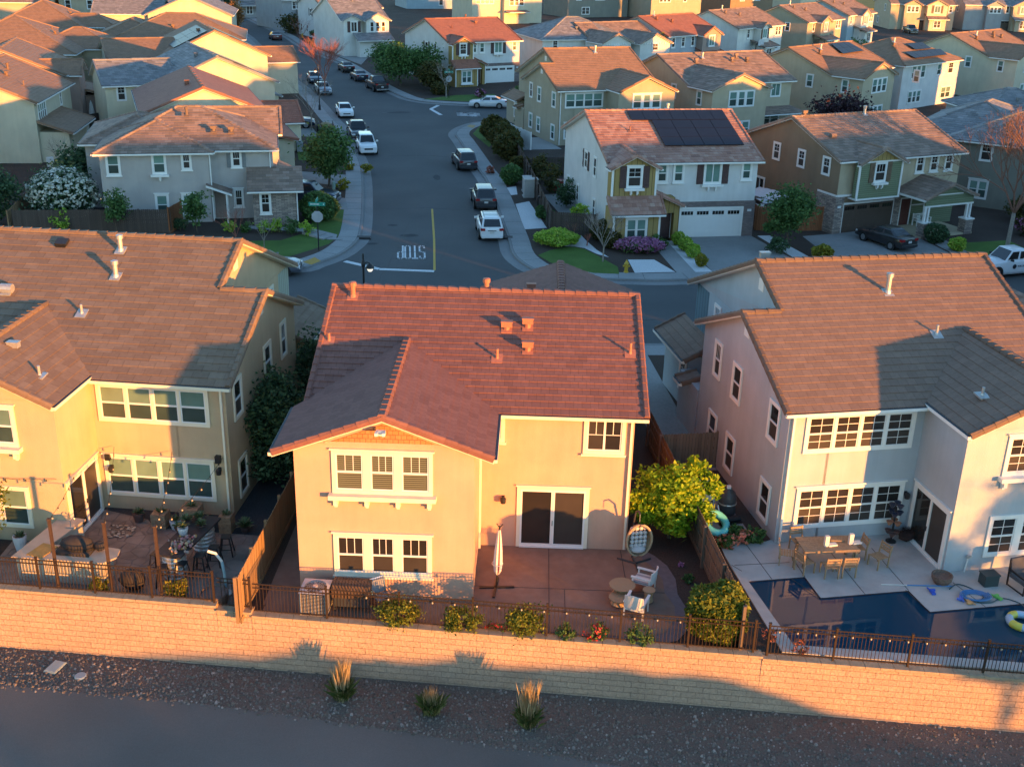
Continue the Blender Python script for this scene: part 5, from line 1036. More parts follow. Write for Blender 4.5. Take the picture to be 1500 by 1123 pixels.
# metal tactile ramp plate, drains and covers
b = MB(); b.prism([tuple(at(444, 384)[:2]), tuple(at(456, 388)[:2]), tuple(at(470, 382.5)[:2]), tuple(at(461, 377)[:2])], .008, .02); tag(b.build('tactile_ramp_plate', mat('tactile_yellow', (.40, .24, .05), .8, .15, 9)), 'yellow tactile plate in the kerb ramp below the stop sign', 'ramp plate')
b = MB(); b.prism([tuple(at(684, 185.5)[:2]), tuple(at(693, 188)[:2]), tuple(at(697, 184)[:2]), tuple(at(688, 183)[:2])], .008, .02); tag(b.build('tactile_ramp_plate', mat('tactile_yellow_far', (.35, .24, .10), .8, .15, 9)), 'faded tactile plate at the far end of the curved pavement', 'ramp plate')
def inlet(px, py, label):
    p = at(px, py); b = MB(); b.cbox((0, 0, .012), (1.0, .5, .03)); b.cbox((.1, -.28, -.05), (.9, .05, .1)); o = b.build('storm_drain', mat('drain_iron', (.035, .035, .037), .7, .1, 9)); o.location = (p.x, p.y, 0); tag(o, label, 'drain')
inlet(533, 347, 'dark storm drain inlet in the left kerb near the stop sign'); inlet(741, 347, 'dark storm drain inlet beside the white estate at the right kerb')
b = MB(); b.lathe([(.36, 0), (.36, .012), (0, .013)], 16)
for px, py, lb in ((614, 212, 'round manhole cover in the road facing the white estate'), (563, 166, 'round manhole cover beyond the white saloon on the left kerb')):
    o = b.build('manhole_cover', mat('cover_iron', (.03, .03, .032), .6, .2, 9)); p = at(px, py, ZR); o.location = (p.x, p.y, ZR+.004); tag(o, lb, 'manhole cover')

# asphalt repairs, sealed cracks
PATCH = ground_mat('asphalt_patch', [(0.036, 0.038, 0.042), (0.046, 0.049, 0.053), (0.058, 0.06, 0.064)], 30, 0.9, 0.4, 90); SEAL = mat('crack_sealant', (.022, .022, .024), .6, .2, 6)
for px, py, a, lx, ly in ((600, 345, .2, 1.4, .8), (575, 330, -.1, .8, .6), (585, 165, .3, 3.0, 1.4), (545, 357, .4, 1.0, .5), (640, 260, .1, .7, 2.2)):
    p = at(px, py, ZR); T = Matrix.Translation((p.x, p.y, ZR+.003)) @ Matrix.Rotation(a, 4, 'Z'); b = MB(); n = 14; b.face([T @ Vector((lx*.5*math.cos(2*PI*i/n)*random.uniform(.8, 1.1), ly*.5*math.sin(2*PI*i/n)*random.uniform(.8, 1.1), 0)) for i in range(n)]); tag(b.build('asphalt_patch', PATCH), kind='structure')
for pts in ([(-8.9, 70), (-8.4, 82), (-8.7, 95), (-9.6, 108), (-11.0, 120)], [(-5.2, 72), (-5.0, 86), (-6.0, 99)], [(-11, 90.5), (-7, 91), (-3.4, 90.6)], [(-13, 112), (-9.5, 112.8), (-6.0, 112.2)], [(-2, 62.5), (3, 64.0), (9, 64.6)], [(-14, 128), (-11, 138), (-14, 150)]):
    P = [Vector((p.x+random.uniform(-.12, .12), p.y+random.uniform(-.12, .12), ZR+.002)) for p in smooth_line(pts, 8)]; b = MB()
    for p, q in zip(P, P[1:]): b.bar(p, q, .05, .006)
    tag(b.build('sealed_crack', SEAL), kind='structure')
# ---------------------------------------------------------------- fences
IRON = mat('bronze_iron', (.045, .028, .018), .5, .15, 6, metal=.3)
def iron_fence(x0, x1, zb, label, posts):
    r = empty('metal_fence', (x0, wy(x0)+.16, zb), 0, label, 'fence', 'railing sections along the retaining wall')
    f = lambda x, z: (x-x0, wy(x)+.16-(wy(x0)+.16), z)
    for x in posts:
        b = MB(); b.bar(f(x, 0), f(x, 1.22), .065); b.cbox((f(x, 0)[0], f(x, 0)[1], 1.23), (.085, .085, .04)); b.build('post', IRON, r)
    ps = sorted(set([x0]+list(posts)+[x1]))
    for a, d in zip(ps, ps[1:]):
        b = MB()
        for z in (.1, .98, 1.13): b.bar(f(a, z), f(d, z), .03, .035)
        n = max(2, int((d-a)/.115))
        for i in range(1, n): x = a+(d-a)*i/n; b.bar(f(x, .06), f(x, 1.13), .017)
        b.build('picket_panel', IRON, r)
    return r
iron_fence(-26, -9.8, .395, 'bronze railing in front of the bar counter and stamped patio on the left', [-25.5, -23.1, -20.7, -18.3, -15.95, -14.0, -12.0, -9.85])
iron_fence(-9.7, -8.6, .235, 'short bronze railing bay between the orange fence end and the air conditioner', [-8.6])
iron_fence(-8.5, 8.2, .115, 'bronze railing in front of the peach house garden', [-6.0, -3.55, -1.1, 1.35, 3.75, 5.95, 8.05])
iron_fence(8.45, 24, .035, 'bronze railing in front of the swimming pool', [8.5, 10.6, 12.95, 15.3, 17.6, 20])
W_OLD = wood_mat('weathered_fence_wood', (.10, .075, .058), (.19, .145, .11), .14, 0); W_RED = wood_mat('redwood_fence', (.20, .075, .035), (.29, .12, .055), .14, 0); W_DK = wood_mat('dark_fence_wood', (.06, .046, .04), (.10, .078, .065), .14, 0)
W_ORG = wood_mat('warm_cedar_fence', (.20, .125, .07), (.30, .19, .10), .14, 0)
def wood_fence(p, q, h, label, m, z=0.0, dog=True, group=None, step=2.4):
    p = Vector((*p, z)); q = Vector((*q, z)); L = (q-p).length; a = math.atan2(q.y-p.y, q.x-p.x); r = empty('wood_fence', p, a, label, 'fence', group)
    b = MB(); n = int(L/.14)
    for i in range(n):
        x0, x1 = i*.14+.004, (i+1)*.14-.004; t = h+random.uniform(-.015, .015); c = .035 if dog else 0; y = random.uniform(-.004, .004)
        pr = [(x0, .05), (x1, .05), (x1, t-c), (x1-c, t), (x0+c, t), (x0, t-c)]
        b.mesh([(u, y, v) for u, v in pr]+[(u, y+.018, v) for u, v in pr], [(5, 4, 3, 2, 1, 0), (6, 7, 8, 9, 10, 11)]+[(j, (j+1) % 6, (j+1) % 6+6, j+6) for j in range(6)])
    b.build('boards', m, r); b = MB()
    for zz in (.3, h*.55, h-.3): b.bar((0, .045, zz), (L, .045, zz), .04, .09)
    b.bar((0, -.01, .06), (L, -.01, .06), .04, .2); b.build('rail', m, r)
    k_ = max(1, int(round(L/step)))
    for i in range(k_+1): b = MB(); b.cbox((L*i/k_, .09, h/2), (.1, .1, h+.02)); b.build('post', m, r)
    return r
wood_fence((7.75, 31.0), (6.25, 46.5), 1.75, 'weathered dog eared fence between the peach house garden and the pool', W_OLD)
wood_fence((-8.85, 31.9), (-8.35, 41.5), 1.75, 'cedar fence with an orange sunlit end left of the air conditioner', W_ORG, step=2.0); wood_fence((-8.34, 41.6), (-8.0, 52), 1.75, 'cedar fence running back between the dark evergreen and the peach house', W_OLD)
wood_fence((6.45, 44.1), (9.0, 44.5), 1.7, 'short grey gate fence between the peach and light grey houses', W_OLD)
wood_fence((-36.2, 79.5), (-25.3, 80.9), 1.75, 'dark board fence in front of the taupe corner house', W_DK); wood_fence((-25.3, 80.9), (-25.0, 83.2), 1.9, 'reddish fence return beside the garden sapling', W_RED); wood_fence((-36.4, 79.4), (-38.5, 92), 1.75, 'tan fence along the left side of the white flowering shrub', W_ORG)
wood_fence((2.75, 83.4), (6.0, 83.0), 1.7, 'dark front fence beside the pale grey house with lime bush before it', W_DK); wood_fence((2.7, 83.5), (.75, 104), 1.75, 'dark fence along the pavement behind the clipped box balls', W_DK); wood_fence((.7, 104.1), (-.9, 118.5), 1.75, 'dark fence behind the large tawny hedge', W_DK); wood_fence((1.2, 103.5), (5.2, 104.5), 1.75, 'dark cross fence between the olive beige and pale grey houses', W_DK)
wood_fence((-.9, 121.5), (1.2, 116.6), 1.8, 'white painted fence panel behind the tawny hedge', WHITE)
wood_fence((21.9, 86.3), (24.3, 86.6), 1.9, 'redwood gate beside the brown house driveway', W_RED); wood_fence((18.6, 86.2), (18.2, 96), 1.9, 'redwood side fence beside the white covered stack', W_RED); wood_fence((18.6, 86.1), (20.1, 86.0), 1.9, 'redwood fence stub behind the small street tree', W_RED)
wood_fence((-15.5, 171), (-10, 175.5), 2.0, 'redwood fence between the tall white house and the house with ochre bay', W_RED)
wood_fence((-36.5, 104), (-30.5, 108), 1.8, 'reddish garden fence behind the taupe corner house roof', W_RED); wood_fence((-49, 138), (-44, 141), 1.8, 'dark garden fence in the narrow gap between left hand houses', W_DK); wood_fence((-45.5, 120), (-40.0, 130), 1.8, 'garden fence behind the blue canopy on the left', W_DK); wood_fence((-62, 186), (-55, 185), 1.9, 'dark garden fence far up between the left hand rows', W_DK)
# ---------------------------------------------------------------- garden things, peach house
CHROME = mat('polished_metal', (.5, .5, .5), .25, .08, 5, metal=.9); WICK = mat('wicker', (.36, .25, .15), .7, .25, 40, .5, 120); CUSH = mat('cushion_cloth', (.46, .43, .42), .9, .06, 6); TEAK = mat('weathered_teak', (.25, .18, .115), .7, .2, 14); TEAKL = mat('pale_wood', (.29, .20, .115), .65, .15, 14); PAINTW = mat('white_paint', (.62, .61, .58), .5, .05, 5); CHAR = mat('charcoal_cover', (.030, .026, .026), .85, .25, 5, .5, 14); BROWNM = mat('brown_cover', (.085, .052, .035), .8, .2, 5, .3, 12)
def aircon():
    r = empty('air_conditioner', (-6.45, 32.7, .02), rad(-4), 'grey air conditioning unit with round fan grille behind the railing', 'air conditioner')
    b = MB(); b.box(-.45, -.45, .05, .45, .45, .1)
    for x in (-.45, .41):
        for y in (-.45, .41): b.box(x, y, .1, x+.04, y+.04, .95)
    for s_ in range(14): z = .15+s_*.055; b.box(-.44, -.447, z, .44, -.43, z+.022); b.box(-.44, .43, z, .44, .447, z+.022); b.box(-.447, -.44, z, -.43, .44, z+.022); b.box(.43, -.44, z, .447, .44, z+.022)
    b.box(-.40, -.40, .1, .40, .40, .92, 1); b.build('casing', [mat('ac_grey', (.36, .33, .30), .5, .06, 5), GUT], r)
    b = MB(); o = [(.48*c[0], .48*c[1]) for c in ((-1, -1), (1, -1), (1, 1), (-1, 1))]
    n = 24; vs = []
    for j in range(n):
        t = 2*PI*j/n; m_ = max(abs(math.cos(t)), abs(math.sin(t))); vs.append((.48*math.cos(t)/m_, .48*math.sin(t)/m_, .96)); vs.append((.37*math.cos(t), .37*math.sin(t), .99)); vs.append((.37*math.cos(t), .37*math.sin(t), .88))
    fs = []
    for j in range(n): k_ = (j+1) % n; fs += [(3*j, 3*k_, 3*k_+1, 3*j+1), (3*j+1, 3*k_+1, 3*k_+2, 3*j+2)]
    b.mesh(vs, fs); b.build('top_panel', mat('ac_top', (.45, .42, .40), .45, .06, 5), r)
    b = MB(); 
    for i in range(16): t = 2*PI*i/16; b.bar((.1*math.cos(t), .1*math.sin(t), .985), (.37*math.cos(t), .37*math.sin(t), .985), .008)
    for q in (.14, .2, .26, .32): b.tube([(q*math.cos(2*PI*j/20), q*math.sin(2*PI*j/20), .985) for j in range(21)], .005, 4)
    b.lathe([(.1, .98), (.09, 1.0), (0, 1.005)], 12); b.build('grille', GALV, r)
    b = MB(); b.lathe([(.37, .86), (.37, .861)], 20)
    for i in range(4):
        t = PI/2*i; T = Matrix.Rotation(t, 4, 'Z'); b.mesh([T @ Vector(p) for p in ((.06, -.03, .9), (.33, -.11, .88), (.34, .1, .93), (.06, .05, .92))], [(0, 1, 2, 3)], 1)
    b.build('fan', [GUT, GALV], r)
aircon()
def bbq():
    r = empty('covered_barbecue', (-5.25, 33.0, .03), rad(-3), 'barbecue grill under a brown ribbed lid behind the railing', 'barbecue')
    b = MB(); pr = [(-.38, .55), (-.38, .78), (-.28, .98), (0, 1.06), (.28, .98), (.38, .78), (.38, .55)]
    n = 12
    for i in range(n):
        x0, x1 = -.65+1.3*i/n+.006, -.65+1.3*(i+1)/n-.006; b.mesh([(x0, y, z) for y, z in pr]+[(x1, y, z) for y, z in pr], [tuple(range(7)), tuple(reversed(range(7, 14)))]+[(j, (j+1) % 7, (j+1) % 7+7, j+7) for j in range(7)])
    b.build('lid', BROWNM, r); b = MB(); b.box(-.62, -.34, .2, .62, .34, .55)
    for x in (-.6, .54):
        for y in (-.32, .26): b.box(x, y, 0, x+.06, y+.06, .2)
    b.build('cabinet', GUT, r); b = MB(); b.tube([(-.5, -.42, .72), (.5, -.42, .72)], .016, 6); b.bar((-.48, -.42, .72), (-.48, -.37, .72), .02); b.bar((.48, -.42, .72), (.48, -.37, .72), .02); b.build('handle', CHROME, r)
bbq()
def gas_cart():
    r = empty('folding_metal_chair', (-4.3, 33.05, .03), rad(35), 'tubular metal chair with grey seat standing right of the barbecue', 'chair')
    b = MB()
    for x in (-.26, .26): b.tube([(x, -.3, 0), (x, -.28, .42), (x, .1, .46), (x, .28, 1.0)], .022, 6); b.tube([(x, .34, 0), (x, .2, .45), (x, -.25, .62)], .022, 6); b.tube([(x, -.3, .62), (x, .16, .66)], .024, 6)
    b.tube([(-.26, .28, 1.0), (.26, .28, 1.0)], .022, 6); b.tube([(-.26, -.3, .02), (.26, -.3, .02)], .018, 6); b.build('frame', CHROME, r)
    b = MB(); b.box(-.25, -.28, .42, .25, .12, .46); b.build('seat', mat('grey_sling', (.2, .2, .21), .8, .1), r); b = MB(); b.mesh([(-.25, .12, .5), (.25, .12, .5), (.25, .27, .98), (-.25, .27, .98)], [(0, 1, 2, 3)]); b.build('backrest', mat('grey_sling_b', (.2, .2, .21), .8, .1), r)
gas_cart()
def parasol():
    r = empty('closed_parasol', (-.35, 34.4, .03), 0, 'closed red and white striped cantilever parasol on a cross base', 'parasol')
    b = MB(); b.bar((-.62, -.05, .03), (.62, .05, .03), .09, .05); b.bar((-.1, -.66, .03), (.02, .62, .03), .09, .05); b.build('cross_base', BLACK, r)
    b = MB(); b.tube([(0, 0, 0), (0, 0, .6), (.05, 0, 2.5)], .03, 8); b.tube([(.05, 0, 2.42), (.16, .02, 2.56)], .02, 6); b.tube([(.05, 0, 2.42), (-.05, .02, 2.58)], .02, 6); b.build('pole', BLACK, r)
    b = MB(); n = 16; prof = [(.05, .55), (.14, .72), (.175, 1.0), (.15, 1.5), (.10, 2.0), (.05, 2.35)]; vs = []; fs = []; mi = []
    for z_i, (q, z) in enumerate(prof):
        for j in range(n): t = 2*PI*j/n; rr = q*(1.0 if j % 2 else .72); vs.append((rr*math.cos(t)+.02*z, rr*math.sin(t), z))
    for i in range(len(prof)-1):
        for j in range(n): b.mesh([vs[i*n+j], vs[i*n+(j+1) % n], vs[(i+1)*n+(j+1) % n], vs[(i+1)*n+j]], [(0, 1, 2, 3)], 1 if j % 4 == 0 else 0)
    b.build('canopy', [mat('white_canvas', (.60, .56, .55), .85, .05), mat('red_canvas', (.42, .11, .10), .85, .05)], r)
    b = MB(); b.tube([(.19*math.cos(t*.5), .19*math.sin(t*.5), 1.0) for t in range(13)], .012, 4); b.build('tie', PAINTW, r)
parasol()
def egg_chair():
    r = empty('hanging_egg_chair', (4.75, 36.1, .03), rad(12), 'hanging wicker egg chair with tufted pale cushion on a dark stand', 'chair')
    b = MB()
    for t in (20, 140, 265): b.tube([(0, .15, .04), (.72*math.cos(rad(t)), .15+.72*math.sin(rad(t)), .03)], .035, 6)
    b.tube([(0, .55, .04), (0, .62, .6), (0, .62, 1.5), (0, .48, 2.0), (0, .2, 2.2), (0, 0, 2.15)], .032, 8); b.tube([(0, .15, .04), (0, .55, .04)], .032, 6); b.build('stand', mat('dark_stand', (.05, .045, .045), .5, .1), r)
    b = MB(); b.tube([(0, 0, 2.15), (0, 0, 1.86)], .012, 5); b.build('chain', GALV, r)
    b = MB(); n, m_ = 20, 9; vs = []; fs = []
    for i in range(m_+1):
        for j in range(n):
            t = 2*PI*j/n; f = i/m_; d = math.sin(f*PI/2); rr = math.cos(f*PI/2)**.6 if i < m_ else 0.02; vs.append((.46*rr*math.cos(t), -.12+.42*d, 1.15+.62*rr*math.sin(t)))
    for i in range(m_):
        for j in range(n): fs.append((i*n+j, i*n+(j+1) % n, (i+1)*n+(j+1) % n, (i+1)*n+j))
    b.mesh(vs, fs); b.tube([(.47*math.cos(2*PI*j/24), -.13, 1.15+.64*math.sin(2*PI*j/24)) for j in range(25)], .045, 6); b.build('wicker_shell', WICK, r)
    b = MB()
    for i in range(4):
        for j in range(6):
            x, z = -.24+i*.16, .72+j*.17
            if (x/.40)**2+((z-1.15)/.56)**2 < 1.15: b.ico((x, .1-.12*(1-abs(z-1.15)), z), .105, 1, 0, (.95, .7, .95))
    b.ico((0, -.02, .74), .3, 2, 0, (1, .7, .45)); b.build('cushion', CUSH, r, True)
egg_chair()
def armchair(x, y, rz, label):
    r = empty('garden_armchair', (x, y, .034), rz, label, 'chair', 'white armchairs round the wicker tables')
    b = MB()
    for sx in (-.33, .33):
        for sy, hh in ((-.32, .6), (.32, .62)): b.bar((sx, sy, 0), (sx*1.0, sy*.95, hh), .05)
        b.box(sx-.045, -.37, .6, sx+.045, .36, .64)
    b.box(-.33, -.34, .3, .33, -.29, .36); b.box(-.33, .29, .3, .33, .34, .36); b.build('frame', PAINTW, r)
    b = MB(); 
    for i in range(6): b.box(-.31+i*.105, -.34, .36, -.23+i*.105, .32, .385)
    b.build('seat', PAINTW, r); b = MB(); n = 9
    for i in range(n):
        a0, a1 = -.9+1.8*i/n, -.9+1.8*(i+1)/n; p = lambda a, z: (.40*math.sin(a), .14+.26*math.cos(a)+.1*(z-.4), z)
        b.mesh([p(a0, .42), p(a1, .42), p(a1, .98-.1*abs(a1)), p(a0, .98-.1*abs(a0)), *[(q[0]*1.07, q[1]+.025, q[2]) for q in (p(a0, .42), p(a1, .42), p(a1, .98-.1*abs(a1)), p(a0, .98-.1*abs(a0)))]], [(0, 1, 2, 3), (4, 5, 6, 7), (3, 2, 6, 7), (0, 3, 7, 4), (1, 2, 6, 5)])
    b.build('backrest', PAINTW, r)
    b = MB()
    for i in range(6): b.box(-.3+i*.1, -.33, .386, -.2+i*.1, .27, .44, i % 2)
    b.build('seat_cushion', [mat('cream_stripe', (.56, .53, .48), .9), mat('grey_stripe', (.28, .29, .31), .9)], r)
armchair(4.85, 34.55, rad(-115), 'white curved back armchair with striped cushion nearer the egg chair'); armchair(4.45, 33.0, rad(158), 'white curved back armchair with striped cushion nearest the railing')
def wicker_table(x, y, rr, h, label, name='wicker_table'):
    r = empty(name, (x, y, .034), 0, label, 'table'); b = MB(); b.lathe([(rr-.02, h-.05), (rr, h-.03), (rr, h), (0, h)], 24)
    b.build('tabletop', WICKT, r); b = MB(); b.lathe([(rr*.62, .02), (rr*.8, .06), (rr*.62, h*.5), (rr*.85, h-.05)], 16); b.build('woven_base', WICK, r)
def wicker_top():
    M, n, L, b = _new('woven_table_top'); tc = n.new('ShaderNodeTexCoord'); wv = n.new('ShaderNodeTexWave'); wv.inputs['Scale'].default_value = 11; wv.inputs['Distortion'].default_value = 1.5; L.new(tc.outputs['Object'], wv.inputs['Vector'])
    rp = n.new('ShaderNodeValToRGB'); rp.color_ramp.elements[0].color = (.17, .105, .055, 1); rp.color_ramp.elements[1].color = (.42, .30, .17, 1); L.new(wv.outputs['Fac'], rp.inputs[0]); L.new(rp.outputs[0], b.inputs['Base Color']); b.inputs['Roughness'].default_value = .7; return M
WICKT = wicker_top()
wicker_table(4.05, 34.1, .46, .46, 'taller round woven coffee table in the nested pair'); wicker_table(3.9, 33.55, .36, .30, 'lower round woven coffee table tucked under the taller one'); wicker_table(4.95, 33.75, .22, .5, 'small round side table between the two white armchairs')
# ---------------------------------------------------------------- left yard
def post_thing(x, y, h, label): 
    b = MB(); b.cbox((0, 0, h/2), (.09, .09, h)); b.cbox((0, 0, h+.02), (.11, .11, .05)); o = b.build('timber_post', mat('dark_stained_timber', (.055, .032, .022), .6, .15, 6)); o.location = (x, y, .05); return tag(o, label, 'post', 'posts carrying the string lights')
PX = [(-15.38, 33.2), (-13.5, 33.05), (-11.75, 32.9)]
for (x, y), lb in zip(PX, ('dark timber post left of the covered grill, carrying string lights', 'dark timber post at the right end of the bar counter', 'dark timber post in front of the trough table')): post_thing(x, y, 2.95, lb)
BULB = mat('glass_bulb', (.36, .31, .23), .25, 0, 5); WIRE = mat('black_wire', (.015, .015, .015), .6)
def string_light(p, q, sag, n, label, group, emit=None):
    P = [Vector(p)+(Vector(q)-Vector(p))*i/24+Vector((0, 0, -sag*4*(i/24)*(1-i/24))) for i in range(25)]; o0 = P[0].copy(); r = empty('string_light', o0, 0, label, 'string light', group)
    b = MB(); b.tube([v-o0 for v in P], .009, 4); b.build('cable', WIRE, r)
    for i in range(n):
        f = (i+.5)/n*24; a = P[int(f)].lerp(P[min(24, int(f)+1)], f-int(f))-o0; b = MB(); b.lathe([(.018, 0), (.022, -.07)], 6, a, 1); b.lathe([(.016, -.07), (.032, -.10), (.03, -.13), (0, -.145)], 7, a, 0); b.build('bulb', [emit or BULB, WIRE], r)
g = 'cafe lights strung over the left patio'
string_light((-15.38, 33.2, 3.0), W2(FL, -6.1, .3)+(2.6,), .25, 7, 'string of bulbs from the left timber post to the khaki wall above the patio door', g)
string_light((-13.5, 33.05, 3.0), W2(FL, -4.9, .3)+(2.75,), .35, 7, 'string of bulbs from the middle timber post to the khaki wall between the windows', g)
string_light((-11.75, 32.9, 3.0), W2(FL, -2.6, .3)+(2.7,), .35, 8, 'string of bulbs from the right timber post up to the wide window', g)
string_light((-11.75, 32.9, 2.95), W2(FL, -.6, .3)+(2.6,), .3, 7, 'string of bulbs from the right timber post to the wall lamp corner', g)
string_light(W2(FL, -5.8, -2.6)+(2.75,), W2(FL, -10.5, -2.6)+(2.75,), .12, 6, 'string of bulbs along the sunlit wing wall of the khaki house', g)
GLO = mat('lit_bulb', (1, .72, .4), .3, 0, 5, emit=.25)
string_light((8.5, 30.72, 1.12), (24, wy(24)+.08, 1.12), .0, 27, 'row of small bulbs clipped along the pool railing', 'bulb strings clipped to the railings'); string_light((-5.0, wy(-5)+.08, 1.2), (6.0, wy(6)+.08, 1.2), 0, 15, 'row of tiny bulbs clipped along the peach house railing', 'bulb strings clipped to the railings')
def bar_counter():
    r = empty('bar_counter', (-16, 34.3, .03), rad(-5), 'L shaped outdoor bar with pale stone top and stuccoed sides', 'bar'); st = mat('counter_stucco', (.42, .36, .28), .9, .08, 4, .3, 50); tp = mat('counter_top', (.46, .36, .27), .45, .12, 2.5)
    b = MB(); b.prism([(-1.15, -.28), (2.0, -.25), (2.0, .5), (-.35, .5), (.05, 2.4), (-.75, 2.5)], 0, .92); b.build('base', st, r)
    b = MB(); b.prism([(-1.25, -.38), (2.05, -.35), (2.35, .1), (2.25, .62), (1.2, .78), (.6, .6), (-.28, .6), (.12, 2.5), (-.85, 2.6)], .92, .985); b.build('worktop', tp, r)
    return r
bar_counter()
o = MB(); o.ico((0, 0, .3), .42, 2, .05, (1.45, .8, .75)); o.ico((.75, .1, .22), .2, 2, .05, (1, .8, 1)); o.cbox((-.1, 0, .05), (1.25, .7, .1)); o = o.build('covered_grill', CHAR, None, True); o.location = (-15.1, 34.5, 1.02); o.rotation_euler = (0, 0, rad(-5)); tag(o, 'grill under a wrinkled charcoal cover on the bar counter', 'barbecue')
b = MB(); b.box(-.42, -.32, 0, .42, .32, .035); o = b.build('chopping_board', mat('honey_wood', (.36, .22, .07), .5, .15, 8)); o.location = (-16.35, 34.45, 1.02); o.rotation_euler = (0, 0, rad(70)); tag(o, 'honey coloured wooden board lying on the bar counter', 'board')
b = MB(); b.tube([(0, 0, 0), (0, 0, .28), (.05, 0, .36), (.16, 0, .36), (.18, 0, .3)], .018, 6); b.cbox((0, 0, .02), (.3, .22, .03)); o = b.build('bar_tap', GALV); o.location = (-16.0, 36.2, 1.02); tag(o, 'slim metal tap at the back of the bar counter', 'tap')
def trough_table():
    r = empty('trough_table', (-11.55, 35.7, .03), rad(-14), 'long dark table on galvanised trough drums, crowded with pots and toys', 'table')
    b = MB(); b.box(-.5, -1.5, .98, .5, 1.5, 1.05); b.build('tabletop', mat('dark_plank', (.04, .033, .032), .6, .2, 8), r)
    for y in (-1.05, 1.0):
        b = MB(); pr = [(.40, 0)]
        for i in range(6): pr += [(.40, .16*i+.03), (.43, .16*i+.07), (.40, .16*i+.11)]
        b.lathe(pr+[(.40, .97)], 20, (0, y, 0)); b.build('drum', GALV, r)
    return r
trough_table()
STL = mat('black_steel', (.02, .02, .022), .4, .1, 5)
def stool(x, y, rz, label):
    r = empty('bar_stool', (x, y, .03), rz, label, 'stool', 'black metal stools round the trough table'); b = MB(); b.box(-.17, -.17, .72, .17, .17, .755); b.build('seat', STL, r)
    for sx in (-1, 1):
        for sy in (-1, 1): b = MB(); b.bar((sx*.24, sy*.24, 0), (sx*.14, sy*.14, .72), .045, .035); b.build('leg', STL, r)
    b = MB()
    for a, c in (((-.2, -.2), (.2, -.2)), ((.2, -.2), (.2, .2)), ((.2, .2), (-.2, .2)), ((-.2, .2), (-.2, -.2))): b.bar((*a, .28), (*c, .28), .02)
    b.build('footrest', STL, r)
for i, (x, y, lb) in enumerate(((-12.5, 34.9, 'black metal bar stool on the left side of the trough table'), (-11.45, 34.3, 'black metal bar stool at the near right corner of the trough table'), (-10.95, 34.85, 'black metal bar stool second along the right side of the trough table'), (-10.6, 35.45, 'black metal bar stool third along the right side of the trough table'), (-10.35, 36.2, 'black metal bar stool at the far right end of the trough table'), (-12.05, 34.05, 'black metal bar stool pulled out in front of the trough table'))): stool(x, y, rad(-14+i*5), lb)
SUCC = island_mat('succulent_leaves', [(.05, .09, .03), (.09, .13, .05), (.14, .16, .07), (.20, .14, .08)], .6); TERR = mat('terracotta', (.30, .15, .09), .8, .12, 6); POTW = mat('white_glaze', (.55, .56, .58), .3, .04, 5); POTB = mat('bronze_pot', (.09, .055, .05), .5, .2, 5); CRATE = mat('crate_wood', (.27, .17, .10), .8, .25, 9)
def leaf_tuft(b, c, r, n, rnd, h=1.0, w=.03):
    for i in range(n):
        a = rnd.uniform(0, 2*PI); e = rnd.uniform(.3, 1.0); d = Vector((math.cos(a)*(1-e*.6), math.sin(a)*(1-e*.6), e*h)).normalized(); L = r*rnd.uniform(.7, 1.2); sd = d.cross(Vector((0, 0, 1))).normalized()*w*rnd.uniform(.7, 1.3); c_ = Vector(c)
        m_ = c_+d*L*.6; t = c_+d*L+Vector((0, 0, -.15*L)); b.mesh([c_-sd*.5, c_+sd*.5, m_+sd, t, m_-sd], [(0, 1, 2, 3, 4)])
def pot(x, y, z, r_, h, m, label, plant=True, square=False, name='plant_pot', pl=.3, n=40, cat='plant pot', group='pots along the khaki house'):
    rnd = random.Random(int(abs(x*91+y*37)*10)); r = empty(name, (x, y, z), rnd.uniform(0, 1) if not square else rad(-5), label, cat, group); b = MB()
    if square:
        b.box(-r_, -r_, 0, r_, r_, h)
        for i in range(4): b.box(-r_-.012, -r_-.012, h*i/4+.01, r_+.012, r_+.012, h*(i+1)/4-.01)
    else: b.lathe([(r_*.7, 0), (r_, h*.75), (r_*1.02, h), (r_*.9, h), (r_*.88, h*.9), (0, h*.9)], 16)
    b.build('container', m, r)
    if plant: b = MB(); leaf_tuft(b, (0, 0, h*.9), pl, n, rnd); leaf_tuft(b, (r_*.3, r_*.2, h*.95), pl*.7, n//2, rnd); b.build('plant', SUCC, r)
    return r
pot(-14.3, 38.45, .02, .22, .4, POTB, 'dark bronze pot with upright plant by the khaki wall'); pot(-13.35, 38.15, .02, .27, .62, CRATE, 'square wooden planter left of the white pot by the khaki wall', square=True); pot(-12.75, 38.0, .02, .22, .36, POTW, 'white glazed pot between the two wooden planters by the khaki wall'); pot(-12.2, 38.35, .02, .34, .8, CRATE, 'tall square wooden planter under the wide window', square=True); pot(-11.5, 37.95, .02, .25, .42, POTW, 'white glazed pot right of the tall wooden planter'); pot(-10.75, 37.9, .02, .23, .72, CRATE, 'narrow wooden planter near the khaki house corner', square=True); pot(-10.05, 37.9, .02, .2, .25, POTB, 'low dark pot with a round green plant at the khaki house corner', pl=.42, n=90)
pot(-17.9, 36.1, .02, .24, .62, POTW, 'tall white pot behind the bar counter'); pot(-18.9, 35.8, .02, .2, .5, POTW, 'white pot at the left edge under the window'); pot(-11.75, 35.75, 1.08, .19, .3, POTW, 'white pot with cactus on the trough table', group='things on the trough table')
for x, y, s_, lb in ((-11.85, 36.6, .2, 'clump of succulents at the far end of the trough table'), (-11.45, 36.85, .22, 'broad succulent in a dark bowl on the trough table'), (-12.0, 36.05, .16, 'brown grassy plant on the trough table'), (-11.25, 36.3, .17, 'pale green rosette on the trough table')): pot(x, y, 1.08, s_, .12, POTB, lb, pl=.3, n=50, group='things on the trough table')
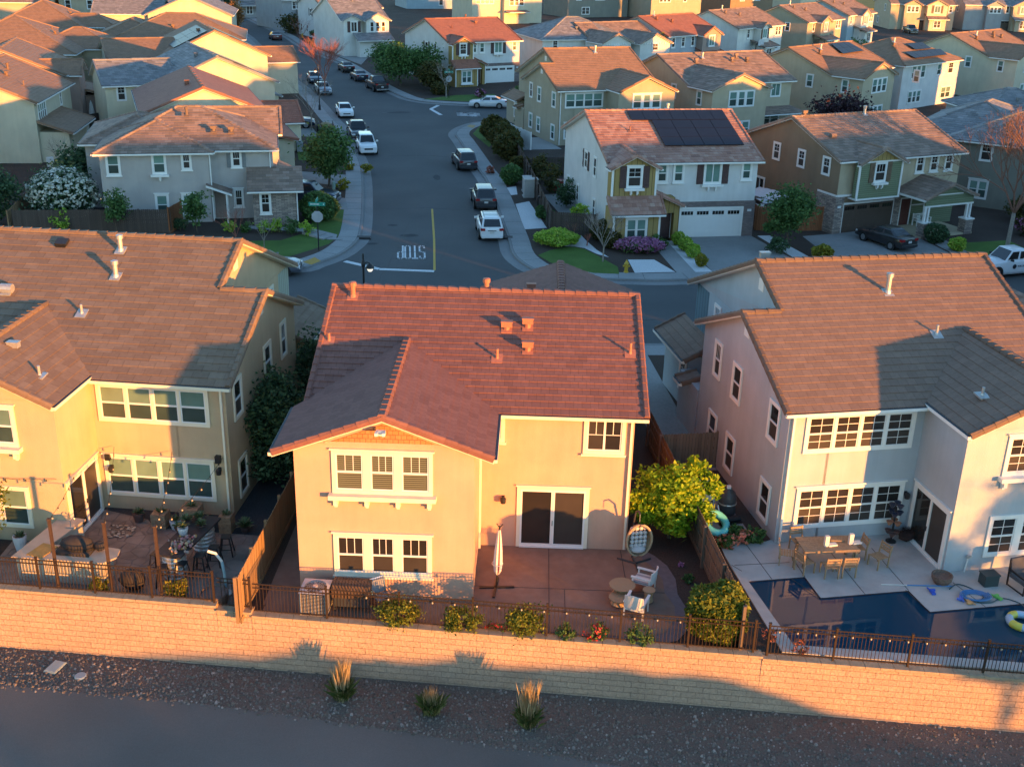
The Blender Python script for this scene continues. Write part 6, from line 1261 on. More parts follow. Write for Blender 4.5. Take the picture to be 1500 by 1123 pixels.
TOYS = island_mat('painted_pebbles', [(.45, .16, .10), (.50, .40, .30), (.40, .22, .06), (.12, .08, .07), (.45, .10, .12), (.30, .25, .22), (.50, .28, .2)], .6)
rnd = random.Random(3)
for i, lb in enumerate(('red and cream flower heads heaped on the near end of the trough table', 'orange gourds heaped beside the red flower heads on the trough table', 'dark shells scattered across the middle of the trough table')):
    b = MB(); cx, cy = ((0, 0), (-.22, .12), (.1, .45))[i]
    for j in range(34): b.ico((rnd.gauss(0, .16), rnd.gauss(0, .2), rnd.uniform(.02, .14)), rnd.uniform(.03, .075), 1, .1)
    o = b.build('table_decoration', TOYS); o.location = (-11.55+cx, 34.75+cy, 1.09); tag(o, lb, 'decoration', 'things on the trough table')
b = MB(); rr = random.Random(8)
for i in range(70): b.ico((rr.uniform(-.5, .5), rr.uniform(-.45, .45), .03), rr.uniform(.03, .06), 1, .2, (1.3, 1, .5))
o = b.build('pebble_tray', island_mat('tray_pebbles', [(.1, .06, .04), (.42, .3, .2), (.5, .42, .33), (.2, .1, .06)], .7)); o.location = (-14.75, 37.6, .04); tag(o, 'patch of pale pebbles on a mat beside the patio door', 'pebbles')
def spout():
    r = empty('arched_water_spout', (-9.75, 33.6, .03), rad(200), 'arched white and blue water spout by the cedar fence', 'spout'); b = MB(); P = [(0, 0, .0), (0, 0, .8), (.06, 0, 1.3), (.25, 0, 1.65), (.5, 0, 1.78)]; b.tube(P[:3], .05, 8, 1); b.tube(P[2:], .05, 8); b.build('tube', [PAINTW, mat('pale_blue_plastic', (.25, .42, .5), .4)], r)
    b = MB(); b.lathe([(.22, 0), (.22, .04), (.06, .06)], 12); b.build('foot', GALV, r)
spout()
b = MB(); b.lathe([(.38, 0), (.46, .1), (.48, .42), (.44, .44), (.42, .38), (0, .36)], 18)
o = b.build('fire_bowl', mat('mottled_metal_bowl', (.12, .085, .075), .5, .3, 6)); o.location = (-10.0, 33.0, .03); tag(o, 'round dark metal bowl in the corner by the cedar fence', 'bowl')
b = MB(); b.ico((0, 0, .42), .42, 2, .08, (1.1, .8, 1)); o = b.build('covered_chair', CHAR, None, True); o.location = (-13.0, 33.7, .03); tag(o, 'small dark covered chair right of the bar counter', 'chair')
b = MB(); b.ico((0, 0, .3), .35, 2, .05, (1.2, .8, .9)); o = b.build('storage_bag', mat('navy_canvas', (.03, .035, .06), .8, .1), None, True); o.location = (-17.0, 36.6, .02); tag(o, 'dark blue bag on the ground behind the bar counter', 'bag')
# ---------------------------------------------------------------- pool terrace
def dining_table():
    r = empty('dining_table', (11.85, 36.75, .062), rad(7), 'rectangular weathered wooden dining table on the pool terrace', 'table'); b = MB()
    for i in range(7): b.box(-1.05, -.5+i*.143, .72, 1.05, -.5+i*.143+.136, .76)
    b.box(-1.07, -.53, .66, 1.07, -.5, .765); b.box(-1.07, .5, .66, 1.07, .53, .765); b.build('tabletop', TEAK, r)
    for x in (-.98, .98):
        for y in (-.42, .42): b = MB(); b.cbox((x, y, .36), (.1, .1, .72)); b.build('leg', TEAK, r)
dining_table()
def tchair(x, y, rz, label):
    r = empty('dining_chair', (x, y, .062), rz, label, 'chair', 'wooden chairs round the terrace table'); b = MB()
    for i in range(5): b.box(-.24, -.25+i*.1, .42, .24, -.17+i*.1, .45)
    b.build('seat', TEAKL, r)
    for sx in (-.25, .25): b = MB(); b.bar((sx, -.25, 0), (sx, -.25, .45), .045); b.build('leg', TEAKL, r); b = MB(); b.bar((sx, .25, 0), (sx, .25, .45), .045); b.bar((sx, .25, .45), (sx, .33, .9), .045); b.build('leg', TEAKL, r)
    b = MB()
    for z in (.58, .68, .80): b.box(-.25, .27+(z-.58)*.15, z, .25, .295+(z-.58)*.15, z+.075)
    b.build('backrest', TEAKL, r)
for x, y, a, lb in ((10.35, 36.55, 78, 'wooden chair standing apart at the left end of the terrace table'), (10.9, 36.0, 118, 'wooden chair at the near left corner of the terrace table'), (11.75, 35.75, 186, 'wooden chair on the near side of the terrace table, left of its twin'), (12.4, 35.85, 186, 'wooden chair on the near side of the terrace table, right of its twin'), (13.75, 36.5, -62, 'wooden chair pulled away beyond the right end of the terrace table'), (13.1, 37.1, -80, 'wooden chair tucked at the right end of the terrace table'), (11.0, 37.45, 15, 'wooden chair behind the far left corner of the terrace table')): tchair(x, y, rad(a), lb)
for x, y, a, lb in ((11.75, 36.55, 15, 'white bent metal lamp with its foot, left one on the terrace table'), (12.7, 36.75, 15, 'white bent metal lamp with its foot, right one on the terrace table')):
    r = empty('table_lantern', (x, y, .83), rad(a), lb, 'lantern', 'white lanterns on the terrace table'); b = MB(); b.box(-.08, -.06, 0, .08, .06, .42); b.build('upright', PAINTW, r); b = MB(); b.box(.08, -.1, 0, .42, .1, .06); b.build('foot', PAINTW, r)
b = MB(); b.box(-.3, -.12, 0, .3, .12, .06); o = b.build('serving_tray', TEAK); o.location = (12.2, 37.0, .83); tag(o, 'brown serving tray between the two white lanterns', 'tray')
# stack of glazed pots on a stand by the wall
r = empty('tiered_planter', W2(FR_, 4.9, -.15)+(.06,), rad(11), 'dark tiered planter tower by the wall behind the terrace table', 'planter')
b = MB(); b.tube([(0, 0, 0), (0, 0, 1.5)], .04, 6); b.lathe([(.2, 0), (.2, .04)], 12); b.build('stem', BLACK, r)
for i, (z, m_) in enumerate(((.3, POTB), (.75, TERR), (1.15, mat('blue_black_glaze', (.03, .035, .06), .3)), (1.5, mat('blue_black_glaze2', (.04, .045, .07), .3)))):
    b = MB()
    for a in range(3): b.lathe([(.06, 0), (.14, .16), (.11, .17), (.1, .12), (0, .12)], 9, (.17*math.cos(a*2.1+i), .17*math.sin(a*2.1+i), z))
    b.build('tier', m_, r)
b = MB(); b.lathe([(.25, 0), (.36, .18), (.38, .34), (.33, .35), (.3, .26), (0, .25)], 18); o = b.build('round_planter', mat('brown_basket', (.13, .09, .07), .8, .25, 14)); o.location = (15.75, 35.45, .062); tag(o, 'round brown planter basket by the corner below the patio door', 'planter')
b = MB(); b.cbox((0, 0, .22), (.55, .42, .42)); b.cbox((0, 0, .44), (.6, .46, .05)); o = b.build('storage_box', mat('dark_green_plastic', (.03, .05, .055), .5)); o.location = (17.45, 35.45, .062); o.rotation_euler = (0, 0, rad(12)); tag(o, 'small dark green box with lid against the grey wall', 'box')
def lounge():
    r = empty('patio_armchair', (18.65, 35.2, .062), rad(20), 'dark framed patio armchair cut by the right edge beside the pool', 'chair'); b = MB()
    for x in (-.4, .4):
        b.bar((x, -.4, 0), (x, -.4, .62), .05); b.bar((x, .4, 0), (x, .45, 1.0), .05); b.bar((x, -.42, .62), (x, .42, .64), .06); b.bar((x, -.4, .03), (x, .4, .03), .04)
    b.build('frame', BLACK, r); b = MB(); b.box(-.38, -.38, .35, .38, .38, .48); b.build('seat', mat('slate_cushion', (.07, .075, .085), .9), r); b = MB(); b.mesh([(-.38, .3, .45), (.38, .3, .45), (.38, .44, 1.05), (-.38, .44, 1.05), (-.38, .4, .45), (.38, .4, .45), (.38, .52, 1.05), (-.38, .52, 1.05)], [(0, 1, 2, 3), (4, 5, 6, 7), (3, 2, 6, 7), (0, 3, 7, 4), (1, 2, 6, 5)]); b.build('backrest', mat('slate_cushion_b', (.07, .075, .085), .9), r)
lounge()
r = empty('shaggy_doormat_roll', W2(FR_, 5.55, -.15)+(.065,), 0.2, 'dark reddish shaggy heap beside the patio door', 'rug'); b = MB(); rr = random.Random(4); b.ico((0, 0, .22), .3, 2, .1, (1.2, .8, .8))
for i in range(260): a = rr.uniform(0, 6.28); e = rr.uniform(.1, 1.3); d = Vector((math.cos(a)*math.cos(e)*.36, math.sin(a)*math.cos(e)*.25, .22+math.sin(e)*.25)); b.mesh([d, d+Vector((.02, .01, .0)), d*1.2+Vector((rr.uniform(-.05, .05), rr.uniform(-.05, .05), .03))], [(0, 1, 2)])
b.build('pile', mat('dark_red_pile', (.035, .016, .014), .9, .4, 6), r)
def pole(p, q, m, rr_=.016):
    b = MB(); L = (Vector(q)-Vector(p)).length; b.tube([(0, 0, 0), (L*.35, 0, 0), (L, 0, 0)], rr_, 6, 0); b.tube([(L*.36, 0, 0), (L, 0, 0)], rr_*1.2, 6, 1); o = b.build('telescopic_pole', m); return o
o = pole((13.4, 35.15, 0), (16.0, 35.0, 0), [PAINTW, mat('blue_pole', (.05, .19, .42), .4)]); o.location = (13.5, 35.2, .085); o.rotation_euler = (0, 0, rad(0)); tag(o, 'white and blue telescopic pool pole lying on the terrace', 'pool pole')
BLH = mat('blue_hose', (.04, .16, .36), .4); DKH = mat('dark_teal_hose', (.03, .07, .08), .5)
P = [(math.cos(t*.42)*(.32+.004*t)+16.65, math.sin(t*.42)*(.2+.003*t)+34.55, .08+.0012*t) for t in range(62)]; b = MB(); b.tube(P, .025, 5); o = b.build('pool_hose', BLH); tag(o, 'coiled blue pool hose on the terrace edge', 'hose')
P = smooth_line([(15.9, 35.0), (16.3, 35.35), (16.7, 35.1), (16.95, 34.55), (16.6, 34.2), (17.1, 34.2), (17.6, 34.5), (18.1, 34.2), (18.2, 33.7)]); b = MB(); b.tube([(p.x, p.y, .085) for p in P], .02, 5); o = b.build('garden_hose', DKH); tag(o, 'dark garden hose trailing from the planter to the pool edge', 'hose')
for x, y, c, nm, lb in ((15.2, 34.75, (.03, .10, .5), 'pool_brush', 'bright blue pool brush head lying on the terrace'), (16.1, 34.4, (.04, .13, .5), 'leaf_net', 'blue leaf net lying beside the coiled hose'), (17.45, 34.5, (.12, .42, .10), 'hose_fitting', 'green hose fitting beside the coiled blue hose'), (16.3, 34.2, (.5, .28, .12), 'hose_nozzle', 'orange nozzle beside the blue leaf net')):
    b = MB(); b.cbox((0, 0, .04), (.3, .14, .07)); b.tube([(-.1, 0, .07), (.25, .1, .06)], .03, 5); b.cbox((.12, -.06, .05), (.08, .16, .06)); o = b.build(nm, mat(nm+'_plastic', c, .4)); o.location = (x, y, .065); o.rotation_euler = (0, 0, x*3); tag(o, lb, nm.replace('_', ' '))
r = empty('hose_bib', W2(FR_, 6.55, -2.55)+(.3,), rad(11), 'white pipe with grey tap and hose reel fixed low on the grey wall', 'tap'); b = MB(); b.tube([(0, -.05, -.3), (.05, -.05, .35)], .03, 6); b.build('pipe', PAINTW, r); b = MB(); b.cbox((.06, -.08, .4), (.16, .1, .08)); b.tube([(.06, -.05, .42), (.1, -.2, .5)], .02, 5); b.build('tap_handle', GALV, r)
# pool ring floating at the right edge
b = MB(); n, m_ = 22, 8; vs = []; 
for i in range(n):
    for j in range(m_): t, u = 2*PI*i/n, 2*PI*j/m_; vs.append(((.42+.14*math.cos(u))*math.cos(t), (.42+.14*math.cos(u))*math.sin(t), .1+.14*math.sin(u)))
def ring_faces(sel): return [(i*m_+j, ((i+1) % n)*m_+j, ((i+1) % n)*m_+(j+1) % m_, i*m_+(j+1) % m_) for i in range(n) for j in range(m_) if sel(i)]
b.mesh(vs, ring_faces(lambda i: i % 6 < 3), 0); b.mesh(vs, ring_faces(lambda i: i % 6 >= 3), 1)
o = b.build('swim_ring', [mat('yellow_vinyl', (.55, .50, .08), .3), mat('blue_white_vinyl', (.3, .42, .55), .3)], None, True); o.location = (17.7, 33.0, .03); tag(o, 'yellow and blue swim ring floating at the right edge of the pool', 'swim ring')
b = MB(); b.mesh(vs, ring_faces(lambda i: True), 0); o = b.build('swim_ring', mat('turquoise_vinyl', (.10, .42, .42), .3), None, True); o.location = (7.95, 38.55, .5); o.rotation_euler = (rad(25), rad(20), 0); o.scale = (1.1,)*3; tag(o, 'turquoise swim ring leaning on the pool equipment', 'swim ring')
def equipment():
    r = empty('filter_tank', (8.75, 40.3, .03), 0, 'black pool filter tank between the fence and the light grey house', 'filter'); b = MB(); b.lathe([(.3, 0), (.36, .1), (.36, .7), (.3, .95), (.14, 1.08), (.14, 1.15), (0, 1.17)], 18); b.build('tank', mat('black_plastic', (.05, .052, .058), .5, .08), r, True); b = MB(); b.lathe([(.375, .5), (.385, .53), (.375, .56)], 18); b.build('clamp_band', GALV, r); b = MB(); b.cbox((0, 0, 1.2), (.16, .16, .1)); b.build('gauge', PAINTW, r)
    r = empty('pool_pump', (8.75, 39.5, .03), rad(20), 'black pool pump with motor in front of the filter tank', 'pump'); b = MB(); b.lathe([(.17, 0), (.19, .3), (.12, .36), (0, .37)], 14, (-.3, 0, 0)); b.tube([(-.1, 0, .18), (.45, 0, .18)], .13, 10); b.cbox((.15, 0, .03), (.7, .3, .06)); b.build('motor', BLACK, r); b = MB(); b.tube([(-.3, 0, .3), (-.3, .3, .3), (-.3, .5, .6)], .035, 6); b.build('pipe', PAINTW, r)
    r = empty('pool_heater', (7.95, 40.6, .03), rad(5), 'grey pool heater cabinet beside the filter tank', 'heater'); b = MB(); b.box(-.25, -.35, .05, .25, .35, 1.1); b.box(-.28, -.38, 1.1, .28, .38, 1.16); b.build('cabinet', mat('heater_grey', (.42, .42, .41), .5), r); b = MB()
    for i in range(6): b.box(-.2, -.36, .2+i*.07, .2, -.352, .24+i*.07)
    b.build('vent_louvre', GUT, r)
    b = MB(); b.cbox((0, 0, .55), (.2, .75, 1.1)); b.cbox((0, 0, 1.12), (.24, .8, .05)); o = b.build('blue_tub', mat('blue_tarp', (.05, .20, .36), .5)); o.location = (7.45, 40.0, .02); tag(o, 'blue covered panel standing against the fence by the pool heater', 'panel')
equipment()
# ---------------------------------------------------------------- gravel bed covers
b = MB(); b.box(-.32, -.22, 0, .32, .22, .06); b.box(-.29, -.19, .06, .29, .19, .075); o = b.build('utility_box_lid', mat('lid_green_grey', (.30, .36, .35), .7, .08)); o.location = (*at(81, 977, -2.03)[:2], -2.05); o.rotation_euler = (0, 0, rad(75)); tag(o, 'rectangular grey green utility lid in the gravel bed', 'utility lid')
b = MB(); b.lathe([(.2, 0), (.2, .05), (.17, .07), (0, .07)], 16); o = b.build('valve_cover', mat('lid_blue_grey', (.28, .33, .34), .7, .08)); o.location = (*at(118, 990, -2.03)[:2], -2.05); tag(o, 'small round valve cover in the gravel bed', 'valve cover')
# ---------------------------------------------------------------- plants
def L_(name, *cols, t=.25): return island_mat(name, cols, .65, t)
LF_DK = L_('dark_evergreen_leaves', (0.016, 0.044, 0.021), (0.036, 0.081, 0.036), (0.065, 0.121, 0.052), (0.111, 0.172, 0.081)); LF_MID = L_('mid_green_leaves', (0.036, 0.085, 0.025), (0.070, 0.146, 0.040), (0.121, 0.202, 0.060)); LF_LIME = L_('lime_leaves', (0.121, 0.242, 0.025), (0.222, 0.384, 0.040), (0.343, 0.500, 0.060), (0.443, 0.500, 0.101))
LF_MAPLE = L_('yellow_maple_leaves', (.10, .23, .010), (.18, .33, .014), (.30, .44, .02), (.44, .50, .03), t=.42); LF_GOLD = L_('golden_shrub_leaves', (.05, .085, .012), (.12, .155, .018), (.22, .22, .025)); LF_TAWNY = L_('tawny_hedge_leaves', (.035, .045, .012), (.07, .075, .018), (.12, .085, .022), (.05, .07, .02)); LF_PURP = L_('purple_leaves', (.016, .009, .014), (.032, .014, .022), (.05, .024, .032))
LF_YEL = L_('yellow_green_leaves', (.12, .13, .012), (.22, .21, .02), (.32, .27, .03)); FL_W = L_('white_blossom', (.40, .42, .33), (.56, .57, .48), (.66, .66, .6), t=.1); FL_P = L_('pink_blossom', (.22, .06, .15), (.34, .13, .25), (.42, .22, .34), t=.1); FL_R = L_('red_blossom', (.35, .03, .03), (.48, .06, .05), t=.1); FL_O = L_('coral_blossom', (.42, .12, .08), (.5, .2, .13), t=.1)
BARK = mat('bark', (.10, .075, .055), .9, .25, 12, .6, 40); BARKP = mat('pale_bark', (.26, .22, .19), .85, .2, 12); TWIG = mat('rust_twigs', (.20, .10, .07), .85, .2, 9); TWIGR = mat('red_twigs', (.28, .10, .07), .85, .25, 9); TWIGG = mat('grey_twigs', (.24, .20, .17), .85, .2, 9); STRAW = L_('dry_straw', (.30, .22, .11), (.42, .32, .17), (.5, .40, .24)); BLADE = L_('grass_blades', (.05, .08, .02), (.10, .12, .03), (.18, .16, .06))
def leaves(b, c, r3, n, size, rnd, hollow=.45, up=.25, clumps=None, cl=.45, aspect=.55):
    """leaf sized faces through the volume of a crown, gathered in clumps"""
    c = Vector(c); r3 = Vector(r3)
    K_ = clumps or max(16, int(n/28)); cs = []
    for i in range(K_):
        d = Vector((rnd.gauss(0, 1), rnd.gauss(0, 1), rnd.gauss(0, 1))).normalized(); q = rnd.uniform(hollow, 1.0)
        cs.append((Vector((d.x*r3.x*q, d.y*r3.y*q, d.z*r3.z*q)), rnd.uniform(.6, 1.25)))
    m_ = min(r3)*cl*1.15; n = int(n*1.5); size *= 1.12
    shell = hollow >= .7
    if shell: size *= 1.3
    ph = [rnd.uniform(0, 6) for _ in range(6)]
    for i in range(n):
        o, k_ = cs[i % K_]; p = c+o+Vector((rnd.gauss(0, 1), rnd.gauss(0, 1), rnd.gauss(0, .8)))*m_*.5*k_
        if shell:
            d = Vector((rnd.gauss(0, 1), rnd.gauss(0, 1), rnd.gauss(0, 1))).normalized(); q = rnd.uniform(.82, 1.02)*(1+.07*math.sin(d.x*5+ph[0])+.07*math.sin(d.y*6+ph[1])+.06*math.sin(d.z*7+d.x*4+ph[2])); p = c+Vector((d.x*r3.x*q, d.y*r3.y*q, d.z*r3.z*q))
        s_ = size*rnd.uniform(.6, 1.4); a = Vector((rnd.gauss(0, 1), rnd.gauss(0, 1), rnd.gauss(0, .7))).normalized(); q = a.cross(Vector((rnd.gauss(0, 1), rnd.gauss(0, 1), rnd.gauss(0, 1)))).normalized()
        b.v += [p-a*s_, p+q*s_*aspect, p+a*s_, p-q*s_*aspect]; j = len(b.v)-4; b.f.append((j, j+1, j+2, j+3)); b.mi.append(0); b.uv.append(None)
def shrub(name, x, y, r3, n, size, m, label, cat='shrub', group=None, z=0.0, flowers=None, nf=0, fs=.06, seed=None, stem=True, hollow=.5, cl=.4, z0=.0):
    rnd = random.Random(seed if seed is not None else int(abs(x*131+y*17)*7)); r = empty(name, (x, y, z), 0, label, cat, group)
    b = MB(); leaves(b, (0, 0, z0+r3[2]), r3, n, size, rnd, hollow, cl=cl); b.build('foliage', m, r)
    if stem:
        b = MB()
        for i in range(5): a = rnd.uniform(0, 6.28); b.tube([(0, 0, 0), (math.cos(a)*r3[0]*.3, math.sin(a)*r3[1]*.3, z0+r3[2]*.9)], [.03*max(1, r3[2]), .012], 5)
        b.build('stem', BARK, r)
    if flowers:
        b = MB()
        for i in range(nf):
            d = Vector((rnd.gauss(0, 1), rnd.gauss(0, 1), rnd.gauss(.5, 1))).normalized(); p = Vector((d.x*r3[0]*rnd.uniform(.85, 1.08), d.y*r3[1]*rnd.uniform(.85, 1.08), z0+r3[2]+d.z*r3[2]*rnd.uniform(.85, 1.08)))
            for j in range(4):
                o = Vector((rnd.gauss(0, 1), rnd.gauss(0, 1), rnd.gauss(0, .6)))*fs*.7; a = Vector((rnd.gauss(0, 1), rnd.gauss(0, 1), rnd.gauss(0, .3))).normalized(); q = a.cross(d).normalized(); s_ = fs*rnd.uniform(.6, 1.2); P = p+o; b.mesh([P-a*s_, P+q*s_, P+a*s_, P-q*s_], [(0, 1, 2, 3)])
        b.build('blossom', flowers, r)
    return r
def branches(b, p, d, L, r, depth, rnd, spread=.55, n=3, grav=.1, tips=None):
    p = Vector(p); d = Vector(d).normalized(); k_ = 3; P = [p]
    for i in range(k_): d = (d+Vector((rnd.gauss(0, 1), rnd.gauss(0, 1), rnd.gauss(grav, .6)))*.12).normalized(); P.append(P[-1]+d*L/k_)
    b.tube(P, [r, r*.88, r*.76, r*.62], 6 if depth > 2 else 4 if depth > 1 else 3, close=False)
    if depth <= 0:
        if tips is not None: tips.append(P[-1])
        return
    for i in range(n):
        a = Vector((rnd.gauss(0, 1), rnd.gauss(0, 1), rnd.gauss(.15, .5))).normalized(); nd = (d+a*spread*rnd.uniform(.7, 1.3)).normalized(); q = P[-1] if i < n-1 else P[2]
        branches(b, q, nd, L*rnd.uniform(.62, .85), r*.6, depth-1, rnd, spread, n, grav, tips)
def tree(name, x, y, h, crown, n, size, m, label, group=None, trunk=.12, z=0.0, bark=None, limbs=5, seed=None, cz=None, hollow=.35, cl=.42, lumps=None):
    rnd = random.Random(seed if seed is not None else int(abs(x*131+y*17)*7)); r = empty(name, (x, y, z), 0, label, 'tree', group); cz = cz or (h-crown[2]); b = MB()
    b.tube([(0, 0, 0), (.03*h*rnd.uniform(-1, 1), .03*h*rnd.uniform(-1, 1), cz*.55), (0, 0, cz)], [trunk, trunk*.8, trunk*.55], 8)
    for i in range(limbs):
        a = 6.28*i/limbs+rnd.uniform(-.4, .4); t = Vector((math.cos(a)*crown[0]*.75, math.sin(a)*crown[1]*.75, cz+crown[2]*rnd.uniform(-.1, .6))); s_ = Vector((0, 0, cz*rnd.uniform(.45, .9))); b.tube([s_, s_.lerp(t, .5)+Vector((0, 0, .1*h)), t], [trunk*.5, trunk*.3, trunk*.1], 5)
    b.build('trunk', bark or BARK, r); b = MB(); leaves(b, (0, 0, cz), crown, n, size, rnd, hollow, cl=cl)
    for (ox, oy, oz, rr) in (lumps or []): leaves(b, (ox, oy, cz+oz), (rr, rr, rr*.7), int(n*.12), size, rnd, .2, cl=.5)
    b.build('crown', m, r); return r
def bare_tree(name, x, y, h, label, m, r0=.09, depth=4, n=3, spread=.55, seed=1, trunk=.3, buds=None, nb=0, group=None, z=0.0, bark=None):
    rnd = random.Random(seed); r = empty(name, (x, y, z), 0, label, 'tree', group); b = MB(); b.tube([(0, 0, 0), (.02, .01, h*trunk)], [r0*1.2, r0], 8); b.build('trunk', bark or m, r)
    b = MB(); tips = []
    for i in range(n+1): a = 6.28*i/(n+1)+rnd.uniform(-.3, .3); branches(b, (.02, .01, h*trunk*.97), (math.cos(a)*.5, math.sin(a)*.5, 1), h*.30, r0*.6, depth, rnd, spread, n, .25, tips)
    b.build('branches', m, r)
    if buds:
        b = MB()
        for i in range(nb): p = rnd.choice(tips)+Vector((rnd.gauss(0, .12), rnd.gauss(0, .12), rnd.gauss(0, .12))); a = Vector((rnd.gauss(0, 1), rnd.gauss(0, 1), rnd.gauss(0, 1))).normalized(); q = a.orthogonal().normalized(); s_ = rnd.uniform(.03, .07); b.mesh([p-a*s_, p+q*s_*.6, p+a*s_, p-q*s_*.6], [(0, 1, 2, 3)])
        b.build('young_leaves', buds, r)
    return r
# near gardens
shrub('evergreen_shrub', -9.7, 42.6, (1.2, 2.2, 2.35), 6400, .085, LF_DK, 'big dark evergreen shrub filling the gap between the khaki and peach houses', 'shrub', hollow=.55, cl=.32); shrub('evergreen_shrub', -9.2, 48.8, (1.0, 1.9, 2.1), 2600, .085, LF_DK, 'dark evergreen shrub further back beside the peach house wall', 'shrub')
tree('maple_tree', 6.2, 38.3, 3.0, (1.35, 1.3, 1.05), 3600, .085, LF_MAPLE, 'bright yellow green maple beside the corner of the peach house', trunk=.07, cz=1.85, limbs=7, hollow=.45, cl=.30, seed=4, lumps=[(1.5, .3, .35, .5), (-1.3, -.4, -.3, .6), (.2, -1.0, -.8, .65), (.9, .6, .9, .5), (-.8, -.5, -.7, .5), (1.2, -.6, -.4, .5)])
shrub('round_shrub', 7.0, 31.75, (1.0, .85, 1.02), 4200, .06, LF_GOLD, 'round golden green shrub in the corner by the railing and pool', 'shrub', hollow=.75, cl=.3)
g = 'low shrubs behind the peach house railing'
for i, (x, y, r3, n, m, lb) in enumerate(((-3.55, 32.0, (.72, .5, .5), 1500, LF_GOLD, 'widest low shrub behind the railing, right of the metal chair'), (-1.45, 31.8, (.72, .45, .42), 1300, LF_GOLD, 'low spreading shrub behind the railing below the peach wing corner'), (.65, 31.65, (.62, .5, .55), 1500, LF_GOLD, 'tallest of the low shrubs behind the railing'), (4.45, 31.3, (.45, .3, .4), 500, LF_MID, 'thin upright green plant behind the railing by the patio curve'), (2.0, 31.5, (.4, .28, .25), 420, LF_MID, 'small green plant left of the red flowers'))): shrub('low_shrub', x, y, r3, n, .045, m, lb, 'shrub', g, hollow=.6)
shrub('flowering_plant', 2.95, 31.45, (.4, .3, .3), 420, .045, LF_MID, 'plant with bright red flowers behind the railing', 'flower', flowers=FL_R, nf=26, fs=.05); shrub('flowering_plant', -.35, 31.75, (.3, .22, .15), 200, .04, LF_MID, 'small plant with pinkish red flowers between two low shrubs', 'flower', flowers=FL_R, nf=14, fs=.05); shrub('small_plant', 6.55, 35.2, (.22, .22, .15), 160, .05, LF_MID, 'small round green plant in the mulch by the dog eared fence', 'plant'); shrub('small_plant', 6.4, 36.2, (.12, .12, .08), 60, .04, FL_P, 'tiny mauve plant in the mulch by the patio edge', 'plant', stem=False)
shrub('yellow_shrub', -14.05, 33.25, (.33, .28, .36), 500, .05, LF_YEL, 'bright yellow shrub at the foot of the bar counter', 'shrub'); shrub('yellow_shrub', -11.35, 33.15, (.36, .3, .4), 600, .05, LF_YEL, 'bright yellow shrub in front of the trough table', 'shrub')
tree('olive_tree', -18.75, 35.6, 3.2, (.8, .8, .9), 900, .055, LF_GOLD, 'wispy small tree in front of the khaki house window at the left edge', trunk=.04, cz=2.1)
for x, y, fl, lb in ((9.0, 38.0, FL_O, 'coral flowering plant in the bed beside the light grey house'), (8.35, 37.7, FL_O, 'plant with small coral flowers by the fence end of the pool bed'), (8.7, 38.5, None, 'leafy green plant in the bed behind the coral flowers'), (9.5, 38.2, None, 'leafy green plant near the corner of the light grey house')): shrub('bed_plant', x, y, (.42, .32, .26), 320, .08, LF_MID, lb, 'plant', 'plants in the bed beside the pool equipment', flowers=fl, nf=34 if fl else 0, fs=.06)
for x, y, lb in ((8.75, 31.6, 'thin reddish plant between the pool coping and the railing'), (9.6, 30.95, 'thin twiggy plant at the near corner of the pool')): shrub('thin_plant', x, y, (.35, .15, .3), 90, .05, TWIGR, lb, 'plant')
def ornamental_grass(x, y, h, label, seed):
    rnd = random.Random(seed); r = empty('ornamental_grass', (x, y, -2.06), 0, label, 'grass tuft', 'grass tufts in the gravel bed')
    for nm, m, n, L, e0, w_ in (('blades', BLADE, 420, .75, .35, .012), ('plumes', STRAW, 240, h, .8, .008)):
        b = MB()
        for i in range(n):
            a = rnd.uniform(0, 6.28); lean = rnd.uniform(0, 1-e0*.75)*(.8 if nm == 'blades' else .38); l = L*rnd.uniform(.6, 1.1); d = Vector((math.cos(a)*lean, math.sin(a)*lean, 1)).normalized(); s_ = Vector((-math.sin(a), math.cos(a), 0))*w_; p = Vector((rnd.gauss(0, .1), rnd.gauss(0, .1), 0)); q = p+d*l*.6; t = p+d*l+Vector((math.cos(a), math.sin(a), -.5))*l*lean*.35
            b.mesh([p-s_, p+s_, q+s_*.8, t, q-s_*.8], [(0, 1, 2, 3, 4)])
        b.build(nm, m, r)
for i, (px, py, h, lb) in enumerate(((502, 1022, 1.5, 'tall straw plumed grass tuft, leftmost of the three in the gravel bed'), (632, 1043, .95, 'short green grass tuft, middle of the three in the gravel bed'), (774, 1061, 1.65, 'tallest straw plumed grass tuft, rightmost of the three in the gravel bed'))): p = at(px, py, -2.06); ornamental_grass(p.x, p.y, h, lb, i+3)
# taupe corner house garden
shrub('flowering_shrub', -34.0, 83.6, (2.55, 2.2, 1.95), 5200, .10, LF_DK, 'large rounded shrub covered in white blossom behind the dark board fence', 'shrub', flowers=FL_W, nf=900, fs=.10)
tree('garden_tree', -34.8, 90.0, 4.4, (2.2, 2.2, 1.7), 3200, .13, LF_DK, 'dark green tree between the white flowering shrub and the taupe house', cz=2.6); tree('garden_tree', -38.8, 82.0, 4.5, (2.0, 2.0, 1.9), 3000, .12, LF_DK, 'dark tree at the left edge above the khaki roof', cz=2.5); bare_tree('bare_shrub', -39.5, 97.5, 3.6, 'grey leafless shrub in front of the low lean to on the left', TWIGG, .05, 3, 3, .6, 5)
tree('sapling', -28.9, 79.9, 3.4, (.85, .85, 1.25), 1100, .1, LF_MID, 'taller green sapling in front of the dark board fence', trunk=.04, cz=2.0); tree('sapling', -23.4, 81.0, 3.2, (.9, .9, 1.15), 1100, .1, LF_MID, 'green sapling by the front door of the taupe house', trunk=.04, cz=1.9); shrub('lime_shrub', -33.0, 80.1, (.9, .6, .9), 700, .09, LF_LIME, 'lime green shrub in front of the white flowering shrub', 'shrub')
